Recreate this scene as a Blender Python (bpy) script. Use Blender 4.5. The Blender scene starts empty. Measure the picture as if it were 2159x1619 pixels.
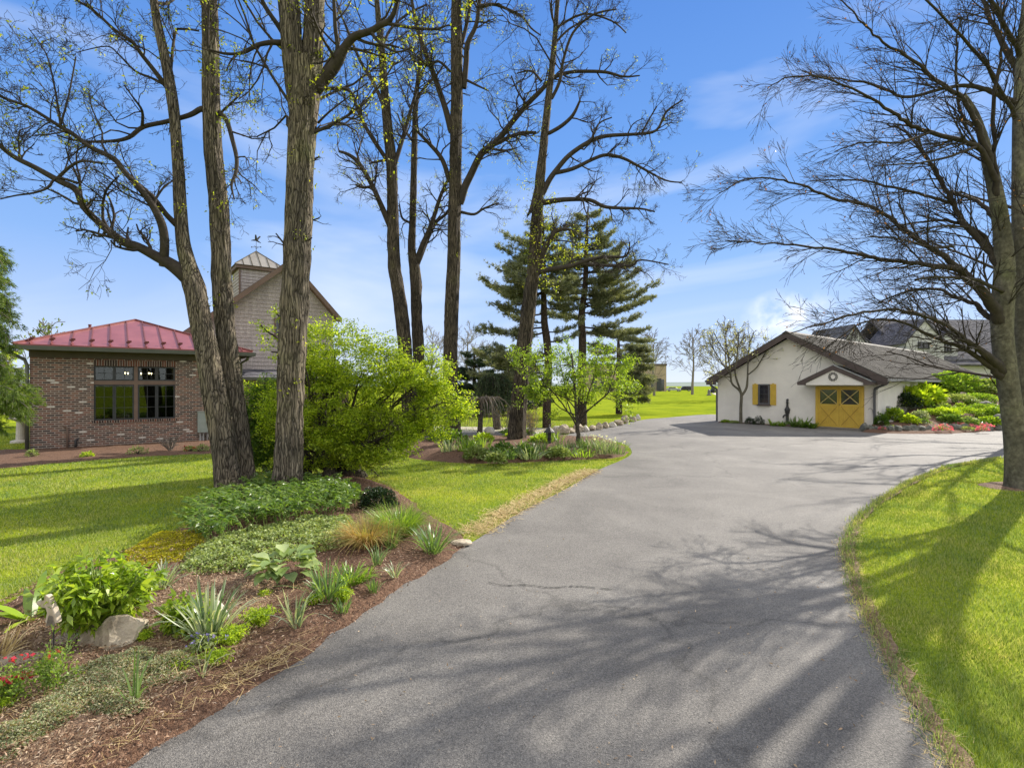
import bpy, math, random
import numpy as np
from mathutils import Vector, Matrix, noise
from mathutils.geometry import delaunay_2d_cdt

S = bpy.context.scene
COL = S.collection
# ------------------------------------------------------------------ camera, sky, sun
F, CX, HZ, EYE = 1130.0, 1079.5, 812.0, 2.2      # focal length and horizon in photo pixels, eye height in m
cam = bpy.data.cameras.new('camera'); camo = bpy.data.objects.new('camera', cam); COL.objects.link(camo)
camo.location = (0, 0, EYE); camo.rotation_euler = (math.pi/2, 0, 0)
cam.sensor_width = 36; cam.lens = 36*F/2159; cam.shift_y = 2.5/2159; cam.clip_end = 5000; cam.clip_start = .05
S.camera = camo
SUN_AZ = math.atan2(.735, .68)       # from +Y towards +X
SUN_EL = math.radians(31)
W = bpy.data.worlds.new('World'); S.world = W; W.use_nodes = True
nt = W.node_tree; nt.nodes.clear()
def wn(t, **k):
    n = nt.nodes.new(t)
    for a, b in k.items(): setattr(n, a, b)
    return n
sky = wn('ShaderNodeTexSky', sky_type='NISHITA', sun_disc=False)
sky.sun_elevation = SUN_EL; sky.sun_rotation = SUN_AZ; sky.air_density = 1.0; sky.dust_density = .1; sky.ozone_density = 2.2
hs = wn('ShaderNodeHueSaturation'); hs.inputs['Saturation'].default_value = 1.12; hs.inputs['Value'].default_value = 1.0
tc = wn('ShaderNodeTexCoord'); mp = wn('ShaderNodeMapping'); mp.inputs['Scale'].default_value = (1.1, 1.1, 5.0); mp.inputs['Location'].default_value = (3.1, 1.7, .4)
nz = wn('ShaderNodeTexNoise'); nz.inputs['Scale'].default_value = 1.15; nz.inputs['Detail'].default_value = 5; nz.inputs['Roughness'].default_value = .5; nz.inputs['Distortion'].default_value = .7
cr = wn('ShaderNodeValToRGB'); cr.color_ramp.elements[0].position = .52; cr.color_ramp.elements[1].position = .84; cr.color_ramp.elements[1].color = (.75, .75, .75, 1)
mx = wn('ShaderNodeMix', data_type='RGBA'); mx.inputs[7].default_value = (3.0, 3.2, 3.6, 1)
# a small bright cumulus low over the barn
def blobmask(dx, dy, dz, rad):
    v = wn('ShaderNodeVectorMath', operation='DISTANCE'); v.inputs[1].default_value = (dx, dy, dz)
    m = wn('ShaderNodeMapRange'); m.inputs['From Min'].default_value = rad; m.inputs['From Max'].default_value = rad*.25
    return v, m
bg = wn('ShaderNodeBackground'); bg.inputs['Strength'].default_value = .13
out = wn('ShaderNodeOutputWorld')
L = nt.links.new
sx = wn('ShaderNodeSeparateXYZ'); L(tc.outputs['Generated'], sx.inputs[0])
el = wn('ShaderNodeValToRGB'); e_ = el.color_ramp.elements; e_[0].position = 0; e_[0].color = (.65, .75, .93, 1); e_[1].position = .62; e_[1].color = (.088, .245, .69, 1)
for ps, cc in ((.09, (.47, .61, .92)), (.22, (.26, .46, .87)), (.40, (.145, .34, .80))):
    q_ = e_.new(ps); q_.color = (*cc, 1)
L(sx.outputs[2], el.inputs[0])
sc_ = wn('ShaderNodeMix', data_type='RGBA', blend_type='MULTIPLY'); sc_.inputs[0].default_value = 1; sc_.inputs[7].default_value = (3.3, 3.3, 3.3, 1); L(el.outputs[0], sc_.inputs[6])
skm = wn('ShaderNodeMix', data_type='RGBA'); skm.inputs[0].default_value = .95
L(tc.outputs['Generated'], mp.inputs['Vector']); L(mp.outputs[0], nz.inputs['Vector']); L(nz.outputs['Fac'], cr.inputs[0])
L(sky.outputs[0], hs.inputs['Color']); L(hs.outputs[0], skm.inputs[6]); L(sc_.outputs[2], skm.inputs[7]); 
# unseen bright cloud, added overhead and behind the camera for soft fill light
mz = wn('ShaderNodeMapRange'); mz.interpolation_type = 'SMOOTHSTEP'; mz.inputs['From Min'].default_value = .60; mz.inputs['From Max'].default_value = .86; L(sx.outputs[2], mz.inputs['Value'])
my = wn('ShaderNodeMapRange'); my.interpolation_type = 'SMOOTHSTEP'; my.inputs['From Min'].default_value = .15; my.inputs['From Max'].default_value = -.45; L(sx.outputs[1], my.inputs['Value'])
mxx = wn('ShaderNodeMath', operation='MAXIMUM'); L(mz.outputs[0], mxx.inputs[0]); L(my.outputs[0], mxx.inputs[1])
fillcloud = wn('ShaderNodeMix', data_type='RGBA'); fillcloud.inputs[7].default_value = (4.3, 4.3, 4.35, 1); L(mxx.outputs[0], fillcloud.inputs[0]); L(skm.outputs[2], fillcloud.inputs[6]); L(fillcloud.outputs[2], mx.inputs[6]); L(cr.outputs[0], mx.inputs[0])
v1, m1 = blobmask(.455, .882, .115, .075)
mpc = wn('ShaderNodeMapping'); mpc.inputs['Scale'].default_value = (1, 1, 1.5); mpc.inputs['Location'].default_value = (0, 0, -.055)
L(tc.outputs['Generated'], mpc.inputs['Vector']); L(mpc.outputs[0], v1.inputs[0]); L(v1.outputs['Value'], m1.inputs['Value'])
nz2 = wn('ShaderNodeTexNoise'); nz2.inputs['Scale'].default_value = 26; nz2.inputs['Detail'].default_value = 6
L(tc.outputs['Generated'], nz2.inputs['Vector'])
mm = wn('ShaderNodeMath', operation='MULTIPLY_ADD'); L(nz2.outputs['Fac'], mm.inputs[0]); mm.inputs[1].default_value = 2.2
mm2 = wn('ShaderNodeMath', operation='MULTIPLY'); L(m1.outputs[0], mm2.inputs[0]); mm.inputs[2].default_value = -.75; L(mm.outputs[0], mm2.inputs[1]); mm2.use_clamp = True
mm3 = wn('ShaderNodeMath', operation='MULTIPLY'); L(mm2.outputs[0], mm3.inputs[0]); mm3.inputs[1].default_value = 1.5; mm3.use_clamp = True
mx2 = wn('ShaderNodeMix', data_type='RGBA'); mx2.inputs[7].default_value = (4.1, 4.1, 4.2, 1)
L(mx.outputs[2], mx2.inputs[6]); L(mm3.outputs[0], mx2.inputs[0])
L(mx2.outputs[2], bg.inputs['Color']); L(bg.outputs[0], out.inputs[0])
sun = bpy.data.lights.new('sun', 'SUN'); sun.energy = 3.5; sun.angle = math.radians(.5); sun.color = (1, .93, .82)
suno = bpy.data.objects.new('sun', sun); COL.objects.link(suno)
sd = Vector((math.sin(SUN_AZ)*math.cos(SUN_EL), math.cos(SUN_AZ)*math.cos(SUN_EL), math.sin(SUN_EL)))
suno.rotation_euler = sd.to_track_quat('Z', 'Y').to_euler()
S.view_settings.view_transform = 'Standard'; S.view_settings.look = 'None'; S.view_settings.gamma = 1
S.view_settings.exposure = 1.34
S.cycles.max_bounces = 8; S.cycles.transparent_max_bounces = 12

# ------------------------------------------------------------------ helpers
def G(px, py, z=0.0):
    Y = (EYE-z)*F/(py-HZ); return Vector(((px-CX)/F*Y, Y, z))
def P(px, py, Y): return Vector(((px-CX)/F*Y, Y, EYE-(py-HZ)/F*Y))

def link_mesh(me, name, mat, parent, smooth=False):
    if mat is not None: me.materials.append(mat)
    if smooth and len(me.polygons): me.polygons.foreach_set('use_smooth', np.ones(len(me.polygons), bool))
    o = bpy.data.objects.new(name, me); COL.objects.link(o)
    if parent is not None: o.parent = parent
    return o
def wl(parent):       # world location of a parent chain without rotation
    v = Vector((0, 0, 0))
    while parent is not None: v = v + parent.location; parent = parent.parent
    return v
def npmesh(name, V, Fc, mat, parent=None, smooth=False, world=True):
    """V (n,3); Fc (m,k) index array with k = 3 or 4."""
    V = np.asarray(V, np.float64)
    if parent is not None and world: V = V - np.array(wl(parent))
    me = bpy.data.meshes.new(name); me.vertices.add(len(V)); me.vertices.foreach_set('co', V.astype(np.float32).ravel())
    m, k = Fc.shape; me.loops.add(m*k); me.polygons.add(m)
    me.polygons.foreach_set('loop_start', np.arange(m, dtype=np.int32)*k)
    me.loops.foreach_set('vertex_index', Fc.astype(np.int32).ravel()); me.update(calc_edges=True)
    return link_mesh(me, name, mat, parent, smooth)
class MB:
    def __init__(s): s.v = []; s.f = []
    def add(s, vs, fs):
        b = len(s.v); s.v += [tuple(v) for v in vs]; s.f += [tuple(b+i for i in f) for f in fs]; return s
    def box(s, x0, x1, y0, y1, z0, z1):
        return s.add([(x0,y0,z0),(x1,y0,z0),(x1,y1,z0),(x0,y1,z0),(x0,y0,z1),(x1,y0,z1),(x1,y1,z1),(x0,y1,z1)],
                     [(3,2,1,0),(4,5,6,7),(0,1,5,4),(1,2,6,5),(2,3,7,6),(3,0,4,7)])
    def hexa(s, a, b):       # two quads (4 pts each) joined to a solid
        return s.add(list(a)+list(b), [(3,2,1,0),(4,5,6,7),(0,1,5,4),(1,2,6,5),(2,3,7,6),(3,0,4,7)])
    def prism(s, poly, ax, c0, c1):   # poly of 2D points extruded along axis ax between c0 and c1
        n = len(poly)
        def mk(p, c): return {'x': (c, p[0], p[1]), 'y': (p[0], c, p[1]), 'z': (p[0], p[1], c)}[ax]
        vs = [mk(p, c0) for p in poly]+[mk(p, c1) for p in poly]
        return s.add(vs, [tuple(range(n))[::-1], tuple(range(n, 2*n))]+[(i, (i+1) % n, n+(i+1) % n, n+i) for i in range(n)])
    def bar(s, a, b, w, t):   # rectangular bar from a to b; w horizontal-ish, t the other
        a, b = Vector(a), Vector(b); d = (b-a).normalized(); up = Vector((0,0,1)) if abs(d.z) < .95 else Vector((1,0,0))
        sx = d.cross(up).normalized()*w/2; sy = sx.cross(d).normalized()*t/2
        return s.hexa([a-sx-sy, a+sx-sy, a+sx+sy, a-sx+sy], [b-sx-sy, b+sx-sy, b+sx+sy, b-sx+sy])
    def tube(s, pts, rads, n=8, cap=True):
        V, Fc = tube_arrays(np.array([tuple(p) for p in pts]), np.array(rads, float), n)
        b = len(s.v); s.v += [tuple(v) for v in V]; s.f += [tuple(b+i for i in f) for f in Fc]
        if cap: s.f.append(tuple(b+i for i in range(n))[::-1]); s.f.append(tuple(b+len(V)-n+i for i in range(n)))
        return s
    def lathe(s, prof, c=(0,0,0), n=16):
        vs = []
        for r, z in prof:
            for i in range(n):
                a = 2*math.pi*i/n; vs.append((c[0]+r*math.cos(a), c[1]+r*math.sin(a), c[2]+z))
        fs = [(j*n+i, j*n+(i+1) % n, (j+1)*n+(i+1) % n, (j+1)*n+i) for j in range(len(prof)-1) for i in range(n)]
        fs += [tuple(range(n))[::-1], tuple(range((len(prof)-1)*n, len(prof)*n))]
        return s.add(vs, fs)
    def build(s, name, mat, parent=None, world=False, smooth=False, bevel=0):
        off = wl(parent) if (world and parent is not None) else Vector((0,0,0))
        me = bpy.data.meshes.new(name); me.from_pydata([(a-off.x, b-off.y, c-off.z) for a, b, c in s.v], [], s.f); me.update()
        o = link_mesh(me, name, mat, parent, smooth)
        if bevel:
            m = o.modifiers.new('bevel', 'BEVEL'); m.width = bevel; m.segments = 2; m.limit_method = 'ANGLE'
        return o
def tube_arrays(P_, R_, n):
    k = len(P_); T = np.gradient(P_, axis=0); T /= np.linalg.norm(T, axis=1)[:, None]+1e-9
    ref = np.array([0, 0, 1.]) if abs(T[0, 2]) < .9 else np.array([0, 1., 0])
    U = np.zeros_like(T); u = np.cross(T[0], ref); u /= np.linalg.norm(u)
    for i in range(k):
        u = u-T[i]*np.dot(u, T[i]); u /= np.linalg.norm(u)+1e-9; U[i] = u
    Wv = np.cross(T, U); a = np.arange(n)*2*np.pi/n
    V = P_[:, None, :]+R_[:, None, None]*(np.cos(a)[None, :, None]*U[:, None, :]+np.sin(a)[None, :, None]*Wv[:, None, :])
    i = np.arange(k-1)[:, None]*n; j = np.arange(n)[None, :]; j2 = (j+1) % n
    Fc = np.stack([i+j, i+j2, i+n+j2, i+n+j], -1).reshape(-1, 4)
    return V.reshape(-1, 3), Fc
def tubes(name, polys, mat, parent, nmax=10):
    Vs, Fs, b = [], [], 0
    for p, r in polys:
        m = r[0]; n = 3 if m < .012 else (5 if m < .045 else nmax)
        V, Fc = tube_arrays(p, r, n); Vs.append(V); Fs.append(Fc+b); b += len(V)
    if not Vs: return None
    return npmesh(name, np.concatenate(Vs), np.concatenate(Fs), mat, parent, smooth=True)
def props(o, label=None, cat=None, group=None, kind=None):
    if label: o['label'] = label
    if cat: o['category'] = cat
    if group: o['group'] = group
    if kind: o['kind'] = kind
    return o
def thing(name, label, cat, loc=(0,0,0), rz=0.0, group=None):
    o = bpy.data.objects.new(name, None); COL.objects.link(o); o.location = loc; o.rotation_euler = (0, 0, rz); o.empty_display_size = .3
    return props(o, label, cat, group)

# ------------------------------------------------------------------ materials
def lin(r, g, b): # sRGB 0-255 to linear
    f = lambda c: ((c/255+.055)/1.055)**2.4 if c > 10 else c/255/12.92
    return (f(r), f(g), f(b), 1)
def C(*a): return (a[0], a[1], a[2], 1)
def newmat(name):
    m = bpy.data.materials.new(name); m.use_nodes = True; t = m.node_tree; t.nodes.clear()
    o = t.nodes.new('ShaderNodeOutputMaterial'); b = t.nodes.new('ShaderNodeBsdfPrincipled'); t.links.new(b.outputs[0], o.inputs[0])
    return m, t, b, o
def ramp(t, cols, pos=None):
    r = t.nodes.new('ShaderNodeValToRGB'); e = r.color_ramp.elements
    n = len(cols); pos = pos or [i/(n-1) for i in range(n)]
    while len(e) < n: e.new(.5)
    for i in range(n): e[i].position = pos[i]; e[i].color = C(*cols[i])
    return r
def pmat(name, cols, scale=6, rough=.85, bump=0, bscale=None, metallic=0, stretch=(1,1,1), pos=None, detail=6, spec=.3, bdist=.02, fine=0):
    m, t, b, o = newmat(name); l = t.links.new
    tcn = t.nodes.new('ShaderNodeTexCoord'); mpn = t.nodes.new('ShaderNodeMapping'); mpn.inputs['Scale'].default_value = stretch
    l(tcn.outputs['Object'], mpn.inputs['Vector'])
    n = t.nodes.new('ShaderNodeTexNoise'); n.inputs['Scale'].default_value = scale; n.inputs['Detail'].default_value = detail; n.inputs['Roughness'].default_value = .62
    l(mpn.outputs[0], n.inputs['Vector'])
    if len(cols) == 1: cols = [tuple(c*.85 for c in cols[0][:3]), tuple(min(1, c*1.12) for c in cols[0][:3])]
    r = ramp(t, cols, pos or ([.32+.36*i/(len(cols)-1) for i in range(len(cols))]))
    l(n.outputs['Fac'], r.inputs[0]); l(r.outputs[0], b.inputs['Base Color'])
    b.inputs['Roughness'].default_value = rough; b.inputs['Metallic'].default_value = metallic; b.inputs['Specular IOR Level'].default_value = spec
    if bump:
        n2 = t.nodes.new('ShaderNodeTexNoise'); n2.inputs['Scale'].default_value = bscale or scale*4; n2.inputs['Detail'].default_value = 5
        l(mpn.outputs[0], n2.inputs['Vector']); bp = t.nodes.new('ShaderNodeBump'); bp.inputs['Strength'].default_value = bump; bp.inputs['Distance'].default_value = bdist
        l(n2.outputs['Fac'], bp.inputs['Height']); l(bp.outputs[0], b.inputs['Normal'])
    return m
def leafmat(name, cols, transl=.45, rough=.55, spec=.35, tint=1.25):
    m, t, b, o = newmat(name); l = t.links.new
    g = t.nodes.new('ShaderNodeNewGeometry'); r = ramp(t, cols); l(g.outputs['Random Per Island'], r.inputs[0]); l(r.outputs[0], b.inputs['Base Color'])
    b.inputs['Roughness'].default_value = rough; b.inputs['Specular IOR Level'].default_value = spec
    tr = t.nodes.new('ShaderNodeBsdfTranslucent'); mul = t.nodes.new('ShaderNodeMix'); mul.data_type = 'RGBA'; mul.blend_type = 'MULTIPLY'; mul.inputs[0].default_value = 1
    l(r.outputs[0], mul.inputs[6]); mul.inputs[7].default_value = (tint*1.35, tint*1.3, tint*.55, 1); l(mul.outputs[2], tr.inputs['Color'])
    ms = t.nodes.new('ShaderNodeMixShader'); ms.inputs[0].default_value = transl; l(b.outputs[0], ms.inputs[1]); l(tr.outputs[0], ms.inputs[2]); l(ms.outputs[0], o.inputs[0])
    return m
def patchy(m, sc, lo, hi):
    t = m.node_tree; l = t.links.new; tcn = t.nodes.new('ShaderNodeTexCoord'); n = t.nodes.new('ShaderNodeTexNoise'); n.inputs['Scale'].default_value = sc; n.inputs['Detail'].default_value = 6; l(tcn.outputs['Object'], n.inputs['Vector'])
    r = ramp(t, [lo, hi], [.33, .66]); l(n.outputs['Fac'], r.inputs[0]); rp = [q for q in t.nodes if q.type == 'VALTORGB' and q != r][0]
    mu = t.nodes.new('ShaderNodeMix'); mu.data_type = 'RGBA'; mu.blend_type = 'MULTIPLY'; mu.inputs[0].default_value = 1; outs = [k.to_socket for k in rp.outputs[0].links]; l(rp.outputs[0], mu.inputs[6]); l(r.outputs[0], mu.inputs[7])
    for q in outs: l(mu.outputs[2], q)
    return m
def barkmat(name, dark, light, warm, sc=9.0, zs=.13, strength=1.0, fiss=.75):
    m, t, b, o = newmat(name); l = t.links.new
    tcn = t.nodes.new('ShaderNodeTexCoord'); nd = t.nodes.new('ShaderNodeTexNoise'); nd.inputs['Scale'].default_value = 2.2; nd.inputs['Detail'].default_value = 3; l(tcn.outputs['Object'], nd.inputs['Vector'])
    vm = t.nodes.new('ShaderNodeVectorMath'); vm.operation = 'MULTIPLY_ADD'; l(nd.outputs['Color'], vm.inputs[0]); vm.inputs[1].default_value = (.16, .16, .3); l(tcn.outputs['Object'], vm.inputs[2])
    mpn = t.nodes.new('ShaderNodeMapping'); mpn.inputs['Scale'].default_value = (1, 1, zs); l(vm.outputs[0], mpn.inputs['Vector'])
    n = t.nodes.new('ShaderNodeTexNoise'); n.inputs['Scale'].default_value = sc*3; n.inputs['Detail'].default_value = 7; n.inputs['Roughness'].default_value = .7; l(mpn.outputs[0], n.inputs['Vector'])
    v = t.nodes.new('ShaderNodeTexVoronoi'); v.feature = 'DISTANCE_TO_EDGE'; v.inputs['Scale'].default_value = sc*2.5; l(mpn.outputs[0], v.inputs['Vector'])
    r = ramp(t, [dark, light, warm], [.34, .54, .7]); l(n.outputs['Fac'], r.inputs[0])
    rv = ramp(t, [(1-fiss,)*3, (.8+.2*(1-fiss),)*3, (1.15, 1.13, 1.1)], [.0, .12, .4]); l(v.outputs['Distance'], rv.inputs[0])
    n3 = t.nodes.new('ShaderNodeTexNoise'); n3.inputs['Scale'].default_value = 1.3; n3.inputs['Detail'].default_value = 3; l(tcn.outputs['Object'], n3.inputs['Vector'])
    r3 = ramp(t, [(.75,.75,.74), (1.1,1.08,1.0), (1.02,1.1,.8)], [.35, .55, .72]); l(n3.outputs['Fac'], r3.inputs[0]); last = r.outputs[0]
    for q in (rv, r3):
        mu = t.nodes.new('ShaderNodeMix'); mu.data_type = 'RGBA'; mu.blend_type = 'MULTIPLY'; mu.inputs[0].default_value = 1; l(last, mu.inputs[6]); l(q.outputs[0], mu.inputs[7]); last = mu.outputs[2]
    l(last, b.inputs['Base Color']); b.inputs['Roughness'].default_value = .92; b.inputs['Specular IOR Level'].default_value = .15
    ad = t.nodes.new('ShaderNodeMath'); ad.operation = 'MULTIPLY_ADD'; l(rv.outputs[0], ad.inputs[0]); ad.inputs[1].default_value = 1.3*fiss; l(n.outputs['Fac'], ad.inputs[2])
    bp = t.nodes.new('ShaderNodeBump'); bp.inputs['Strength'].default_value = strength; bp.inputs['Distance'].default_value = .03; l(ad.outputs[0], bp.inputs['Height']); l(bp.outputs[0], b.inputs['Normal'])
    return m
def brickmat(name, dims, cols, pos, mortar, msize=.012, bw=.215, rh=.075, bump=.5, axes='xz'):
    m, t, b, o = newmat(name); l = t.links.new
    tcn = t.nodes.new('ShaderNodeTexCoord'); sp = t.nodes.new('ShaderNodeSeparateXYZ'); l(tcn.outputs['Object'], sp.inputs[0])
    ad = t.nodes.new('ShaderNodeMath'); ad.operation = 'ADD'; l(sp.outputs[0], ad.inputs[0]); l(sp.outputs[1], ad.inputs[1])
    cb = t.nodes.new('ShaderNodeCombineXYZ'); l(ad.outputs[0], cb.inputs[0]); l(sp.outputs[2], cb.inputs[1])
    br = t.nodes.new('ShaderNodeTexBrick'); l(cb.outputs[0], br.inputs['Vector'])
    br.inputs['Color1'].default_value = (0,0,0,1); br.inputs['Color2'].default_value = (1,1,1,1); br.inputs['Mortar'].default_value = (.5,.5,.5,1)
    br.inputs['Scale'].default_value = 1; br.inputs['Mortar Size'].default_value = msize; br.inputs['Mortar Smooth'].default_value = .2
    br.inputs['Brick Width'].default_value = bw; br.inputs['Row Height'].default_value = rh; br.inputs['Bias'].default_value = 0
    r = ramp(t, cols, pos); r.color_ramp.interpolation = 'CONSTANT'; l(br.outputs['Color'], r.inputs[0])
    n = t.nodes.new('ShaderNodeTexNoise'); n.inputs['Scale'].default_value = 22; n.inputs['Detail'].default_value = 6; l(tcn.outputs['Object'], n.inputs['Vector'])
    r2 = ramp(t, [(.6,.6,.62), (1.15,1.12,1.1)], [.3, .7]); l(n.outputs['Fac'], r2.inputs[0])
    mu = t.nodes.new('ShaderNodeMix'); mu.data_type = 'RGBA'; mu.blend_type = 'MULTIPLY'; mu.inputs[0].default_value = 1; l(r.outputs[0], mu.inputs[6]); l(r2.outputs[0], mu.inputs[7])
    mo = t.nodes.new('ShaderNodeMix'); mo.data_type = 'RGBA'; l(br.outputs['Fac'], mo.inputs[0]); l(mu.outputs[2], mo.inputs[6]); mo.inputs[7].default_value = C(*mortar)
    l(mo.outputs[2], b.inputs['Base Color']); b.inputs['Roughness'].default_value = .9; b.inputs['Specular IOR Level'].default_value = .2
    bp = t.nodes.new('ShaderNodeBump'); bp.invert = True; bp.inputs['Strength'].default_value = bump; bp.inputs['Distance'].default_value = .012; l(br.outputs['Fac'], bp.inputs['Height']); l(bp.outputs[0], b.inputs['Normal'])
    return m
def lawnmat(name):
    m, t, b, o = newmat(name); l = t.links.new
    tcn = t.nodes.new('ShaderNodeTexCoord')
    n1 = t.nodes.new('ShaderNodeTexNoise'); n1.inputs['Scale'].default_value = .35; n1.inputs['Detail'].default_value = 8; n1.inputs['Roughness'].default_value = .7; l(tcn.outputs['Object'], n1.inputs['Vector'])
    n2 = t.nodes.new('ShaderNodeTexNoise'); n2.inputs['Scale'].default_value = 26; n2.inputs['Detail'].default_value = 4; l(tcn.outputs['Object'], n2.inputs['Vector'])
    r1 = ramp(t, [(.125,.175,.02), (.205,.26,.022), (.3,.335,.026)], [.32, .5, .68]); l(n1.outputs['Fac'], r1.inputs[0])
    r2 = ramp(t, [(.55,.6,.5), (1.12,1.1,1.05)], [.3, .62]); l(n2.outputs['Fac'], r2.inputs[0])
    mu = t.nodes.new('ShaderNodeMix'); mu.data_type = 'RGBA'; mu.blend_type = 'MULTIPLY'; mu.inputs[0].default_value = 1; l(r1.outputs[0], mu.inputs[6]); l(r2.outputs[0], mu.inputs[7])
    # mowing stripes on the far lawn
    mpn = t.nodes.new('ShaderNodeMapping'); mpn.inputs['Rotation'].default_value = (0, 0, math.radians(86)); l(tcn.outputs['Object'], mpn.inputs['Vector'])
    wv = t.nodes.new('ShaderNodeTexWave'); wv.inputs['Scale'].default_value = .16; wv.inputs['Distortion'].default_value = 1.2; wv.inputs['Detail'].default_value = 2; l(mpn.outputs[0], wv.inputs['Vector'])
    r3 = ramp(t, [(.9,.92,.9), (1.08,1.05,1.0)]); l(wv.outputs['Fac'], r3.inputs[0])
    mu2 = t.nodes.new('ShaderNodeMix'); mu2.data_type = 'RGBA'; mu2.blend_type = 'MULTIPLY'; mu2.inputs[0].default_value = 1; l(mu.outputs[2], mu2.inputs[6]); l(r3.outputs[0], mu2.inputs[7])
    l(mu2.outputs[2], b.inputs['Base Color']); b.inputs['Roughness'].default_value = 1; b.inputs['Specular IOR Level'].default_value = 0
    bp = t.nodes.new('ShaderNodeBump'); bp.inputs['Strength'].default_value = .6; bp.inputs['Distance'].default_value = .03; l(n2.outputs['Fac'], bp.inputs['Height']); l(bp.outputs[0], b.inputs['Normal'])
    return m
def asphaltmat():
    m, t, b, o = newmat('asphalt'); l = t.links.new
    tcn = t.nodes.new('ShaderNodeTexCoord')
    n1 = t.nodes.new('ShaderNodeTexNoise'); n1.inputs['Scale'].default_value = .5; n1.inputs['Detail'].default_value = 9; n1.inputs['Roughness'].default_value = .65; n1.inputs['Distortion'].default_value = .5; l(tcn.outputs['Object'], n1.inputs['Vector'])
    vo = t.nodes.new('ShaderNodeTexVoronoi'); vo.inputs['Scale'].default_value = 150; l(tcn.outputs['Object'], vo.inputs['Vector'])
    n2 = t.nodes.new('ShaderNodeTexNoise'); n2.inputs['Scale'].default_value = 60; n2.inputs['Detail'].default_value = 3; l(tcn.outputs['Object'], n2.inputs['Vector'])
    r1 = ramp(t, [(.098,.092,.087), (.135,.127,.119), (.18,.17,.158)], [.3, .5, .7]); l(n1.outputs['Fac'], r1.inputs[0])
    r2 = ramp(t, [(.55,.55,.56), (.97,.97,.97), (1.7,1.68,1.62)], [.0, .45, 1.0]); l(vo.outputs['Color'], r2.inputs[0])
    r3 = ramp(t, [(.8,.8,.8), (1.16,1.16,1.15)], [.35, .65]); l(n2.outputs['Fac'], r3.inputs[0])
    a = t.nodes.new('ShaderNodeMix'); a.data_type = 'RGBA'; a.blend_type = 'MULTIPLY'; a.inputs[0].default_value = 1; l(r1.outputs[0], a.inputs[6]); l(r2.outputs[0], a.inputs[7])
    c = t.nodes.new('ShaderNodeMix'); c.data_type = 'RGBA'; c.blend_type = 'MULTIPLY'; c.inputs[0].default_value = 1; l(a.outputs[2], c.inputs[6]); l(r3.outputs[0], c.inputs[7])
    # hairline cracks
    vc = t.nodes.new('ShaderNodeTexVoronoi'); vc.feature = 'DISTANCE_TO_EDGE'; vc.inputs['Scale'].default_value = .13
    nw = t.nodes.new('ShaderNodeTexNoise'); nw.inputs['Scale'].default_value = 2.2; nw.inputs['Detail'].default_value = 6; l(tcn.outputs['Object'], nw.inputs['Vector'])
    vm = t.nodes.new('ShaderNodeVectorMath'); vm.operation = 'MULTIPLY_ADD'; l(nw.outputs['Color'], vm.inputs[0]); vm.inputs[1].default_value = (.9,.9,0); l(tcn.outputs['Object'], vm.inputs[2]); l(vm.outputs[0], vc.inputs['Vector'])
    rc = ramp(t, [(.5,.5,.5), (1,1,1)], [.0, .006]); l(vc.outputs['Distance'], rc.inputs[0])
    e = t.nodes.new('ShaderNodeMix'); e.data_type = 'RGBA'; e.blend_type = 'MULTIPLY'; e.inputs[0].default_value = .6; l(c.outputs[2], e.inputs[6]); l(rc.outputs[0], e.inputs[7])
    l(e.outputs[2], b.inputs['Base Color']); b.inputs['Roughness'].default_value = .82; b.inputs['Specular IOR Level'].default_value = .35
    bp = t.nodes.new('ShaderNodeBump'); bp.inputs['Strength'].default_value = .55; bp.inputs['Distance'].default_value = .008; l(vo.outputs['Distance'], bp.inputs['Height']); l(bp.outputs[0], b.inputs['Normal'])
    return m
def glassmat():
    m, t, b, o = newmat('window_glass'); l = t.links.new
    t.nodes.remove(b); gl = t.nodes.new('ShaderNodeBsdfGlossy'); gl.inputs['Roughness'].default_value = .02; gl.inputs['Color'].default_value = (.9,.95,.95,1)
    tr = t.nodes.new('ShaderNodeBsdfTransparent'); tr.inputs['Color'].default_value = (.55,.6,.58,1); fr = t.nodes.new('ShaderNodeFresnel'); fr.inputs['IOR'].default_value = 1.5
    ma = t.nodes.new('ShaderNodeMath'); ma.operation = 'MULTIPLY_ADD'; l(fr.outputs[0], ma.inputs[0]); ma.inputs[1].default_value = .7; ma.inputs[2].default_value = .02; ma.use_clamp = True
    ms = t.nodes.new('ShaderNodeMixShader'); l(ma.outputs[0], ms.inputs[0]); l(tr.outputs[0], ms.inputs[1]); l(gl.outputs[0], ms.inputs[2]); l(ms.outputs[0], o.inputs[0])
    return m
def emitmat(name, col, st):
    m, t, b, o = newmat(name); b.inputs['Base Color'].default_value = C(*col); b.inputs['Emission Color'].default_value = C(*col); b.inputs['Emission Strength'].default_value = st; return m

M = {}
M['lawn'] = lawnmat('lawn'); M['asphalt'] = asphaltmat(); M['glass'] = glassmat()
M['mulch'] = pmat('mulch', [(.055,.031,.02), (.13,.07,.042), (.23,.14,.09)], 30, .95, .9, 90, bdist=.03)
M['mulch_pale'] = pmat('dry_soil_mulch', [(.09,.05,.03), (.2,.125,.08), (.3,.21,.14)], 24, .95, .9, 80, bdist=.03)
M['chips'] = leafmat('bark_chips', [(.065,.034,.02), (.15,.08,.048), (.27,.165,.105), (.45,.35,.26)], 0.0, .9, .1)
M['litter'] = leafmat('dry_litter', [(.2,.13,.08), (.36,.26,.17), (.5,.4,.28)], .05, .9, .1)
M['straw'] = leafmat('straw', [(.3,.2,.08), (.5,.38,.18), (.62,.5,.28)], .15, .8, .2, .8)
M['bark'] = barkmat('furrowed_bark', (.075,.062,.05), (.205,.175,.14), (.34,.3,.245), zs=.075)
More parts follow.
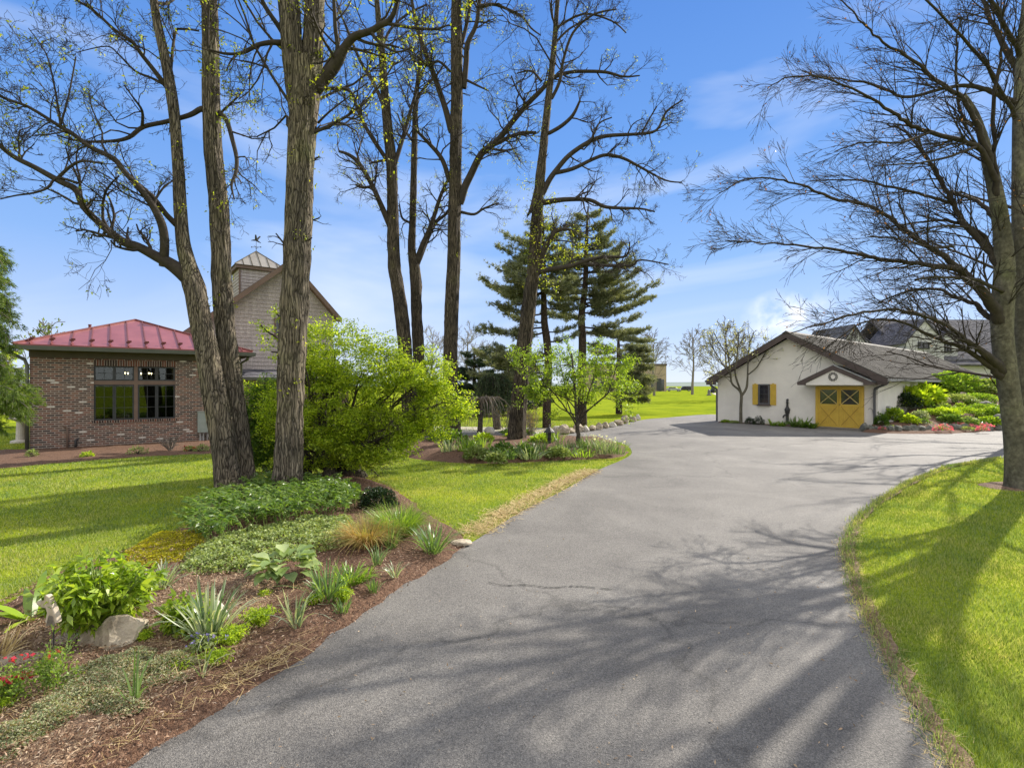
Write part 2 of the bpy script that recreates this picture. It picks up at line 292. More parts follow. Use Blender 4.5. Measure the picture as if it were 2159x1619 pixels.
M['barkmid'] = barkmat('dark_furrowed_bark', (.04,.033,.027), (.115,.095,.075), (.2,.168,.13), zs=.07)
M['barkdark'] = barkmat('grey_bark', (.035,.03,.026), (.095,.082,.07), (.15,.135,.11), 7, .5, .5, .4)
M['barkpine'] = barkmat('pine_bark', (.03,.022,.018), (.1,.075,.06), (.17,.13,.1), 9, .3, .8)
M['twig'] = pmat('twig', [(.028,.022,.018), (.06,.048,.038)], 8, .9)
M['twigpale'] = pmat('pale_twig', [(.13,.11,.09), (.24,.21,.17)], 8, .9)
M['beech'] = barkmat('smooth_grey_bark', (.07,.064,.05), (.13,.12,.095), (.19,.18,.14), 4, .8, .35, .12)
M['buds'] = leafmat('spring_buds', [(.18,.24,.02), (.3,.36,.03), (.42,.42,.05)], .5)
M['drybud'] = leafmat('dry_leaves', [(.1,.045,.02), (.28,.12,.04), (.4,.2,.08)], .3)
M['bush'] = leafmat('bright_leaves', [(.09,.15,.015), (.21,.31,.022), (.36,.46,.03), (.5,.58,.07)], .52, tint=1.3)
M['yew'] = leafmat('fine_dark_leaves', [(.03,.07,.01), (.07,.14,.015), (.15,.24,.02)], .4)
M['maple'] = leafmat('maple_leaves', [(.09,.16,.015), (.19,.3,.025), (.33,.43,.05)], .5)
M['pine'] = leafmat('pine_needles', [(.085,.105,.06), (.15,.175,.1), (.23,.25,.145), (.32,.33,.2)], .25, .6)
M['spruce'] = leafmat('spruce_needles', [(.015,.035,.015), (.04,.075,.03), (.09,.12,.04)], .2, .6)
M['dark_ev'] = leafmat('dark_evergreen_leaves', [(.008,.02,.008), (.02,.045,.015), (.035,.07,.02)], .15, .4, .5)
M['conifer'] = leafmat('soft_conifer_needles', [(.04,.08,.015), (.1,.16,.025), (.2,.26,.05)], .4)
M['grass'] = leafmat('grass_blades', [(.105,.165,.045), (.19,.26,.065), (.33,.39,.12), (.42,.42,.2)], .45, .55, .3, 1.0)
patchy(M['grass'], .9, (.62, .78, .8), (1.25, 1.12, 1.1))
M['daff'] = leafmat('strap_leaves', [(.07,.13,.03), (.12,.2,.06), (.2,.29,.1)], .35, .35, .5)
M['daffgrey'] = leafmat('striped_strap_leaves', [(.1,.17,.07), (.24,.31,.17), (.5,.52,.38)], .3, .35, .5)
M['lily'] = leafmat('bright_strap_leaves', [(.08,.16,.02), (.16,.27,.03), (.28,.38,.06)], .42, .4, .4)
M['peony'] = leafmat('peony_leaves', [(.13,.22,.02), (.24,.36,.03), (.4,.5,.06)], .4, .28, .6)
M['peonystem'] = pmat('green_stems', [(.12,.18,.04), (.22,.28,.07)], 10, .6)
M['hosta'] = leafmat('hosta_leaves', [(.16,.24,.09), (.25,.34,.12), (.42,.48,.24)], .35, .4, .4)
M['geran'] = leafmat('groundcover_leaves', [(.13,.19,.05), (.24,.31,.1), (.38,.43,.2)], .3, .6, .3)
M['sedumy'] = leafmat('gold_sedum', [(.22,.22,.01), (.36,.34,.015), (.5,.44,.02)], .35)
M['sedumg'] = leafmat('grey_green_sedum', [(.16,.2,.09), (.29,.34,.17), (.46,.44,.28), (.3,.17,.1)], .2, .6)
M['solomon'] = leafmat('arching_leaves', [(.05,.11,.02), (.1,.18,.03), (.17,.26,.05)], .4, .4, .5)
M['chart'] = leafmat('chartreuse_leaves', [(.18,.29,.012), (.32,.44,.02), (.46,.56,.05)], .45)
M['tawny'] = leafmat('dry_grass_blades', [(.3,.18,.07), (.45,.3,.12), (.3,.33,.08)], .3, .7)
M['red'] = leafmat('red_petals', [(.4,.02,.04), (.6,.06,.1)], .4)
M['pink'] = leafmat('pink_petals', [(.62,.05,.2), (.85,.2,.42)], .4)
M['blue'] = leafmat('violet_petals', [(.2,.17,.5), (.35,.3,.7)], .3)
M['white'] = leafmat('white_petals', [(.6,.62,.4), (.8,.8,.7)], .4)
M['brick'] = brickmat('reclaimed_brick', None, [(.075,.058,.053), (.105,.07,.058), (.18,.09,.066), (.24,.125,.088), (.165,.11,.086), (.58,.54,.48)], [0, .2, .38, .6, .78, .968], (.34,.29,.24))
M['soldier'] = brickmat('soldier_brick', None, [(.05,.034,.03), (.15,.06,.04), (.2,.09,.06), (.1,.06,.05)], [0, .3, .55, .8], (.27,.23,.19), bw=.075, rh=.24)
M['shingle'] = brickmat('shingle_siding', None, [(.47,.42,.4), (.5,.45,.43), (.45,.4,.385)], [0, .35, .7], (.28,.24,.21), msize=.004, bw=.16, rh=.9, bump=.25)
M['slate'] = brickmat('roof_shingle', None, [(.085,.085,.1), (.125,.125,.145), (.165,.16,.175)], [0, .35, .7], (.035,.035,.04), msize=.01, bw=.3, rh=.14)
M['redmetal'] = pmat('red_metal', [(.23,.065,.062), (.31,.095,.09)], 1.2, .38, metallic=.25, spec=.5)
M['seam'] = pmat('dark_red_seam', [(.12,.035,.03), (.17,.05,.045)], 3, .5)
M['gutter'] = pmat('dark_green_grey_metal', [(.07,.075,.06), (.095,.1,.082)], 2, .4, spec=.5)
M['trim'] = pmat('brown_trim', [(.15,.1,.075), (.19,.13,.1)], 3, .7)
M['trimdark'] = pmat('dark_olive_trim', [(.07,.06,.04), (.095,.08,.055)], 3, .75)
M['fascia'] = pmat('taupe_brown_trim', [(.075,.055,.05), (.1,.078,.07)], 3, .7)
M['frame'] = pmat('charcoal_frame', [(.035,.038,.04), (.05,.053,.055)], 3, .5)
M['stucco'] = pmat('cream_stucco', [(.7,.66,.6), (.78,.74,.67)], 1.5, .9, .35, 45)
M['yellow'] = pmat('yellow_paint', [(.52,.34,.05), (.62,.42,.065)], 4, .55, .1, 30)
M['yellowdark'] = pmat('yellow_groove_and_shade', [(.2,.11,.02), (.26,.14,.025)], 4, .8)
M['cross'] = pmat('cream_cross_bars', [(.55,.42,.16), (.6,.48,.2)], 4, .6)
M['rib'] = pmat('weathered_metal_roof', [(.05,.045,.04), (.085,.078,.07), (.13,.12,.11)], 1.1, .8, spec=.12)
M['iron'] = pmat('black_iron', [(.03,.03,.032), (.055,.052,.05)], 8, .5)
M['downspout'] = pmat('slate_downspout', [(.085,.085,.09), (.11,.11,.115)], 3, .45)
M['darkglass'] = pmat('dark_pane', [(.012,.014,.02), (.03,.03,.04)], 2, .08, spec=.8)
M['stone'] = pmat('field_stone', [(.19,.155,.11), (.37,.31,.23), (.5,.43,.33)], 5, .9, .8, 20, bdist=.03)
M['stonew'] = pmat('pale_limestone', [(.4,.37,.32), (.6,.56,.5)], 5, .85, .6, 20)
M['stoneg'] = pmat('grey_green_stone', [(.07,.075,.06), (.14,.14,.115), (.22,.21,.18)], 5, .9, .8, 18, bdist=.03)
M['mansion'] = pmat('mansion_stone', [(.3,.3,.31), (.42,.42,.43), (.52,.51,.52)], 1.6, .9, .4, 12)
M['render'] = pmat('cream_render', [(.5,.49,.5), (.56,.55,.55)], 2, .9)
M['office'] = pmat('tan_brick', [(.3,.23,.16), (.38,.3,.21)], .6, .9)
M['meter'] = pmat('grey_green_enamel', [(.23,.27,.24), (.28,.32,.29)], 4, .45, spec=.5)
M['pipe'] = pmat('grey_pipe', [(.25,.25,.24), (.35,.34,.33)], 6, .6)
M['wood'] = pmat('weathered_grey_wood', [(.33,.27,.2), (.5,.43,.34)], 14, .85, .4, 60, stretch=(1,1,.3))
M['concrete'] = pmat('pale_concrete', [(.36,.32,.27), (.46,.42,.36)], 3, .9, .3, 40)
M['carsilver'] = pmat('silver_paint', [(.4,.41,.42)], 2, .25, metallic=.6, spec=.6)
M['cardark'] = pmat('black_paint', [(.012,.014,.02)], 2, .2, spec=.7)
M['rubber'] = pmat('rubber', [(.02,.02,.02)], 4, .8)
M['hills'] = pmat('far_hills', [(.1,.14,.12), (.16,.2,.17)], .01, 1)
M['bulb'] = emitmat('lit_bulb', (1,.72,.38), 14)
M['interior'] = pmat('dark_interior', [(.05,.045,.04)], 2, .9)
M['orange'] = pmat('orange_plastic', [(.5,.12,.03)], 2, .5)

# ------------------------------------------------------------------ ground sheets
def inpoly(X, Y, poly):
    r = np.zeros(len(X), bool); n = len(poly); j = n-1
    for i in range(n):
        xi, yi = poly[i]; xj, yj = poly[j]
        c = ((yi > Y) != (yj > Y)) & (X < (xj-xi)*(Y-yi)/(yj-yi+1e-12)+xi); r ^= c; j = i
    return r
def edgedist(X, Y, poly):
    d = np.full(len(X), 1e9); n = len(poly)
    for i in range(n):
        a = np.array(poly[i]); b = np.array(poly[(i+1) % n]); e = b-a; L2 = (e**2).sum()+1e-12
        t = np.clip(((X-a[0])*e[0]+(Y-a[1])*e[1])/L2, 0, 1); d = np.minimum(d, np.hypot(X-a[0]-t*e[0], Y-a[1]-t*e[1]))
    return d
def catmull(pts, per, closed=True):
    pts = [np.array(p, float) for p in pts]; n = len(pts); o = []
    for i in range(n if closed else n-1):
        g = (lambda k: pts[k % n]) if closed else (lambda k: pts[min(max(k, 0), n-1)])
        p0, p1, p2, p3 = g(i-1), g(i), g(i+1), g(i+2)
        for k in range(per):
            t = k/per; o.append(.5*((2*p1)+(-p0+p2)*t+(2*p0-5*p1+4*p2-p3)*t*t+(-p0+3*p1-3*p2+p3)*t**3))
    if not closed: o.append(pts[-1])
    return o
def outline(px, per=4, wob=.0, seed=1):
    w = [tuple(G(*p).xy) for p in px]; c = catmull(w, per); rg = random.Random(seed)
    return [(float(p[0])+rg.gauss(0, wob), float(p[1])+rg.gauss(0, wob)) for p in c]
def sheet(name, poly, mat, zf, spacing, seed=0):
    pa = np.array(poly); x0, y0 = pa.min(0); x1, y1 = pa.max(0); rg = np.random.default_rng(seed)
    gx, gy = np.meshgrid(np.arange(x0, x1, spacing), np.arange(y0, y1, spacing)); gx = gx.ravel()+rg.uniform(-.2, .2, gx.size)*spacing; gy = gy.ravel()+rg.uniform(-.2, .2, gy.size)*spacing
    m = inpoly(gx, gy, poly); gx, gy = gx[m], gy[m]; m = edgedist(gx, gy, poly) > spacing*.45; gx, gy = gx[m], gy[m]
    vs = [Vector(p) for p in poly]+[Vector((a, b)) for a, b in zip(gx, gy)]; n = len(poly)
    V, E, Fc, *_ = delaunay_2d_cdt(vs, [(i, (i+1) % n) for i in range(n)], [list(range(n))], 1, 1e-5)
    X = np.array([v.x for v in V]); Y = np.array([v.y for v in V]); Z = zf(X, Y, edgedist(X, Y, poly))
    me = bpy.data.meshes.new(name); me.from_pydata(list(zip(X, Y, Z)), [], [tuple(f) for f in Fc]); me.update()
    if me.polygons and me.polygons[0].normal.z < 0: me.flip_normals()
    return link_mesh(me, name, mat, None, True)

ring = [(1400*math.cos(a*math.pi/24), 1400*math.sin(a*math.pi/24)) for a in range(48)]
g = MB(); g.v = [(0, 0, 0)]+[(x*s, y*s, 0) for s in (.02, .1, .4, 1) for x, y in ring]
g.f = [(0, 1+i, 1+(i+1) % 48) for i in range(48)]+[(1+48*k+i, 1+48*(k+1)+i, 1+48*(k+1)+(i+1) % 48, 1+48*k+(i+1) % 48) for k in range(3) for i in range(48)]
ground = props(g.build('ground', M['lawn']), kind='structure', label='bright green mown lawn running to the horizon')
hb = MB(); rr = random.Random(4); hv = []
for i in range(73):
    a = math.radians(-10+i*200/72); h = 8+5*noise.noise((i*.31, 1.7, 0))+3*noise.noise((i*.9, 4, 0)); hv.append((a, h))
for k in range(72):
    (a, h), (b, i) = hv[k], hv[k+1]
    hb.add([(1050*math.cos(a), 1050*math.sin(a), -1), (1050*math.cos(b), 1050*math.sin(b), -1), (1250*math.cos(b), 1250*math.sin(b), i), (1250*math.cos(a), 1250*math.sin(a), h),
            (1390*math.cos(b), 1390*math.sin(b), -1), (1390*math.cos(a), 1390*math.sin(a), -1)], [(0,1,2,3), (3,2,4,5)])
props(hb.build('hills', M['hills'], smooth=True), kind='structure', label='low blue green hills on the horizon')

DRIVE = outline([(-350,1960),(100,1690),(235,1619),(460,1485),(640,1375),(720,1318),(800,1265),(880,1212),(960,1162),(1005,1138),(1100,1078),(1200,1027),(1260,992),(1318,967),(1332,953),(1318,938),(1280,929),(1200,926),(1100,926),(1000,926),(900,926),
                 (900,913),(1000,912),(1100,912),(1180,917),(1210,912),(1250,906),(1300,897),(1350,886),(1400,881),(1513,877)], 4)[:-4]
DRIVE += [tuple(G(*p).xy) for p in [(1600,876),(1760,876),(1900,905),(1990,909),(2110,906),(2300,900),(2700,898),(2700,940)]]
DRIVE += outline([(2400,944),(2250,950),(2150,962),(2080,971),(2000,986),(1920,1018),(1855,1058),(1808,1096),(1788,1128),(1784,1162),(1798,1230),(1830,1305),(1878,1400),(1950,1520),(2010,1619),(2200,1960)], 4)[:-4]
def flat(z): return lambda X, Y, d: np.full(len(X), z)
drive = props(sheet('driveway', DRIVE, M['asphalt'], lambda X, Y, d: .012+.006*np.sin(X*.7)*np.sin(Y*.5)-.006*(d < .02), .9), kind='structure', label='curving grey asphalt driveway with branch shadows')
el_ = [G(*q).xy for q in [(2110,966),(2080,971),(2000,986),(1920,1018),(1855,1058),(1808,1096),(1788,1128),(1784,1162),(1798,1230),(1830,1305),(1878,1400),(1950,1520),(2010,1619),(2200,1960)]]
ec = catmull([tuple(q) for q in el_], 6, False); rge = random.Random(9); eb = MB(); nn_ = len(ec)
for i_, q in enumerate(ec):
    t_ = np.array(ec[min(i_+1, nn_-1)])-np.array(ec[max(i_-1, 0)]); t_ = t_/np.linalg.norm(t_); nv = np.array([-t_[1], t_[0]]); wi = (.05+.07*rge.random())*min(1, i_/12)+.01
    a_ = np.array(q)-nv*.03*rge.random(); b_ = np.array(q)+nv*wi; eb.v += [(a_[0], a_[1], .021), (b_[0], b_[1], .024)]
    if i_: k_ = 2*i_; eb.f.append((k_-2, k_, k_+1, k_-1))
props(eb.build('edge_soil', M['mulch_pale']), kind='structure', label='thin strip of bare tan soil between driveway and right lawn')
CRACK = MB()
cpts = catmull([tuple(G(*p).xy) for p in [(1028,1230),(1060,1237),(1110,1236),(1160,1242),(1215,1239),(1290,1246)]], 8, False)
rg = random.Random(8)
for a, b in zip(cpts[:-1], cpts[1:]):
    j = [rg.gauss(0, .006) for _ in range(4)]
    CRACK.add([(a[0], a[1]-.006+j[0], .022), (b[0], b[1]-.006+j[1], .022), (b[0], b[1]+.008, .022), (a[0], a[1]+.008, .022)], [(0,1,2,3)])
CRACK.build('crack', M['rubber'], drive)
apron = props(sheet('side_path', [tuple(G(*p).xy) for p in [(900,899),(1100,902),(1235,904.6),(1212,911.5),(1180,916.5),(1100,911.5),(900,912.5)]], M['concrete'], flat(.018), 1.0), kind='structure', label='pale concrete path beside the far end of the driveway')
BED = outline([(-700,1960),(-500,1500),(-150,1330),(0,1272),(100,1222),(280,1160),(385,1112),(425,1068),(500,1040),(590,1012),(690,1000),(780,1010),(850,1040),(905,1082),(955,1110),(985,1140),(968,1172),(888,1222),(808,1275),(730,1328),(652,1385),(476,1497),(255,1635),(122,1706),(-320,1975)], 4)
MBED = outline([(850,963),(920,973),(1000,978),(1100,976),(1200,971),(1290,967),(1318,962),(1326,950),(1312,938),(1280,930),(1200,926.5),(1100,926.5),(1000,926.5),(900,928),(850,940)], 4)
HBED = outline([(-250,1000),(0,988),(100,979),(250,967),(350,961),(450,957),(540,950),(560,925),(430,920),(300,926),(62,946),(-50,946),(-250,950)], 4)
GBED = [tuple(G(*p).xy) for p in [(1513,891.5),(1560,893),(1640,897.5),(1722,902.5),(1722,898),(1640,893),(1513,886)]]
def fbm(X, Y, s, sd=0.): return np.array([noise.fractal(Vector((x*s, y*s, sd)), 1, 2, 4) for x, y in zip(X, Y)])
def bedz(h, k=.4, n=.025): return lambda X, Y, d: -.02+np.minimum(h, d*k)+n*fbm(X, Y, 3.1)+.012*fbm(X, Y, 14.0, 5)
bed = props(sheet('front_bed', BED, M['mulch'], bedz(.12), .075), kind='structure', label='long red-brown mulch bed beside the driveway')
soil = sheet('dry_mulch', outline([(-500,1700),(-300,1400),(0,1340),(150,1280),(330,1230),(480,1190),(560,1215),(600,1260),(560,1320),(520,1400),(430,1450),(330,1520),(160,1640),(-100,1800)], 4), M['mulch_pale'], lambda X, Y, d: .085+np.minimum(.03, d*.2)-.05*(d < .02)+.025*fbm(X, Y, 3.1)+.012*fbm(X, Y, 14.0, 5), .08)
props(soil, kind='structure', label='paler dry mulch patch under the front plants')
mbed = props(sheet('far_bed', MBED, M['mulch'], bedz(.25, .35, .05), .16), kind='structure', label='dark mulch island bed where the driveway curves')
hbed = props(sheet('house_bed', HBED, M['mulch'], bedz(.06, .2, .03), .2), kind='structure', label='mulch strip along the foot of the brick house')
gbed = props(sheet('barn_bed', GBED, M['mulch'], bedz(.05, .4, .01), .25), kind='structure', label='narrow dark planting strip under the cream barn wall')
TREEPATCH = outline([(2060,1020),(2110,1016),(2200,1018),(2230,1030),(2160,1036),(2090,1030)], 4)
props(sheet('bare_soil', TREEPATCH, M['mulch_pale'], lambda X, Y, d: .0+np.minimum(.04, d*.3), .1), kind='structure', label='bare soil patch at the foot of the right hand tree')

# ------------------------------------------------------------------ cream barn
bo = G(1513, 889); bo = Vector((12.4, 32.3, 0)); brz = math.atan2(-.760, .650); BW, BL = 8.26, 28.6
barn = thing('barn', 'long low cream barn with grey metal roof and yellow double doors', 'barn', bo, brz)
MB().prism([(0,0),(BW,0),(BW,2.5),(BW/2,4.78),(0,2.5)], 'y', 0, BL).build('wall', M['stucco'], barn)
rf = MB(); ys = []; y = -.42
while y < BL+.4: ys += [(y, 0), (y+.02, .075), (y+.11, .075), (y+.13, 0)]; y += .4
xe, ze, zr = -.5, 2.5, 5.04
for sx in (0, 1):
    X0 = xe if sx == 0 else BW-xe
    V = []; 
    for yy, dz in ys: V += [(X0, yy, ze+dz), (BW/2, yy, zr+dz)]
    rf.add(V, [((2*i, 2*i+2, 2*i+3, 2*i+1) if sx else (2*i+1, 2*i+3, 2*i+2, 2*i)) for i in range(len(ys)-1)])
rf.build('roof', M['rib'], barn)
so = MB()
for X0, s in ((xe, 1), (BW-xe, -1)):
    so.prism([(X0, ze-.02), (BW/2, zr-.02), (BW/2, zr-.1), (X0, ze-.1)], 'y', -.4, BL+.38)
so.build('roof_deck', M['fascia'], barn)
fa = MB()
for X0 in (xe, BW-xe):
    xi = X0+(BW/2-X0)*.02; k = (zr-ze)/(BW/2-X0)
    fa.prism([(X0, ze-.01), (BW/2, zr-.01), (BW/2, zr-.3), (X0+(.62 if X0 < 0 else -.62), ze-.3+.62*.48), (X0+(.62 if X0 < 0 else -.62), ze-.28), (X0, ze-.28)], 'y', -.46, -.405)
fa.build('bargeboard', M['fascia'], barn)
rc_ = MB(); rc_.prism([(BW/2-.22, zr-.04), (BW/2, zr+.1), (BW/2+.22, zr-.04), (BW/2, zr+.02)], 'y', -.45, BL+.4); rc_.build('ridge_cap', M['rib'], barn)
for X0, s in ((xe-.06, -1), (BW-xe+.06, 1)):
    MB().box(X0-.06, X0+.06, -.4, BL, ze-.12, ze-.01).build('gutter', M['pipe'] if s > 0 else M['downspout'], barn)
for pts in ([(xe-.05, .1, 2.4), (xe-.02, .1, 2.2), (-.12, .1, 1.95), (-.1, .1, 1.7), (-.1, .1, .05)], [(BW+.5, -.25, 2.4), (BW+.42, -.3, 2.25), (BW+.05, -.18, 2.1), (BW-.1, -.09, 2.0), (BW-.12, -.09, 1.8), (BW-.12, -.09, .05)]):
    d = MB()
    for a, b in zip(pts[:-1], pts[1:]): d.bar(a, b, .11, .09)
    d.build('downspout', M['downspout'], barn)
# window with shutters
w = MB(); wx0, wx1, wz0, wz1 = 2.47, 3.10, 1.12, 2.26
for a in ((wx0-.0, wx0+.08, wz0, wz1), (wx1-.08, wx1, wz0, wz1), (wx0+.08, wx1-.08, wz1-.08, wz1), (wx0+.08, wx1-.08, wz0, wz0+.08)): w.box(a[0], a[1], -.07, -.002, a[2], a[3])
wf = w.build('window', M['downspout'], barn)
MB().box(wx0+.08, wx1-.08, -.03, -.002, wz0+.08, wz1-.08).build('pane', M['darkglass'], wf)
mu = MB(); mu.box(wx0+.08, wx1-.08, -.045, -.031, 1.67, 1.70)
for q in (1.4, 1.95): mu.box(wx0+.08, wx1-.08, -.042, -.031, q, q+.018)
mu.box((wx0+wx1)/2-.01, (wx0+wx1)/2+.01, -.043, -.031, wz0+.08, wz1-.08); mu.build('muntin', M['frame'], wf)
MB().box(wx0-.05, wx1+.05, -.14, -.002, wz0-.08, wz0).build('sill', M['fascia'], wf)
for x0 in (2.13, 3.13):
    s = MB()
    for k in range(3): s.box(x0+k*.105, x0+k*.105+.098, -.045, -.004, wz0-.03, wz1+.04-(.04 if k != 1 else 0))
    s.box(x0, x0+.31, -.06, -.046, wz0+.2, wz0+.28); s.box(x0, x0+.31, -.06, -.046, wz1-.28, wz1-.2)
    s.build('shutter', M['yellow'], barn)
# doors
dx0, dx1, dz1 = 5.49, 7.68, 2.14
f = MB(); f.box(dx0, dx0+.12, -.12, -.002, 0, dz1); f.box(dx1-.12, dx1, -.12, -.002, 0, dz1); f.box(dx0+.12, dx1-.12, -.12, -.002, dz1-.07, dz1); f.build('door_frame', M['yellow'], barn)
dm = (dx0+dx1)/2
for i, (a, b) in enumerate(((dx0+.125, dm-.01), (dm+.01, dx1-.125))):
    d = MB(); z0, zm, z2 = .06, 1.17, 2.06
    n = 8; wv = (b-a-.16)/n
    for k in range(n): d.box(a+.08+k*wv+.004, a+.08+(k+1)*wv-.004, -.05, -.004, z0+.07, zm-.05)
    d.box(a, a+.08, -.075, -.003, z0, z2); d.box(b-.08, b, -.075, -.003, z0, z2)
    d.box(a+.08, b-.08, -.075, -.003, z0, z0+.08); d.box(a+.08, b-.08, -.075, -.003, zm-.06, zm+.06); d.box(a+.08, b-.08, -.075, -.003, z2-.09, z2)
    dr = d.build('door', M['yellow'], barn)
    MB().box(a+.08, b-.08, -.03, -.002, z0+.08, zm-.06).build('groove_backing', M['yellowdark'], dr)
    MB().box(a+.08, b-.08, -.04, -.003, zm+.06, z2-.09).build('pane', M['darkglass'], dr)
    x = MB(); x.bar((a+.09, -.06, zm+.07), (b-.09, -.06, z2-.1), .02, .035); x.bar((b-.09, -.066, zm+.07), (a+.09, -.066, z2-.1), .02, .035); x.build('glazing_cross', M['cross'], dr)
    x = MB(); x.bar((a+.1, -.062, zm-.1), (b-.1, -.062, z0+.12), .02, .11); x.build('brace', M['yellow'], dr)
    x = MB(); c1 = Vector((a+.1, -.062, z0+.12)); c2 = Vector((b-.1, -.062, zm-.1)); x.bar(c1, c1.lerp(c2, .44), .018, .11); x.bar(c1.lerp(c2, .56), c2, .018, .11); x.build('brace', M['yellow'], dr)
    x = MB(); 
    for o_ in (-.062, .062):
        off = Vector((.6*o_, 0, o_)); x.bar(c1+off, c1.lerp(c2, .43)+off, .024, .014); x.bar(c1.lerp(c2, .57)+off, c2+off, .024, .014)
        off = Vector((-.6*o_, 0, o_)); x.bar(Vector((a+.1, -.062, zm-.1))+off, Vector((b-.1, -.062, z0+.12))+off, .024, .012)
    x.build('brace_painted_shade', M['yellowdark'], dr)  # dark strips beside the braces stand in for their shade
    if i == 1: MB().lathe([(.0, 0), (.03, .01), (.03, .04)], (a+.03, -.1, zm+.02), 10).build('handle', M['iron'], dr)
# porch gable over the doors
px0, px1, pxm, pz0, pzp, py0 = 4.93, 8.36, 6.62, 2.2, 3.2, -1.0
ph = MB()
k = (pzp-pz0-.14)/(pxm-px0)
ph.prism([(px0, pz0+.16), (pxm, pzp), (px1, pz0+.16), (px1, pz0+.10), (pxm, pzp-.08), (px0, pz0+.10)], 'y', py0, .4)
ph.build('porch_roof', M['iron'], barn)
x = MB(); x.bar((pxm+.03, py0-.03, pzp+.0), (px1-.08, py0-.03, pz0+.19), .05, .03); x.build('porch_drip_edge', M['carsilver'], barn)
ph = MB()
ph.prism([(px0+.0, pz0+.12), (pxm, pzp-.02), (pxm, pzp-.25), (px0+.42, pz0+.13), (px0+.42, pz0), (px0+.03, pz0)], 'y', py0-.04, py0)
ph.prism([(px1-.0, pz0+.12), (pxm, pzp-.02), (pxm, pzp-.25), (px1-.42, pz0+.13), (px1-.42, pz0), (px1-.03, pz0)], 'y', py0-.04, py0)
ph.box(px0+.02, px0+.42, py0+.001, -.003, pz0, pz0+.1); ph.box(px1-.42, px1-.02, py0+.001, -.003, pz0, pz0+.1)
ph.build('porch_bargeboard', M['fascia'], barn)
MB().prism([(px0+.42, pz0+.004), (px1-.42, pz0+.004), (px1-.42, pz0+.1), (pxm, pzp-.24), (px0+.42, pz0+.1)], 'y', py0+.02, -.004).build('porch_gable', M['stucco'], barn)
st = MB(); cx, cz = pxm, 2.62
for k in range(12):
    a = k*math.pi/6; c, s_ = math.cos(a), math.sin(a)
    st.bar((cx+.13*c, py0-.0, cz+.13*s_), (cx+.155*math.cos(a+math.pi/6)*.84, py0-.0, cz+.155*math.sin(a+math.pi/6)*.84), .02, .018)
    st.bar((cx+.13*c, py0-.0, cz+.13*s_), (cx+.17*c, py0-.0, cz+.17*s_), .02, .03)
    for q in (-.22, .22): st.bar((cx+.165*c, py0-.0, cz+.165*s_), (cx+.215*math.cos(a+q), py0-.0, cz+.215*math.sin(a+q)), .02, .022)
props(st.build('sun_emblem', M['iron'], barn))
MB().box(BW+.004, BW+.12, 1.25, 1.55, .75, 1.15).build('utility_box', M['pipe'], barn)
# hose hook on the wall by the doors
h = MB(); h.tube([Vector((7.86, -.05, 1.0)), Vector((7.95, -.06, 1.08)), Vector((8.05, -.05, 1.0)), Vector((8.1, -.08, .7)), Vector((8.2, -.12, .2))], [.01]*5, 5)
hk = h.build('garden_hose', M['iron']); 
for v in hk.data.vertices: v.co = barn.matrix_basis @ v.co if False else Matrix.Translation(bo) @ Matrix.Rotation(brz, 4, 'Z') @ v.co
h2 = MB(); h2.lathe([(.06, 0), (.075, .03), (.06, .06), (.03, .05)], (7.86, -.09, .84), 10)
props(hk, 'thin dark hose and hook on the barn wall right of the yellow doors', 'hose')
def barnpt(x, y, z): return Matrix.Translation(bo) @ Matrix.Rotation(brz, 4, 'Z') @ Vector((x, y, z))

# ------------------------------------------------------------------ brick house with red roof
ho = Vector((-16.2, 18.0, 0)); hrz = math.atan2(.5966, .8025); HW, HD = 6.4, 6.6
house = thing('brick_annex', 'brick wing with red standing seam roof and four part window', 'house', ho, hrz)
wx0, wx1, wz0, wz1 = 1.70, 4.15, .94, 2.89
w = MB(); w.box(0, wx0, 0, .25, -.3, 3.14); w.box(wx1, HW, 0, .25, -.3, 3.14); w.box(wx0, wx1, 0, .25, -.3, wz0); w.box(wx0, wx1, 0, .25, wz1, 3.14)
w.box(0, .25, .25, HD, -.3, 3.14); w.box(HW-.25, HW, .25, HD, -.3, 3.14); w.box(.25, HW-.25, HD-.25, HD, -.3, 3.14)
w.build('wall', M['brick'], house)
MB().box(wx0-.02, wx1+.02, -.008, 0.1, wz1+.001, wz1+.21).build('soldier_course', M['soldier'], house)
MB().box(wx0-.05, wx1+.05, -.035, 0.05, wz0-.09, wz0-.002).build('sill', M['soldier'], house)
i_ = MB(); i_.box(.26, HW-.26, 3.2, 3.25, .0, 3.1); i_.box(.26, HW-.26, .26, 3.2, .0, .05); i_.box(.26, .3, .26, 3.2, .05, 3.1); i_.box(HW-.3, HW-.26, .26, 3.2, .05, 3.1); i_.box(.3, HW-.3, .26, 3.2, 3.1, 3.13); i_.build('room', M['interior'], house)
tr = MB(); xm = (wx0+wx1)/2; zt = 2.29
tr.box(xm-.055, xm+.055, .03, .12, wz0, wz1); tr.box(wx0, xm-.055, .03, .12, zt-.07, zt+.07); tr.box(xm+.055, wx1, .03, .12, zt-.07, zt+.07); tr.build('window_mullion', M['trim'], house)
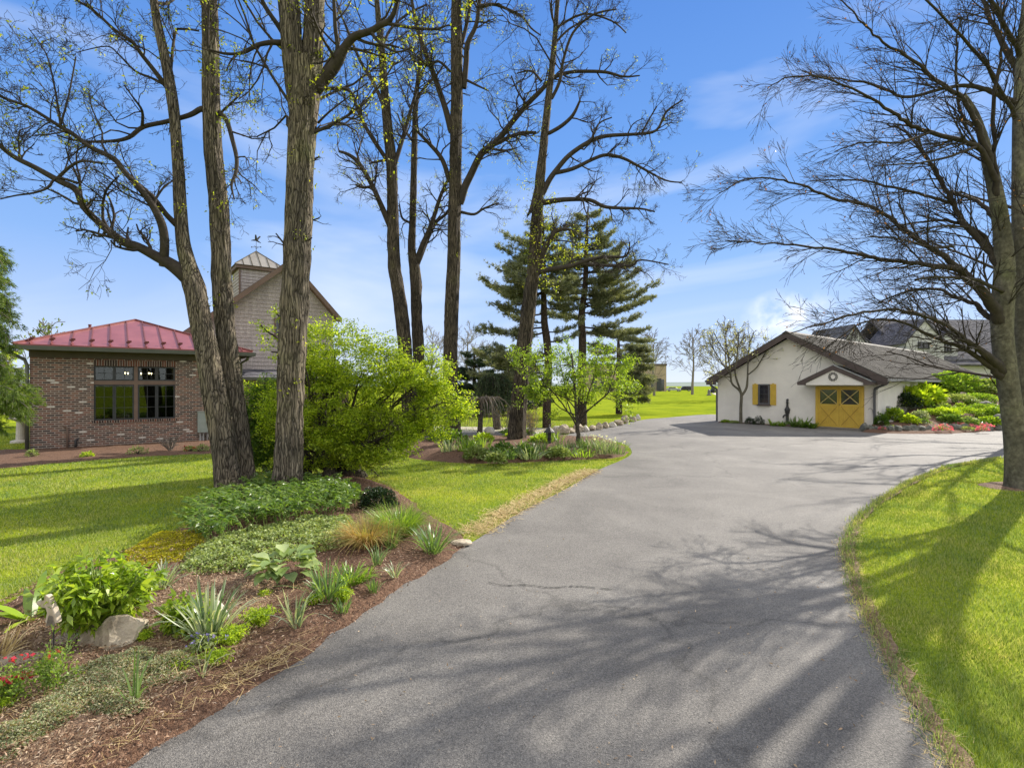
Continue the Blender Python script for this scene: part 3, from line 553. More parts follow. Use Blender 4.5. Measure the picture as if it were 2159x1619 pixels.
for (a, b) in ((wx0, xm-.055), (xm+.055, wx1)):
    for (c, d) in ((wz0, zt-.07), (zt+.07, wz1)):
        m_ = (a+b)/2; fr = MB(); t_ = .05
        for (e0, e1) in ((a, m_-.002), (m_+.002, b)):
            fr.box(e0, e0+t_, .05, .1, c, d); fr.box(e1-t_, e1, .05, .1, c, d); fr.box(e0+t_, e1-t_, .05, .1, c, c+t_); fr.box(e0+t_, e1-t_, .05, .1, d-t_, d)
        fo = fr.build('window', M['frame'], house)
        for (e0, e1) in ((a, m_-.002), (m_+.002, b)):
            MB().box(e0+t_, e1-t_, .072, .078, c+t_, d-t_).build('pane', M['glass'], fo)
            g_ = MB(); xc = (e0+e1)/2; g_.box(xc-.009, xc+.009, .06, .071, c+t_, d-t_); n_ = 2 if d > zt+.1 else 3
            for q in range(1, n_):
                zz = c+t_+(d-c-2*t_)*q/n_; g_.box(e0+t_, xc-.009, .06, .071, zz-.009, zz+.009); g_.box(xc+.009, e1-t_, .06, .071, zz-.009, zz+.009)
            g_.build('muntin', M['frame'], fo)
MB().box(-.02, HW+.02, -.03, .26, 3.142, 3.42).build('frieze_board', M['trimdark'], house)
e0x, e1x, e0y, e1y, ez, ax, ay, az = -.38, 6.78, -.42, HD+.4, 3.56, 3.0, 3.35, 4.93
r = MB(); A = [(e0x,e0y,ez),(e1x,e0y,ez),(e1x,e1y,ez),(e0x,e1y,ez),(ax,ay,az)]
r.add(A+[(x_, y_, z_-.05) for x_, y_, z_ in A[:4]], [(0,1,4),(1,2,4),(2,3,4),(3,0,4),(8,7,6,5),(0,5,6,1),(1,6,7,2),(2,7,8,3),(3,8,5,0)]); roof = r.build('roof', M['redmetal'], house)
sm = MB()
def facez(x_, side):    # y reached by a seam starting at eave x_
    if x_ < ax: t = (x_-e0x)/(ax-e0x)
    else: t = (e1x-x_)/(e1x-ax)
    return t
for k in range(13):
    x_ = e0x+.42+k*.53
    if x_ > e1x-.2: break
    t = facez(x_, 0); sm.bar((x_, e0y, ez+.02), (x_, e0y+(ay-e0y)*t, ez+(az-ez)*t+.02), .03, .045)
for c_ in A[:4]: sm.bar((c_[0], c_[1], c_[2]+.02), (ax, ay, az+.02), .09, .05)
for k in range(13):
    y_ = e0y+.3+k*.53; t = (y_-e0y)/(ay-e0y) if y_ < ay else (e1y-y_)/(e1y-ay)
    if t > .05: sm.bar((e1x, y_, ez+.02), (e1x+(ax-e1x)*t, y_, ez+(az-ez)*t+.02), .03, .045)
sm.build('roof_seam', M['seam'], house)
for k in range(12):
    x_ = e0x+.42+k*.53+.0; t = .085
    if facez(x_, 0) < t: continue
    y_ = e0y+(ay-e0y)*t; z_ = ez+(az-ez)*t+.045
    s_ = MB(); s_.box(x_-.06, x_+.06, y_-.03, y_+.0, z_, z_+.06); s_.box(x_-.025, x_+.1, y_-.05, y_-.03, z_+.03, z_+.1); s_.build('snow_guard', M['seam'], house)
gm = MB(); gp = [(-.12, -.14), (-.13, .0), (0, 0), (0, -.14)]
gm.prism([(e0y+p, ez-.05+q) for p, q in gp], 'x', e0x-.05, e1x+.05); gm.prism([(e1x-p, ez-.05+q) for p, q in gp], 'y', e0y, e1y); gm.build('gutter', M['gutter'], house)
MB().box(e0x+.02, e1x-.02, e0y+.02, -.032, 3.43, 3.46).build('soffit', M['trimdark'], house)
for pts in ([(e0x-.2, e0y+.02, 3.5), (e0x-.22, e0y+.06, 3.36), (-.12, -.02, 3.05), (-.06, -.06, 2.85), (-.06, -.06, 0)], [(e1x-.1, e0y+.3, 3.4), (e1x-.12, e0y+.35, 3.25), (HW+.08, .3, 3.1), (HW+.08, .3, 0)]):
    d = MB(); d.tube([Vector(p) for p in pts], [.055]*len(pts), 8); d.build('downspout', M['gutter'], house, smooth=True)
MB().lathe([(.05, 0), (.05, .3), (.06, .3), (.06, .33)], (1.5, 3.2, 4.3), 10).build('vent_pipe', M['seam'], house)
MB().tube([Vector((.98, -.05, .0)), Vector((.98, -.05, .72)), Vector((.93, -.05, .76)), Vector((.88, .02, .76))], [.03]*4, 8).build('wall_pipe', M['trim'], house, smooth=True)
MB().tube([Vector((1.2, -.06, .0)), Vector((1.2, -.06, .28)), Vector((1.28, .02, .34))], [.035]*3, 8).build('wall_pipe', M['iron'], house, smooth=True)
def housept(x, y, z): return Matrix.Translation(ho) @ Matrix.Rotation(hrz, 4, 'Z') @ Vector((x, y, z))
mt_ = thing('meter_cabinet', 'grey green electric meter cabinet fixed on the brick wall', 'meter box', housept(4.88, 0, 0), hrz)
MB().box(0, .58, -.22, -.002, .36, 1.16).build('cabinet', M['meter'], mt_, bevel=.01)
MB().box(-.01, .59, -.24, -.0, 1.162, 1.18).build('lid', M['meter'], mt_)
mg = MB(); mg.tube([Vector((.36, -.221, .78)), Vector((.36, -.25, .78)), Vector((.36, -.32, .78))], [.09, .09, .06], 16); mg.build('meter_dial', M['stonew'], mt_, smooth=True)
for x_ in (.1, .2, .34): MB().tube([Vector((x_, -.1, -.05)), Vector((x_, -.1, .36))], [.035, .035], 8).build('conduit', M['pipe'], mt_)
gmt = thing('gas_meter', 'small round gas meter with looping pipe below the grey cabinet', 'gas meter', housept(5.35, -.2, 0), hrz)
MB().lathe([(.05, .12), (.11, .16), (.13, .24), (.11, .32), (.04, .36)], (0, 0, 0), 14).build('body', M['pipe'], gmt, smooth=True)
MB().tube([Vector((-.25, .1, 0)), Vector((-.25, .1, .3)), Vector((-.12, .05, .4)), Vector((.1, .05, .4)), Vector((.2, .1, .3)), Vector((.2, .1, 0))], [.022]*6, 8).build('pipe', M['pipe'], gmt, smooth=True)
ch = thing('chandelier', 'chandelier with warm lit bulbs seen through the upper windows', 'chandelier', housept(3.05, 1.6, 2.6), hrz)
cf = MB(); cf.tube([Vector((0,0,0)), Vector((0,0,.5))], [.012,.012], 6); 
for k in range(6):
    a = k*math.pi/3+.3; cf.tube([Vector((0,0,0)), Vector((.25*math.cos(a), .25*math.sin(a), -.08)), Vector((.45*math.cos(a), .45*math.sin(a), .02))], [.01]*3, 5)
cf.build('arms', M['iron'], ch)
for k in range(6):
    a = k*math.pi/3+.3; MB().lathe([(.006, 0), (.022, .025), (.024, .04), (.012, .065)], (.45*math.cos(a), .45*math.sin(a), .03), 8).build('bulb', M['bulb'], ch)

# ------------------------------------------------------------------ gabled shingle house with cupola
go = Vector((-11.49, 26, 0)); gh = thing('gabled_house', 'tall house with taupe shingle gable and dark shingle roof behind the brick wing', 'house', go, hrz)
gx0, gxp, gx1, gz0, gzp, gz1 = -4.15, .6, 3.1, 4.3, 8.33, 5.65
kl = (gzp-gz0)/(gxp-gx0); kr = (gzp-gz1)/(gx1-gxp)
MB().prism([(gx0+.35, 0), (gx1-.3, 0), (gx1-.3, gz1+.3*kr-.15), (gxp, gzp-.2), (gx0+.35, gz0+.35*kl-.15)], 'y', .03, 12).build('wall', M['shingle'], gh)
cl = MB(); z = 2.95; rs = random.Random(3)
while z < gzp-.3:
    z2 = z+.185
    def lim(zz): return (max(gx0+.35, gxp-(gzp-.2-zz)/kl), min(gx1-.3, gxp+(gzp-.2-zz)/kr))
    a0, a1 = lim(z); b0, b1 = lim(min(z2, gzp-.21))
    cl.hexa([(a0, -.028, z), (a1, -.028, z), (a1, .03, z), (a0, .03, z)], [(b0, -.004, z2), (b1, -.004, z2), (b1, .03, z2), (b0, .03, z2)]); z = z2
cl.build('shingle_siding', M['shingle'], gh)
rf = MB()
rf.prism([(gx0, gz0), (gxp, gzp), (gxp, gzp-.12), (gx0, gz0-.12)], 'y', -.45, 12.4); rf.prism([(gxp, gzp), (gx1, gz1), (gx1, gz1-.12), (gxp, gzp-.12)], 'y', -.45, 12.4)
rf.build('roof', M['slate'], gh)
fb = MB(); fb.prism([(gx0, gz0-.02), (gxp, gzp-.02), (gxp, gzp-.3), (gx0, gz0-.3)], 'y', -.5, -.455); fb.prism([(gxp, gzp-.02), (gx1, gz1-.02), (gx1, gz1-.3), (gxp, gzp-.3)], 'y', -.5, -.455)
fb.prism([(gx0+.05, gz0-.125), (gxp, gzp-.125), (gxp, gzp-.2), (gx0+.05, gz0-.2)], 'y', -.45, -.03); fb.prism([(gxp, gzp-.125), (gx1-.05, gz1-.125), (gx1-.05, gz1-.2), (gxp, gzp-.2)], 'y', -.45, -.03)
fb.build('bargeboard', M['trim'], gh)
MB().box(-1.8, gx1+.2, -.9, -.6, 0, 2.5).build('brick_base', M['brick'], gh)
MB().prism([(-1.25, 2.55), (-.03, 2.95), (-.03, 2.5), (-1.25, 2.5)], 'x', -1.9, gx1+.4).build('pent_roof', M['slate'], gh)
MB().box(-1.95, gx1+.45, -1.38, -1.26, 2.43, 2.56).build('gutter', M['gutter'], gh)
wf = MB(); a, b, c, d = -.05, 1.0, 4.55, 5.45
for q in ((a, a+.07, c, d), (b-.07, b, c, d), (a+.07, b-.07, c, c+.07), (a+.07, b-.07, d-.07, d)): wf.box(q[0], q[1], -.08, -.03, q[2], q[3])
wo = wf.build('window', M['trim'], gh); MB().box(a+.07, b-.07, -.06, -.03, c+.07, d-.07).build('pane', M['darkglass'], wo)
cp = Vector((gxp, 7.35, 0)); q = MB(); q.box(cp.x-1.12, cp.x+1.12, cp.y-1.12, cp.y+1.12, 6.6, 9.05); cu = q.build('cupola', M['shingle'], gh)
q = MB(); z = 7.0
while z < 9.0: q.box(cp.x-1.14, cp.x+1.14, cp.y-1.14, cp.y-1.121, z, z+.012); q.box(cp.x-1.14, cp.x-1.121, cp.y-1.1, cp.y+1.1, z, z+.012); z += .185
for sx in (-1, 1): q.box(cp.x+sx*1.1-.05, cp.x+sx*1.1+.05, cp.y-1.17, cp.y-1.142, 6.8, 8.9)
q.box(cp.x-1.3, cp.x+1.3, cp.y-1.3, cp.y+1.3, 8.9, 9.08); q.build('cupola_trim', M['trim'], cu)
q = MB(); B = [(cp.x-1.38, cp.y-1.38, 9.09), (cp.x+1.38, cp.y-1.38, 9.09), (cp.x+1.38, cp.y+1.38, 9.09), (cp.x-1.38, cp.y+1.38, 9.09), (cp.x, cp.y, 10.25)]
q.add(B, [(0,1,4),(1,2,4),(2,3,4),(3,0,4),(3,2,1,0)]); q.build('cupola_roof', pmat('warm_grey_metal', [(.24,.22,.2), (.32,.3,.27)], 2, .4, metallic=.4), cu)
q = MB()
for k in range(1, 6):
    x_ = -1.38+k*.46; t = 1-abs(x_)/1.38
    for s in (0, 1):
        if s == 0: q.bar((cp.x+x_, cp.y-1.38, 9.11), (cp.x+x_, cp.y-1.38+1.38*t, 9.11+1.16*t), .03, .04)
        else: q.bar((cp.x+1.38, cp.y+x_, 9.11), (cp.x+1.38-1.38*t, cp.y+x_, 9.11+1.16*t), .03, .04)
for c_ in B[:4]: q.bar(c_, B[4], .05, .05)
q.build('cupola_seam', M['trimdark'], cu)
MB().tube([Vector((-2.9, 3.6, 5.2)), Vector((-2.9, 3.6, 6.1))], [.06, .06], 8).build('vent_pipe', M['iron'], gh)
vp = Matrix.Translation(go) @ Matrix.Rotation(hrz, 4, 'Z') @ Vector((cp.x, cp.y, 10.22))
wvn = thing('weathervane', 'dark weathervane with a flying bird above the cupola', 'weathervane', vp)
q = MB(); q.tube([Vector((0,0,0)), Vector((0,0,.75))], [.015,.012], 6); q.bar((-.25,0,.28), (.25,0,.28), .02, .02); q.bar((0,-.25,.29), (0,.25,.29), .02, .02)
for c_ in ((-.27,0,.28),(.27,0,.28),(0,0,.2)): q.lathe([(.01,-.04),(.045,0),(.01,.04)], c_, 8)
q.build('pole', M['iron'], wvn)
q = MB(); q.add([(-.33,0,.68),(-.1,.02,.72),(.1,.02,.66),(.28,0,.5),(-.02,-.02,.64),(-.3,-.02,.66)], [(0,1,4,5),(1,2,3,4)])
q.hexa([(-.08,-.02,.7),(.08,-.02,.68),(.08,.0,.68),(-.08,.0,.7)], [(.02,-.2,.98),(.1,-.2,.96),(.1,-.18,.96),(.02,-.18,.98)]); q.hexa([(-.08,.0,.7),(.08,.0,.68),(.08,.02,.68),(-.08,.02,.7)], [(.1,.2,1.0),(.18,.2,.98),(.18,.22,.98),(.1,.22,1.0)])
q.tube([Vector((-.32,0,.68)), Vector((-.15,0,.7)), Vector((.05,0,.68)), Vector((.28,0,.52))], [.012,.04,.05,.015], 6); q.build('bird', M['iron'], wvn)

# ------------------------------------------------------------------ stone mansion behind the barn
MY = 60.0
def mx_(px): return (px-CX)/F*MY
def mz_(py): return EYE+(HZ-py)/F*MY
man = thing('mansion', 'large stone mansion with steep slate roofs rising behind the barn', 'house', (mx_(1990), MY, 0))
X = lambda px: mx_(px)-mx_(1990)
MB().box(X(1884), X(2300), 0, 11, 0, mz_(757)).build('wall', M['mansion'], man)
MB().box(X(1968), X(2300), -.5, -.02, 0, mz_(772)).build('lower_wall', M['render'], man)
rf = MB(); e, t = mz_(756), mz_(661)
rf.prism([(-.9, e-.1), (5.6, t), (12.2, e-.1), (12.2, e-.35), (5.6, t-.3), (-.9, e-.35)], 'x', X(1905), X(2320)); rf.build('roof', M['slate'], man)
MB().prism([(-1.6, mz_(768)), (-.02, mz_(757)), (-.02, mz_(770)), (-1.6, mz_(771))], 'x', X(1968), X(2300)).build('lower_roof', M['slate'], man)
def gable(x0, xp, x1, zl, zp, zr, y0, y1, wall, cz=0, oh=.3, th=.16):
    MB().prism([(x0, 0), (x1, 0), (x1, zr), (xp, zp), (x0, zl)], 'y', y0, y1).build('gable_wall', wall, man)
    r = MB(); kl = (zp-zl)/(xp-x0); kr = (zp-zr)/(x1-xp)
    r.prism([(x0-oh, zl-oh*kl+.02), (xp, zp+.02), (xp, zp+th+.1), (x0-oh, zl-oh*kl+th)], 'y', y0-.2, y1); r.prism([(xp, zp+.02), (x1+oh, zr-oh*kr+.02), (x1+oh, zr-oh*kr+th), (xp, zp+th+.1)], 'y', y0-.2, y1)
    return r.build('gable_roof', M['slate'], man)
gable(X(1889), X(1926), X(1966), mz_(722), mz_(680), mz_(722), -1.6, 5, M['mansion'])
gable(X(1974), X(1992), X(2012), mz_(718), mz_(700), mz_(718), -.45, 4, M['mansion'], oh=.3, th=.2)
gable(X(1785), X(1800), X(1828), mz_(712), mz_(688), mz_(728), 0, 8, M['mansion'], oh=.3)
gable(X(1816), X(1840), X(1868), mz_(716), mz_(694), mz_(716), 3, 10, M['mansion'], oh=.3)
for (a, b, c, d, y_) in ((1912, 1935, 738, 724, -1.6), (1984, 1998, 744, 721, -.45), (1980, 1996, 765, 760, -.5)):
    q = MB(); x0, x1, z0, z1 = X(a), X(b), mz_(c), mz_(d)
    for k in ((x0, x0+.1, z0, z1), (x1-.1, x1, z0, z1), (x0+.1, x1-.1, z0, z0+.1), (x0+.1, x1-.1, z1-.1, z1), ((x0+x1)/2-.05, (x0+x1)/2+.05, z0+.1, z1-.1)): q.box(k[0], k[1], y_-.12, y_-.005, k[2], k[3])
    wo = q.build('window', M['frame'], man); MB().box(x0+.1, x1-.1, y_-.06, y_-.004, z0+.1, z1-.1).build('pane', M['darkglass'], wo)

# ------------------------------------------------------------------ far office block, cars, odds and ends on the far lawn
OY = 190.0
off = thing('office_block', 'flat roofed tan brick office block far across the lawn', 'building', (0, OY, 0))
x0, x1, hz = (1236-CX)/F*OY, (1405-CX)/F*OY, EYE+(HZ-768)/F*OY
MB().box(x0, x1, 0, 25, 0, hz).build('wall', M['office'], off); MB().box(x0-.2, x1+.2, -.2, 25.2, hz-.5, hz+.2).build('parapet', M['fascia'], off)
for k in range(9):
    xx = x0+2+k*3.0
    if xx+1.6 > x1: break
    MB().box(xx, xx+1.6, -.06, -.003, .2, 4.2).build('window', M['darkglass'], off)
for k, pc in enumerate((1362, 1388)): MB().box((pc-4-CX)/F*OY, (pc+6-CX)/F*OY, -.12, -.065, .0, 4.6).build('entrance', M['frame'], off)
def car(name, label, cat, loc, rz, paint, suv):
    t = thing(name, label, cat, loc, rz); Lh = 2.35; h = 1.75 if suv else 1.42
    b = MB(); prof = [(-Lh, .35), (Lh, .35), (Lh, .75), (Lh-.15, .95), (1.15, 1.02), (.55, h-.04), (-1.2 if not suv else -2.0, h), (-1.95 if not suv else -2.3, 1.0 if not suv else 1.1), (-Lh, .9)]
    b.prism(prof, 'y', -.88, .88); b.build('body', paint, t, bevel=.06)
    g_ = MB(); wp = [(1.0, 1.04), (.5, h-.1), (-1.15 if not suv else -1.95, h-.08), (-1.75 if not suv else -2.1, 1.04)]
    g_.prism(wp, 'y', -.9, -.884); g_.prism(wp, 'y', .884, .9); g_.build('window', M['darkglass'], t)
    for sx in (-1.4, 1.45):
        for sy in (-.8, .8):
            w_ = MB(); w_.tube([Vector((sx, sy-.12, .34)), Vector((sx, sy+.12, .34))], [.34, .34], 16); wo = w_.build('wheel', M['rubber'], t)
            r_ = MB(); r_.tube([Vector((sx, sy+(.125 if sy > 0 else -.125), .34)), Vector((sx, sy+(.13 if sy > 0 else -.13), .34))], [.2, .2], 12); r_.build('rim', M['carsilver'], wo)
    for sy in (-.6, .6):
        MB().box(Lh-.02, Lh+.02, sy-.2, sy+.2, .62, .76).build('headlight', M['stonew'], t)
    return t
car('parked_car', 'silver parked car beside the far office block', 'car', ((1420-CX)/F*178, 178, .12), math.radians(-12), M['carsilver'], False)
car('parked_car', 'black parked wagon to the right of the silver car', 'car', ((1443-CX)/F*182, 182, .12), math.radians(168), M['cardark'], True)
q = thing('stone_urn', 'dark squat stone urn on the far lawn left of the barn', 'urn', G(1495, 834)); z = G(1495, 834).y/1130
MB().lathe([(3.5*z*1.6, 0), (3.5*z*1.3, 2*z), (3*z, 3.5*z), (3.2*z, 9*z), (2*z, 11*z), (1*z, 12*z)], n=12).build('body', M['stoneg'], q, smooth=True)
MB().lathe([(2*z, 10.8*z), (2.6*z, 11.6*z), (.6*z, 13*z)], n=12).build('cap', M['iron'], q)
q = thing('lawn_mower', 'small black ride on mower on a pale pad beside the barn corner', 'mower', G(1508, 829)+Vector((0,0,.06)), .2)
MB().prism([(-1.6, .3), (1.6, .3), (1.6, .9), (.6, 1.0), (.3, .8), (-.4, .8), (-.6, 1.7), (-.9, 1.7), (-.9, .9), (-1.6, .8)], 'y', -.6, .6).build('body', M['cardark'], q, bevel=.05)
for sx, r_ in ((-1.0, .5), (1.1, .35)):
    for sy in (-.7, .7): MB().tube([Vector((sx, sy-.12, r_)), Vector((sx, sy+.12, r_))], [r_, r_], 14).build('wheel', M['rubber'], q)
MB().tube([Vector((.2, 0, .9)), Vector((-.1, 0, 1.5))], [.04, .2], 8).build('steering_wheel', M['rubber'], q)
props(sheet('mower_pad', [tuple(G(*p).xy) for p in [(1500, 829), (1520, 828), (1560, 829), (1560, 835), (1512, 834)]], M['concrete'], flat(.02), 2.0), kind='structure', label='pale gravel pad on the far lawn')

# stone lantern left of the brick house
sl = thing('stone_lantern', 'pale stone garden lantern behind the conifer at the brick house corner', 'lantern', ((43-CX)/F*20.5, 20.5, 0))
MB().lathe([(.3, 0), (.3, .08), (.14, .12), (.12, .8), (.2, .86)], n=14).build('post', M['stonew'], sl, smooth=False)
MB().lathe([(.2, .86), (.36, .92), (.36, .98)], n=6).build('platform', M['stonew'], sl)
q = MB()
for k in range(4):
    a = k*math.pi/2+math.pi/4; q.box(.24*math.cos(a)-.045, .24*math.cos(a)+.045, .24*math.sin(a)-.045, .24*math.sin(a)+.045, .98, 1.24)
q.build('light_chamber', M['stonew'], sl)
MB().lathe([(.46, 1.22), (.44, 1.27), (.2, 1.4), (.05, 1.46)], n=6).build('roof', M['stonew'], sl); MB().lathe([(.04, 1.44), (.07, 1.5), (.01, 1.58)], n=8).build('finial', M['stonew'], sl)
# black bollard lantern in the far bed
bl = thing('path_lantern', 'short dark pagoda topped path lantern between the daffodils', 'lantern', G(1158, 949)+Vector((0,0,.05)))
MB().lathe([(.12, 0), (.12, .03), (.06, .04), (.06, .3), (.1, .34)], n=10).build('post', M['iron'], bl)
q = MB()
for k in range(6): a = k*math.pi/3; q.box(.1*math.cos(a)-.012, .1*math.cos(a)+.012, .1*math.sin(a)-.012, .1*math.sin(a)+.012, .34, .56)
q.lathe([(.06, .34), (.06, .56)], n=8); q.build('cage', M['iron'], bl); MB().lathe([(.19, .55), (.17, .59), (.06, .7), (.015, .76), (.03, .79), (.005, .82)], n=10).build('cap', M['iron'], bl)
# antique hand pump in front of the barn wall
pl = G(1659, 897); hp = thing('hand_pump', 'old black cast iron hand pump standing before the barn wall', 'pump', pl+Vector((0, -.05, 0)))
MB().lathe([(.15, 0), (.13, .05), (.075, .08), (.07, .62), (.11, .66), (.12, .8), (.15, .86), (.12, .93), (.07, 1.0), (.05, 1.2), (.08, 1.24), (.05, 1.3), (.065, 1.42), (.02, 1.46)], n=14).build('body', M['iron'], hp, smooth=True)
MB().tube([Vector((0,0,.55)), Vector((-.15,-.05,.58)), Vector((-.25,-.08,.52)), Vector((-.27,-.08,.42))], [.05,.045,.04,.04], 8).build('spout', M['iron'], hp, smooth=True)
MB().tube([Vector((0,0,1.3)), Vector((.1,.02,1.12)), Vector((.16,.03,.85)), Vector((.17,.03,.5))], [.025,.022,.02,.025], 6).build('handle', M['iron'], hp, smooth=True)

# ------------------------------------------------------------------ stones
def rock(name, label, cat, loc, sx, sy, sz, rz, mat, seed, group=None, rough=.22, cuts=12, sink=.25):
    rg = random.Random(seed); bm = __import__('bmesh').new(); import bmesh
    bmesh.ops.create_icosphere(bm, subdivisions=3, radius=1)
    pl = []
    for _ in range(cuts):
        d = Vector((rg.gauss(0,1), rg.gauss(0,1), rg.gauss(0,1))).normalized(); pl.append((d, rg.uniform(.62, .95)))
    for v in bm.verts:
        p = v.co.copy()
        for d, h in pl:
            e = p.dot(d)-h
            if e > 0: p -= d*e
        p *= 1+rough*.5*noise.noise(p*2.1+Vector((seed, 0, 0)))+rough*.2*noise.noise(p*7+Vector((seed, 3, 0)))
        v.co = Vector((p.x*sx, p.y*sy, max(p.z, -sink*1.6)*sz+sz*.55))
    me = bpy.data.meshes.new(name); bm.to_mesh(me); bm.free(); me.materials.append(mat)
    o = bpy.data.objects.new(name, me); COL.objects.link(o); o.location = loc; o.rotation_euler = (0, 0, rz)
    return props(o, label, cat, group)
rock('garden_rock', 'large tan lichen spotted boulder in front of the leafy peony', 'rock', G(250, 1378)+Vector((0,0,.02)), .235, .18, .2, .3, M['stone'], 11, rough=.3)
rock('garden_rock', 'small upright tan rock just left of the big boulder', 'rock', G(190, 1383)+Vector((0,0,.02)), .1, .08, .13, .3, M['stone'], 12)
rock('garden_rock', 'low flat tan rock under the bird ornament', 'rock', G(138, 1375)+Vector((0,0,.0)), .22, .15, .09, -.2, M['stone'], 13)
rock('garden_rock', 'broad flat stone at the left edge behind the red flowers', 'rock', G(40, 1420)+Vector((0,0,.0)), .3, .17, .1, .5, M['stone'], 14)
rock('garden_rock', 'white rock half hidden behind the largest strap leaved clump', 'rock', G(455, 1335)+Vector((0,0,.03)), .15, .12, .17, .5, M['stonew'], 15)
rock('garden_rock', 'flat pale slab at the bed tip beside the driveway', 'rock', G(967, 1152)+Vector((0,0,.02)), .19, .12, .05, .4, M['stone'], 16)
rock('garden_rock', 'small white rock in the far mulch bed left of the leaning trunk', 'rock', G(1032, 921)+Vector((0,0,.1)), .25, .2, .22, .4, M['stonew'], 17)
ORD = ['first', 'second', 'third', 'fourth', 'fifth', 'sixth', 'seventh', 'eighth', 'ninth', 'tenth', 'eleventh', 'twelfth', 'thirteenth', 'fourteenth', 'fifteenth', 'sixteenth', 'seventeenth', 'eighteenth']
xs = [1176, 1190, 1204, 1219, 1234, 1248, 1262, 1276, 1291, 1304, 1318, 1332, 1345]; ys_ = [914, 916, 914, 912, 911, 909, 907, 904, 901, 898, 894, 890, 886.5]
rg = random.Random(5)
for i, (a, b) in enumerate(zip(xs, ys_)):
    s = rg.uniform(.75, 1.15); nm = 'mottled' if i % 3 else 'pale squarish'
    rock('edging_rock', f'{ORD[i]} {nm} boulder from the left edging the far lawn', 'rock', G(a, b-1)+Vector((0,0,.0)), .27*s, .24*s, .26*s*rg.uniform(.7, 1.1), rg.uniform(0, 3), M['stone'] if i % 4 else M['stonew'], 40+i, 'boulders edging the far lawn', .3, 14)
xs = [1820, 1832, 1845, 1858, 1873, 1889, 1905, 1921, 1937, 1954, 1970, 1987, 2006, 2028, 2050, 2072, 2094, 2116]
for i, a in enumerate(xs):
    b = 911+3.5*math.sin((i+.5)/len(xs)*math.pi)-(i/len(xs))**2*5; s = rg.uniform(.85, 1.1)
    nxt = (xs[i+1]-a) if i+1 < len(xs) else 22; hw = nxt/2*24.5/F*1.08
    rock('wall_stone', f'{ORD[i]} grey stone from the left in the low wall round the barn garden', 'stone', G(a+nxt/2, b-1)+Vector((0,.1,-.02)), hw*1.12, .26*s, .27*s, rg.uniform(-.12, .12)+(3.14 if i % 2 else 0), M['stoneg'], 70+i, 'stones of the barn garden wall', .25, 16)

# ------------------------------------------------------------------ trees
def path(px, Y0, Y1, per=4, wob=0, seed=0):
    """px: (x, y, width) list in photo pixels; depth runs from Y0 to Y1."""
    n = len(px); ds = [0]
    for a, b in zip(px[:-1], px[1:]): ds.append(ds[-1]+math.hypot(a[0]-b[0], a[1]-b[1]))
    w = []
    for p, d in zip(px, ds):
        Y = Y0+(Y1-Y0)*d/ds[-1]; q = P(p[0], p[1], Y); w.append((q.x, q.y, q.z, p[2]/2/F*Y))
    c = np.array(catmull(w, per, False)); c[:, 3] = np.maximum(c[:, 3], .004)
    if wob:
        rg = np.random.default_rng(seed); c[1:-1, :3] += rg.normal(0, wob, (len(c)-2, 3))
    return c[:, :3], c[:, 3]
def snapY(built, px, py, default):
    best = (60.0, default)
    for p, r in built:
        X_ = CX+F*p[:, 0]/p[:, 1]; Y_ = HZ-F*(p[:, 2]-EYE)/p[:, 1]; d = np.hypot(X_-px, Y_-py); i = int(d.argmin())
        if d[i] < best[0]: best = (d[i], p[i, 1])
    return best[1]
def trunkmesh(name, paths, mat, parent, n=48, amp=.07, step=.07):
    Vs, Fs, b = [], [], 0
    for pts, rad in paths:
        d = np.r_[0, np.cumsum(np.linalg.norm(np.diff(pts, axis=0), axis=1))]; k = max(4, int(d[-1]/step)); s = np.linspace(0, d[-1], k)
        pp = np.stack([np.interp(s, d, pts[:, i]) for i in range(3)], 1); rr_ = np.interp(s, d, rad)
        V, Fc = tube_arrays(pp, rr_, n); V = V.reshape(k, n, 3)
        for i in range(k):
            tw = s[i]*.25; a_ = amp*(1.3 if rr_[i] > .15 else .7)
            for j in range(n):
                th = 2*math.pi*j/n+tw*.3; c_, s__ = math.cos(th), math.sin(th)
                f1 = noise.noise(Vector((c_*5.4+pts[0, 0], s__*5.4, s[i]*.4))); f2 = noise.noise(Vector((c_*1.1, s__*1.1+pts[0, 0], s[i]*.5)))
                f = .985-a_*1.5*min(1, abs(f1)*3.4)+.04*f2
                V[i, j] = pp[i]+(V[i, j]-pp[i])*f
        Vs.append(V.reshape(-1, 3)); Fs.append(Fc+b); b += k*n
    return npmesh(name, np.concatenate(Vs), np.concatenate(Fs), mat, parent, smooth=True)
def nrm(v): return v/(np.linalg.norm(v)+1e-9)
def grow(rg, p, d, Ln, r, lvl, out, tips, gn=.22, up=.03, kids=(4, 3, 3), ratio=.62, nseg=5, spread=.8, mind=.003):
    pts = [p]; st = Ln/nseg; dd = d
    for i in range(nseg):
        dd = nrm(dd+rg.normal(0, gn, 3)+np.array([0, 0, up])); p = p+dd*st; pts.append(p)
    pts = np.array(pts); out.append((pts, np.maximum(np.linspace(r, r*.4, nseg+1), mind)))
    if lvl < len(kids):
        for k in range(kids[lvl]):
            t = rg.uniform(.2, 1); i = min(int(t*nseg), nseg-1); q = pts[i]+(pts[i+1]-pts[i])*(t*nseg-i)
            T = nrm(pts[i+1]-pts[i]); s = nrm(np.cross(T, rg.normal(0, 1, 3))); a = rg.uniform(.45, 1.0)*spread
            grow(rg, q, nrm(T*math.cos(a)+s*math.sin(a)), Ln*ratio*rg.uniform(.65, 1.15)*(1.15-.4*t), max(r*.5*(1.1-.4*t), mind), lvl+1, out, tips, gn, up, kids, ratio, nseg, spread, mind)
    else: tips.append(pts)
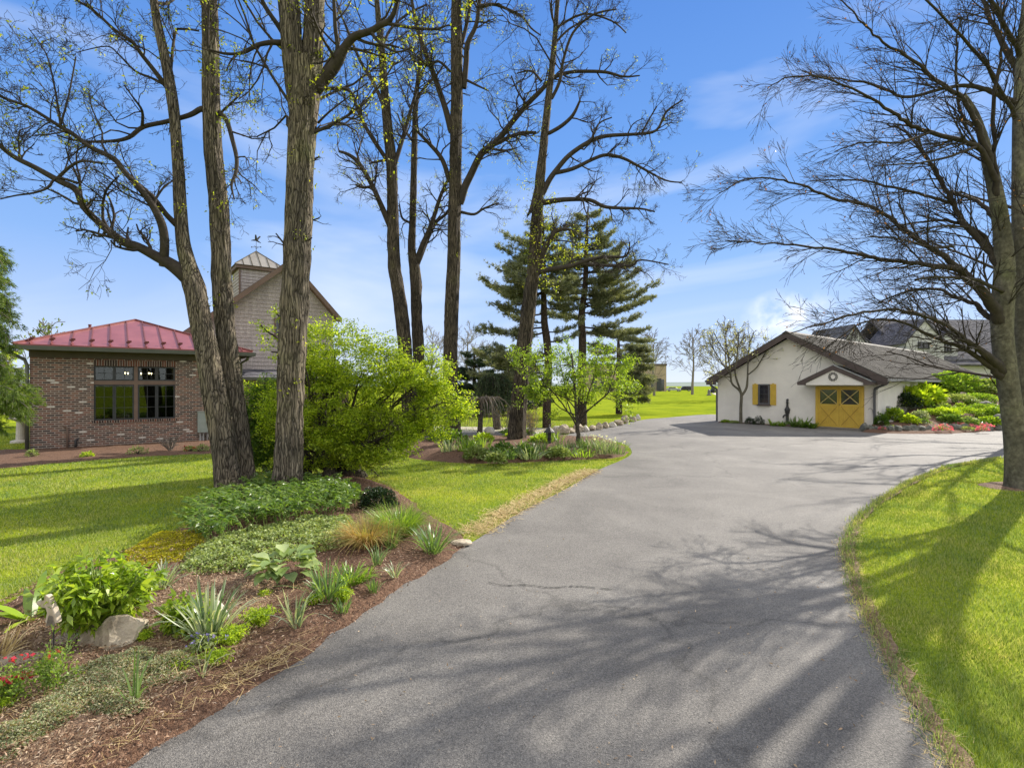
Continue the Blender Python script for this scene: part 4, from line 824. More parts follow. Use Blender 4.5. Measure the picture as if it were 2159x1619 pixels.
def sprout(rg, pts, rad, n, Ln, out, tips, t0=.25, **k):
    d = np.r_[0, np.cumsum(np.linalg.norm(np.diff(pts, axis=0), axis=1))]
    for _ in range(n):
        s = d[-1]*(t0+(1-t0)*rg.random()**.8); i = min(np.searchsorted(d, s)-1, len(pts)-2); i = max(i, 0); q = pts[i]+(pts[i+1]-pts[i])*((s-d[i])/(d[i+1]-d[i]+1e-9))
        T = nrm(pts[i+1]-pts[i]); sd_ = nrm(np.cross(T, rg.normal(0, 1, 3))); a = rg.uniform(.5, 1.25); r0 = rad[i]
        grow(rg, q, nrm(T*math.cos(a)+sd_*math.sin(a)), Ln*rg.uniform(.5, 1.2)*(1.1-.45*s/d[-1]), min(max(r0*.45, .006), .035), 0, out, tips, **k)
def leaves(name, Cn, size, mat, parent, rg, up=.3, asp=.55, dirs=None, fold=.15, kind=None):
    """one folded four cornered leaf per centre"""
    n = len(Cn); D = rg.normal(0, 1, (n, 3)) if dirs is None else dirs+rg.normal(0, .35, (n, 3)); D[:, 2] -= up*.3
    D /= np.linalg.norm(D, axis=1)[:, None]; Nn = rg.normal(0, .7, (n, 3)); Nn[:, 2] += 1.0; Sd = np.cross(D, Nn); Sd /= np.linalg.norm(Sd, axis=1)[:, None]+1e-9
    Nn = np.cross(Sd, D); L_ = (size*rg.uniform(.6, 1.3, n))[:, None]
    V = np.stack([Cn, Cn+D*L_*.45+Sd*L_*asp*.5+Nn*L_*fold, Cn+D*L_-Nn*L_*fold*.6, Cn+D*L_*.45-Sd*L_*asp*.5+Nn*L_*fold], 1).reshape(-1, 3)
    return npmesh(name, V, np.arange(4*n).reshape(n, 4), mat, parent)
def tufts(tips, rg, per, spread, frac=1.0):
    o = []
    for p in tips:
        if rg.random() > frac: continue
        i = rg.integers(0, len(p)-1, per); t = rg.random(per)[:, None]; o.append(p[i]+(p[i+1]-p[i])*t+rg.normal(0, spread, (per, 3)))
    return np.concatenate(o) if o else np.zeros((0, 3))
def finish(tree, trunks, out, leafc, leafmat_, lsize, rg, bark, twig, n=40, amp=.07, nm='leaves'):
    if trunks: trunkmesh('trunk', trunks, bark, tree, n, amp)
    tubes('branches', out, twig, tree)
    if leafc is not None and len(leafc): leaves(nm, leafc, lsize, leafmat_, tree, rg)

LOC = dict(gn=.24, up=.02, kids=(4, 4, 3), ratio=.6, nseg=5, spread=1.0)
def locust(name, label, base, trunks, limbs, nsp, seed, leafn, Ln=1.1, per=5, bark='bark', extra=None, crown=8, tw='twig', nst=48, group='tall furrowed trees'):
    """trunks: [(px list, Y0, Y1)], limbs: [(px list, Y0, Y1)]"""
    rg = np.random.default_rng(seed); t = thing(name, label, 'tree', base, group=group); out, tips = [], []
    tp = [path(*a) for a in trunks]
    for px, a, b in limbs:
        a = snapY(tp+[o for o in out if len(o[0]) > 8], px[0][0], px[0][1], a); p, r = path(px, a, b, 4, .0, seed); e_ = nrm(p[1]-p[0]); r = r*.9; p = np.vstack([p[0]-e_*r[0]*1.1, p]); r = np.r_[r[0]*.9, r]; out.append((p, r))
        L_ = np.linalg.norm(p[-1]-p[0]); sprout(rg, p, r, int(nsp*max(1.2, L_)), Ln, out, tips, .12, **LOC)
    for p, r in tp:      # thin shoots on the trunks and a crown above the frame
        d = p[-1]-p[-2]
        sprout(rg, p, r*.25, 7, .6, out, tips, .35, gn=.3, up=.05, kids=(3, 2), ratio=.6, nseg=4, spread=1.0)
        top = p[int(len(p)*.7):]; sprout(rg, top, np.full(len(top), .1), crown, 2.6, out, tips, 0, gn=.25, up=.08, kids=(5, 4, 3), ratio=.6, nseg=5, spread=.9)
    lc = tufts([tips[i] for i in rg.permutation(len(tips))[:int(leafn*1.25)]], rg, per, .035)
    for p, r in tp:   # tufts hugging the trunk
        i = rg.integers(len(p)//3, len(p)-1, 40); dv = rg.normal(0, 1, (40, 3)); dv /= np.linalg.norm(dv, axis=1)[:, None]; c = p[i]+dv*(r[i][:, None]*1.05+.02); lc = np.concatenate([lc, (c[:, None, :]+rg.normal(0, .05, (40, 6, 3))).reshape(-1, 3)])
    finish(t, tp, out, lc, M['buds'], .06, rg, M[bark], M[tw], nst)
    return t
locust('twin_stem_tree', 'large tree with two bare furrowed stems in front of the brick house', G(497, 1045),
  [([(486,1062,84),(487,1045,66),(478,980,54),(466,900,51),(451,820,50),(437,740,47),(421,660,46),(408,600,45),(396,556,36),(386,510,28),(380,440,26),(377,370,24),(372,300,22),(366,230,22),(355,160,21),(343,100,19),(328,30,17),(318,-60,15),(310,-170,12),(300,-280,8)], 10.4, 10.9),
   ([(522,1045,58),(517,1010,50),(508,950,46),(496,850,43),(483,760,43),(475,680,42),(468,600,42),(465,520,42),(462,440,40),(455,370,38),(448,300,37),(445,200,35),(444,100,34),(442,0,32),(440,-110,28),(436,-270,20),(430,-420,9)], 10.9, 11.4)],
  [([(400,592,34),(380,572,34),(353,553,28),(330,541,24),(290,520,20),(260,510,20),(217,477,16),(177,437,15),(160,400,14),(127,383,14),(73,353,12),(33,333,11),(3,310,10),(-50,260,8),(-110,220,5)], 10.6, 9.2),
   ([(345,552,20),(347,510,19),(340,470,18),(318,428,15),(290,392,14),(262,362,12),(240,335,12),(190,310,10),(150,280,9),(125,266,8),(60,226,7),(0,203,6),(-60,160,4)], 10.4, 9.0),
   ([(376,478,14),(350,452,12),(326,420,11),(300,396,10),(270,372,8)], 10.5, 9.9),
   ([(448,233,16),(425,230,13),(400,243,11),(350,257,10),(302,268,10),(272,290,9),(235,298,7),(170,298,5),(120,286,3)], 11.2, 10.2),
   ([(347,178,12),(318,140,10),(298,115,9),(278,88,8),(240,62,7),(200,25,6),(160,0,5)], 10.6, 9.6),
   ([(356,190,9),(368,75,6),(385,62,5),(420,66,4)], 10.6, 11.2),
   ([(160,385,7),(120,375,6),(100,396,6),(70,407,5),(35,412,4),(0,420,3)], 9.9, 9.4),
   ([(125,372,8),(150,350,7),(175,340,6),(215,345,5)], 9.8, 9.6), ([(128,268,6),(122,225,5),(110,160,4),(95,110,3),(60,60,2)], 9.6, 9.3), ([(128,262,5),(145,200,4),(160,120,3)], 9.6, 9.5),
   ([(345,178,7),(320,165,6),(285,150,5),(250,115,4),(225,98,3),(165,110,2)], 10.6, 9.9), ([(300,268,8),(300,235,6),(280,205,4),(262,180,3)], 10.2, 9.9),
   ([(462,238,12),(478,255,11),(490,295,10),(499,335,9),(497,365,8),(488,390,6),(494,420,3)], 11.0, 10.6), ([(463,240,6),(490,215,5),(515,190,3)], 11.2, 10.8),
   ([(210,470,6),(240,500,5),(225,440,4)], 10.1, 9.9)], 4.2, 21, 260, 1.15, 4, crown=7)
locust('furrowed_tree', 'thickest furrowed trunk in the middle of the front bed', G(606, 1058),
  [([(605,1075,109.7),(606,1050,87.4),(606,1025,72.5),(608,980,63.2),(611,900,59.5),(614,800,58.6),(618,700,61.4),(623,600,60.5),(628,500,58.6),(632,400,57.7),(636,300,57.7),(640,230,59.5),(642,180,63.2),(640,130,67.0)], 10.1, 10.4),
   ([(628,260,31.6),(622,180,42.8),(616,100,46.5),(610,20,46.5),(603,-80,39.1),(590,-220,29.8),(575,-380,14.9)], 10.4, 10.3), ([(652,260,31.6),(656,180,42.8),(660,100,46.5),(664,10,42.8),(668,-90,37.2),(678,-240,26.0),(690,-400,13.0)], 10.45, 10.7)],
  [([(655,200,34),(680,172,30),(708,136,27),(726,103,21),(747,78,18),(782,66,15),(803,53,14),(821,44,13),(835,14,10),(842,-40,8)], 10.3, 9.6),
   ([(812,50,9),(831,53,8),(874,60,7),(919,62,6),(945,54,4),(965,60,3)], 9.9, 9.6), ([(708,140,12),(712,100,11),(707,60,10),(705,20,9),(700,-40,7)], 10.1, 9.8),
   ([(598,92,15),(575,90,12),(545,95,10),(520,108,9),(500,114,7),(470,113,6),(440,105,4)], 10.2, 9.8), ([(604,84,14),(590,60,12),(568,28,10),(550,-5,9),(530,-70,6)], 10.2, 9.9),
   ([(500,114,6),(485,132,4),(478,150,3)], 9.9, 9.8), ([(670,192,9),(700,186,7),(735,190,5),(752,212,3)], 10.3, 10.0), ([(672,258,6),(690,240,5),(712,222,4),(735,205,3),(775,175,3)], 10.4, 10.1),
   ([(782,66,9),(800,90,7),(836,110,5),(870,100,4)], 9.9, 9.7)], 4.0, 22, 420, 1.1, 5, crown=8)
B3 = 22.6
locust('furrowed_tree', 'leftmost of the slim furrowed trunks rising behind the bright bush', G(862, 928),
  [([(872,935,50),(866,880,38),(858,780,32),(850,690,30),(838,600,29),(831,560,28),(828,458,26),(826,352,24),(817,264,22),(810,176,18),(803,88,15),(796,20,12),(790,-60,9),(780,-180,5)], B3, B3)],
  [([(822,475,15),(800,425,12),(783,388,11),(757,345,10),(736,327,8),(714,319,5)], B3, B3-.8), ([(814,335,10),(779,282,9),(757,239,8),(743,200,7),(728,190,5),(690,190,4)], B3, B3-1),
   ([(833,345,11),(852,282,10),(867,229,8),(879,190,7),(891,151,6),(905,130,4)], B3, B3+1), ([(783,393,6),(765,396,6),(750,390,4)], B3, B3-.5), ([(812,338,6),(790,342,5),(778,346,3)], B3, B3-.4),
   ([(805,215,9),(790,180,8),(760,130,7),(735,70,6),(715,20,4),(700,-30,3)], B3, B3-1), ([(806,100,7),(825,60,6),(860,30,5),(900,10,4)], B3, B3+1)], 3.6, 23, 260, 1.7, 5, crown=9, bark='barkmid', nst=36)
locust('furrowed_tree', 'slim forked trunk second from the left behind the bright bush', G(893, 924),
  [([(900,930,44),(893,860,32),(884,760,27),(878,650,25),(876,580,26),(868,525,18),(870,475,16),(872,387,15),(874,299,13),(877,211,11),(882,160,8),(888,100,5),(892,20,3)], 23.4, 23.4)],
  [([(880,552,16),(890,520,14),(909,475,11),(926,422,9),(938,392,7),(950,372,4)], 23.3, 22.9), ([(884,545,14),(900,505,12),(918,470,9),(936,455,7),(950,440,4)], 23.4, 23.9),
   ([(866,470,6),(848,460,5),(842,430,3)], 23.4, 23), ([(876,215,7),(895,185,6),(920,160,5),(940,130,3)], 23.4, 24), ([(872,300,7),(850,270,5),(838,240,3)], 23.4, 23)], 3.6, 24, 170, 1.5, 5, crown=7, bark='barkmid', nst=32)
locust('furrowed_tree', 'straight furrowed trunk third from the left behind the bright bush', G(956, 926),
  [([(957,935,46),(955,900,38),(950,820,33),(949,765,32),(952,660,31),(956,570,30),(958,458,29),(960,387,28),(961,299,27),(963,211,27),(963,106,26),(962,0,23),(962,-120,18),(958,-300,9)], 22.1, 22.1)],
  [([(972,420,20),(980,395,18),(993,368,17),(1014,326,16),(1035,308,15),(1053,292,14),(1078,260,13),(1110,222,12),(1138,194,11),(1166,165,10),(1201,153,8),(1240,151,8),(1279,153,7),(1314,162,5),(1349,160,3)], 22.1, 20.6),
   ([(1030,312,9),(1053,299,9),(1095,282,8),(1130,280,7)], 21.7, 21.3), ([(950,272,15),(942,240,14),(933,211,13),(912,151,12),(891,95,11),(877,46,9),(867,-5,7)], 22, 21.2),
   ([(946,378,12),(938,350,11),(926,327,10),(898,296,8),(870,268,5)], 22, 21.4), ([(979,180,13),(983,130,13),(986,92,12),(1004,53,10),(1011,0,8),(1018,-60,5)], 22, 21.6), ([(970,105,10),(982,60,9),(990,20,8),(1000,-40,6)], 22.1, 22.6),
   ([(975,448,7),(1000,452,6),(1020,440,5),(1052,428,3)], 22.1, 21.7), ([(1030,312,6),(1062,318,5),(1090,312,3)], 21.6, 21.3), ([(1110,222,5),(1090,190,4),(1078,160,3)], 21.2, 21), ([(985,170,6),(1005,180,5),(1030,192,3)], 22, 21.7),
   ([(948,150,6),(925,130,6),(900,138,5),(870,128,4)], 22, 21.5), ([(1010,15,8),(1040,10,7),(1070,20,6),(1100,35,5),(1120,60,4),(1140,75,3)], 21.6, 21)], 3.6, 25, 420, 1.6, 5, crown=9, bark='barkmid', nst=36)
locust('leaning_tree', 'slender tree leaning right above the far mulch bed', G(1089, 938),
  [([(1087,948,56),(1089,925,44),(1091,880,38),(1097,820,36),(1108,700,34),(1118,620,32),(1125,570,30),(1131,475,27),(1138,387,23),(1145,317,19),(1154,229,16),(1162,158,14),(1169,88,12),(1174,20,10),(1182,-90,8),(1190,-200,4)], 19.8, 19.8)],
  [([(1146,404,14),(1158,380,13),(1173,359,12),(1201,327,11),(1243,299,10),(1279,287,9),(1342,283,7),(1384,275,6),(1405,236,5),(1440,211,3)], 19.8, 19),
   ([(1170,365,10),(1208,356,9),(1250,336,8),(1279,327,8),(1314,334,7),(1349,352,6),(1402,380,4),(1438,385,3)], 19.6, 19.8), ([(1150,427,13),(1190,421,11),(1243,422,9),(1279,437,8),(1349,440,5),(1381,447,3)], 19.8, 19.2),
   ([(1160,280,9),(1185,265,9),(1208,243,8),(1223,212,5)], 19.8, 19.3), ([(1165,205,8),(1180,172,8),(1187,130,7),(1208,70,6),(1250,32,5),(1300,20,3)], 19.8, 19),
   ([(1136,560,16),(1150,520,15),(1165,500,14),(1173,486,13),(1200,484,5),(1215,490,3)], 19.8, 19.4), ([(1128,578,12),(1160,568,11),(1200,562,10),(1243,548,9),(1279,542,7),(1320,540,5),(1328,510,3)], 19.7, 18.8),
   ([(1225,555,8),(1262,560,7),(1330,560,6),(1350,548,4),(1410,558,3)], 19.3, 18.6), ([(1140,170,6),(1120,150,5),(1090,155,3)], 19.8, 20.2), ([(1130,400,9),(1120,440,8),(1112,455,5)], 19.8, 19.5),
   ([(1352,283,5),(1370,250,4),(1385,225,3)], 19.2, 19.1), ([(1245,300,5),(1262,262,4),(1290,248,3)], 19.4, 19.4), ([(1172,90,6),(1200,62,5),(1240,40,4)], 19.8, 20.3), ([(1172,60,6),(1230,30,5),(1290,45,4),(1320,70,3)], 19.8, 19.3)], 3.8, 26, 90, 1.25, 4, crown=6, bark='barkmid', nst=36)
rg = np.random.default_rng(261); lt_ = bpy.data.objects[[o.name for o in bpy.data.objects if o.get('label', '').startswith('slender tree leaning')][0]]
cs = np.array([P(x, y, 19.7+d) for x, y, d in [(1140,408,0),(1155,420,.1),(1128,432,0),(1140,450,-.2),(1122,470,.1),(1150,470,.3),(1128,500,0),(1118,520,-.2),(1150,515,.2),(1175,505,.1),(1195,520,0),(1215,515,.1),(1200,540,-.1),(1170,535,.2),(1230,525,0),(1148,560,.2),(1125,548,-.2),(1118,385,0),(1160,500,-.2),(1185,490,0),(1165,440,0),(1210,535,.3),(1150,590,0),(1165,610,.2),(1245,515,.1)]])
lc = (np.repeat(cs, 11, 0)+rg.normal(0, .2, (len(cs)*11, 3))); lc = (lc[:, None]+rg.normal(0, .06, (len(lc), 5, 3))).reshape(-1, 3); leaves('leaf_clusters', lc, .075, M['buds'], lt_, rg)
o_ = []
for c in lc[::9]: a_ = cs[np.argmin(((cs-c)**2).sum(1))]; o_.append((np.array([a_, (a_+c)/2+rg.normal(0, .02, 3), c]), np.array([.008, .006, .004])))
tubes('shoots', o_, M['twig'], lt_)
def beechstyle(rg, pts, rad, n, Ln, out, tips, t0=.12):
    d = np.r_[0, np.cumsum(np.linalg.norm(np.diff(pts, axis=0), axis=1))]
    for _ in range(n):
        s = d[-1]*(t0+(1-t0)*rg.random()**.85); i = max(0, min(np.searchsorted(d, s)-1, len(pts)-2)); q = pts[i]
        T = nrm(pts[i+1]-pts[i]); sd_ = nrm(np.cross(T, rg.normal(0, 1, 3))); a = rg.uniform(.35, .8)
        dd = nrm(T*math.cos(a)+sd_*math.sin(a)+np.array([-.1, 0, .05]))
        grow(rg, q, dd, Ln*rg.uniform(.6, 1.2)*(1.15-.55*s/d[-1]), min(max(rad[i]*.4, .006), .02), 0, out, tips, gn=.085, up=-.008, kids=(5, 3), ratio=.6, nseg=5, spread=.6, mind=.003)
rg = np.random.default_rng(31); RT = thing('bare_beech_tree', 'large bare tree with twin grey trunks and sweeping twigs at the right edge', 'tree', G(2150, 1030)); out, tips = [], []
YR = 11.6
T1 = path([(2156,1050,74),(2152,1030,60),(2148,990,48),(2140,910,40),(2129,830,38),(2119,760,38),(2113,700,38),(2114,640,40),(2118,560,36),(2110,470,30),(2096,390,26),(2082,330,22),(2072,290,18),(2055,240,14),(2030,200,11)], YR-.2, YR-.4)
T2 = path([(2184,1050,60.7),(2180,1020,49.2),(2174,930,41.0),(2166,830,37.7),(2160,740,36.1),(2157,640,34.4),(2154,540,31.2),(2150,440,27.1),(2148,340,23.0),(2147,240,19.7),(2150,150,16.4),(2158,60,13.9),(2165,-40,11.5),(2170,-180,7.4),(2176,-320,4.9)], YR+.1, YR+.6)
LB = [([(2112,690,34),(2098,655,30),(2076,622,26),(2054,598,22),(2036,578,19),(2009,565,16),(1950,557,12),(1885,551,11),(1829,540,10),(1773,529,8),(1698,518,6),(1609,513,4),(1529,507,3)], YR-.3, 9.6),
 ([(2036,580,18),(1990,540,15),(1929,502,13),(1900,478,11),(1876,458,10),(1822,431,9),(1751,416,8),(1689,391,6),(1640,378,5),(1573,378,4),(1516,407,2.5)], YR-.6, 10.4),
 ([(2110,570,24),(2090,535,20),(2064,505,18),(2040,480,16),(2020,450,14),(2009,427,12),(1987,387,11),(1970,355,10),(1951,329,9),(1911,280,6),(1870,262,4)], YR-.4, 12.6),
 ([(2012,432,9),(1980,420,9),(1951,413,8),(1885,396,7),(1809,380,5),(1707,382,3)], YR, 12.4),
 ([(2104,440,18),(2098,382,16),(2080,338,15),(2058,307,13),(2000,290,12),(1951,276,11),(1915,260,10),(1885,240,9),(1840,209,7),(1751,169,5),(1671,160,4),(1618,187,2.5)], YR-.4, 9.8),
 ([(2088,345,15),(2062,267,13),(2042,230,12),(2022,200,11),(1973,169,10),(1929,129,8),(1862,89,6),(1827,58,5),(1796,22,4),(1760,-10,3)], YR-.3, 10.4),
 ([(2145,222,17),(2105,200,14),(2071,187,12),(2018,182,10),(1960,195,9),(1907,205,8),(1840,178,6),(1751,165,4),(1690,150,3)], YR, 12.6),
 ([(2158,200,20),(2140,140,17),(2120,105,15),(2098,58,12),(2071,-5,9),(2050,-70,6)], YR+.3, 12.6),
 ([(2112,785,30),(2103,770,26),(2073,743,18),(2039,720,14),(2023,705,12),(1986,680,10),(1940,663,8),(1873,653,7),(1800,662,6),(1723,687,4),(1653,703,3)], YR-.4, 8.8),
 ([(2108,795,22),(2093,777,17),(2056,750,13),(2013,727,11),(1960,707,9),(1906,680,7),(1860,672,6),(1800,690,4),(1740,735,2.5)], YR-.5, 10.2),
 ([(2108,690,20),(2090,672,16),(2068,655,14),(2056,640,12),(2010,625,9),(1980,610,8),(1920,612,6),(1850,640,4)], YR-.3, 12.8),
 ([(2110,560,14),(2075,500,12),(2056,486,10),(2020,470,8),(1975,465,6),(1900,475,4)], YR-.3, 12.4), ([(2106,470,12),(2080,440,11),(2050,420,9),(1990,405,6)], YR-.3, 12.9),
 ([(2098,382,12),(2095,300,11),(2094,210,10),(2110,130,8),(2120,60,6)], YR-.4, 10.6), ([(2062,267,9),(2030,250,8),(2016,180,7),(2018,100,6),(2025,40,4)], YR-.3, 10.8),
 ([(2118,620,12),(2060,590,10),(1990,585,8),(1930,590,6)], YR-.2, 9.4), ([(2009,520,8),(1960,520,7),(1900,505,6),(1830,500,4)], YR-.5, 9.8),
 ([(2040,482,7),(2000,475,6),(1950,485,5),(1880,520,3)], YR-.4, 9.6), ([(1960,280,7),(1900,300,6),(1830,300,5),(1760,320,3)], YR-.8, 9.6), ([(2058,310,8),(2000,330,7),(1930,345,5),(1850,350,3)], YR-.4, 9.4),
 ([(2150,420,16),(2210,330,14),(2280,250,12),(2360,180,8),(2450,130,4)], YR, 12.6), ([(2170,660,16),(2250,600,13),(2340,560,10),(2450,520,6),(2560,500,3)], YR, 11), ([(2165,560,14),(2190,430,12),(2260,330,9),(2330,260,5)], YR, 9), ([(2160,500,14),(2180,420,12),(2190,300,9),(2210,200,5)], YR, 8.2),
 ([(2150,120,14),(2100,20,11),(2040,-60,8),(1960,-140,5)], YR, 10), ([(2155,50,12),(2200,-80,9),(2280,-180,5)], YR, 12),
 ([(2140,250,12),(2080,140,9),(2010,60,7),(1930,-20,5),(1850,-80,3)], YR, 8.6)]
for px, a, b in LB:
    offr = px[-1][0] > 2165; a = snapY([T1, T2]+[o for o in out if len(o[0]) > 8], px[0][0], px[0][1], a); p, r = path(px, a, b, 4, .01, 3); r = r*(.6 if offr else .76); out.append((p, r)); L_ = np.linalg.norm(np.diff(p, axis=0), axis=1).sum(); beechstyle(rg, p, r, int((2.6 if offr or b > 13 else 5.6)*L_), 1.12, out, tips)
for p, r in (T1, T2): beechstyle(rg, p[8:], r[8:]*.3, 9, 1.0, out, tips)
finish(RT, [T1, T2], out, tufts([tips[i] for i in rg.permutation(len(tips))[:900]], rg, 1, .015), M['drybud'], .045, rg, M['beech'], M['twig'], 44, .015, 'dry_leaves')

# tree outside the frame on the right whose limbs shade the driveway is part of the same row; small open trees
def bush_stems(rg, base, tops, r0, out, kids=(4, 3), Ln=.9, up=.05, gn=.2):
    tips = []
    for tp in tops:
        n = 7; pts = [np.array(base)]; tp = np.array(tp)
        for i in range(1, n): t = i/(n-1); q = np.array(base)*(1-t)+tp*t; q[2] = base[2]+(tp[2]-base[2])*(t**.8); pts.append(q+rg.normal(0, .03+.03*t, 3))
        p = np.array(pts); r = np.linspace(r0, r0*.25, n); out.append((p, r)); sprout(rg, p, r, 9, Ln, out, tips, .3, gn=gn, up=up, kids=kids, ratio=.6, nseg=4, spread=.9)
    return tips
def blobs_pts(rg, blobs, Y, n, shell=.55):
    """sample points in the shells of ellipsoids given in photo pixels at depth Y (+dy)"""
    vol = np.array([b[2]*b[3]*min(b[2], 110) for b in blobs], float); cnt = rg.multinomial(n, vol/vol.sum()); o = []
    for b, c in zip(blobs, cnt):
        d = rg.normal(0, 1, (c, 3)); d /= np.linalg.norm(d, axis=1)[:, None]; rr_ = (shell+(1-shell)*rg.random(c))[:, None]; Yb = Y+(b[4] if len(b) > 4 else 0); q = np.array(P(b[0], b[1], Yb))
        o.append(q+d*rr_*np.array([b[2]/F*Yb, min(b[2], b[3])/F*Yb*.95, b[3]/F*Yb]))
    return np.concatenate(o)
def sprays(name, cen, per, spread, size, mat, parent, rg, flat_=.35, asp=.5, up=.3):
    n = len(cen); ax = rg.normal(0, 1, (n, 3)); ax[:, 2] *= flat_; ax /= np.linalg.norm(ax, axis=1)[:, None]
    t = rg.uniform(-1, 1, (n, per, 1)); pts = cen[:, None, :]+ax[:, None, :]*t*spread+rg.normal(0, 1, (n, per, 3))*np.array([.35, .35, .16])*spread
    d = np.repeat(ax[:, None, :], per, 1).reshape(-1, 3)
    return leaves(name, pts.reshape(-1, 3), size, mat, parent, rg, up, asp, d*.6)
# big bright bush
rg = np.random.default_rng(41); bb = G(700, 1003); t = thing('bright_bush', 'huge bright yellow green leafy shrub between the furrowed trunks', 'shrub', bb)
BL_ = [(700,745,95,85),(640,760,60,90),(770,790,120,95),(860,790,95,75),(905,790,60,60),(930,850,80,55),(960,850,45,45),(620,850,75,110),(720,880,120,95),(830,885,100,62),(900,900,60,35),(680,950,90,50),(780,935,80,40),(590,900,55,90,-.4),(640,965,65,34,-.2),(740,962,90,32,-.5),(820,950,60,30,-.4),(690,900,80,60,-.8)]
Yb = 12.4; cen = blobs_pts(rg, BL_, Yb, 8200, .45); cen = cen[cen[:, 2] > .25]; cen = cen[np.array([noise.noise(Vector(q)*1.9)+.5*noise.noise(Vector(q)*4.5) > -.07 for q in cen])]
sprays('leaves', cen, 15, .15, .06, M['bush'], t, rg, .25)
out = []; tops = [tuple(P(b[0], b[1], Yb+rg.uniform(-.8, .8))) for b in BL_ for _ in range(2)]; tp = bush_stems(rg, tuple(bb), tops, .05, out, Ln=.8); tubes('branches', out, M['twig'], t, 8)
trunkmesh('trunk', [path([(762,1012,36),(742,975,26),(758,930,20),(800,900,12)], 12.6, 12.4), path([(700,1015,34),(690,960,26),(680,880,18),(690,820,8)], 12.4, 12.5), path([(730,1010,24),(718,960,20),(740,900,14),(790,850,6)], 12.7, 13), path([(650,1010,20),(640,950,18),(620,880,10)], 12.5, 12)], M['barkdark'], t, 20, .04)
# darker fine leaved shrub to its left, behind the trunks
rg = np.random.default_rng(42); bb = G(560, 995); t = thing('dark_shrub', 'darker fine leaved shrub between the twin stem tree and the thick trunk', 'shrub', bb); Yb = 12.6
BL2 = [(545,860,45,50),(520,900,45,60),(565,920,55,60),(540,960,50,38),(500,960,35,30),(600,960,45,40),(560,820,35,30),(490,920,28,30)]
cen = blobs_pts(rg, BL2, Yb, 1900, .3); sprays('leaves', cen, 12, .12, .05, M['yew'], t, rg, .5); out = []
bush_stems(rg, tuple(bb), [tuple(P(b[0], b[1], Yb)) for b in BL2], .035, out, Ln=.6); tubes('branches', out, M['twig'], t, 6)
rg = np.random.default_rng(43); cen = np.array([P(*p) for p in [(560,690,12.2),(575,700,12.2),(548,684,12.3),(585,655,12.2),(578,672,12.2),(572,742,12.2),(560,705,12.2),(525,830,12.3),(515,822,12.3),(535,815,12.3)] for _ in range(5)])+rg.normal(0, .09, (50, 3))
sprays('side_sprays', cen, 12, .1, .06, M['bush'], t, rg)
out = [path([(600,760,6),(585,715,5),(565,700,4),(548,684,3)], 12.3, 12.2), path([(600,700,5),(590,670,4),(578,655,3)], 12.3, 12.2), path([(600,760,5),(590,745,4),(572,742,3)], 12.3, 12.2)]; tubes('side_shoots', out, M['twig'], t)
# small maple in the far bed
rg = np.random.default_rng(44); mb_ = G(1219, 951); t = thing('small_maple', 'small open maple with layered fresh green leaves in the far bed', 'tree', mb_); Ym = mb_.y; out, tips = [], []
st = [([(1219,952,11),(1219,915,9),(1217,890,8),(1214,850,6),(1212,800,5),(1205,745,3)],0), ([(1218,905,7),(1206,880,6),(1185,850,5),(1160,820,4),(1130,800,3)],-.8), ([(1218,900,7),(1232,875,6),(1262,845,5),(1300,815,4),(1325,795,3)],.8), ([(1216,888,6),(1200,860,5),(1190,810,4),(1180,760,3)],.8),
      ([(1218,890,6),(1235,850,5),(1250,800,4),(1262,745,3)],-.6), ([(1215,870,5),(1232,830,4),(1228,760,3)],1), ([(1214,875,5),(1170,850,4),(1130,770,3),(1105,745,2)],-1), ([(1232,870,5),(1280,830,4),(1300,770,3)],-1.0)]
for px, dy in st:
    p, r = path(px, Ym, Ym+dy, 4, .01, 5); r = r*(1 if dy == 0 else .6); out.append((p, r)); sprout(rg, p, r, 15, 1.0, out, tips, .3, gn=.14, up=-.02, kids=(3, 3), ratio=.62, nseg=4, spread=.8)
tubes('branches', out[1:], M['twig'], t, 8); trunkmesh('trunk', [out[0]], M['barkdark'], t, 14, .02)
lc = tufts(tips, rg, 12, .06); leaves('leaves', lc, .07, M['maple'], t, rg)
# barn wall tree with pale blossom
rg = np.random.default_rng(45); fb_ = G(1562, 893.5); t = thing('blossom_tree', 'small forked tree with sparse creamy blossom before the barn wall', 'tree', fb_); Yf = fb_.y; out, tips = [], []
st = [([(1562,894,7),(1562,860,6.5),(1563,833,6),(1558,822,5),(1543,808,4),(1540,785,3.5),(1535,750,3),(1530,715,2)],0), ([(1563,835,5),(1573,820,5),(1576,800,4),(1577,770,3),(1580,730,2.5),(1590,700,2)],.5), ([(1562,825,4),(1553,800,4),(1550,780,3),(1555,740,2.5),(1558,700,2)],.8),
      ([(1541,790,3),(1525,770,2.5),(1510,745,2),(1495,720,2)],-.5), ([(1577,790,3),(1595,775,2.5),(1610,750,2),(1622,730,2)],-.5), ([(1540,795,3),(1520,792,2),(1500,790,1.5)],.4), ([(1543,760,2.5),(1520,730,2),(1505,700,1.5)],1)]
for px, dy in st:
    p, r = path(px, Yf, Yf-abs(dy), 4); out.append((p, r)); sprout(rg, p, r, 10, 1.2, out, tips, .45, gn=.14, up=.05, kids=(3, 3), ratio=.6, nseg=4, spread=.7, mind=.005)
tubes('branches', out[1:], M['beech'], t, 8); trunkmesh('trunk', [out[0]], M['beech'], t, 14, .02); leaves('blossom', tufts(tips, rg, 2, .04, .55), .085, leafmat('creamy_blossom', [(.4,.42,.12), (.55,.55,.25), (.6,.62,.4)], .4), t, rg)
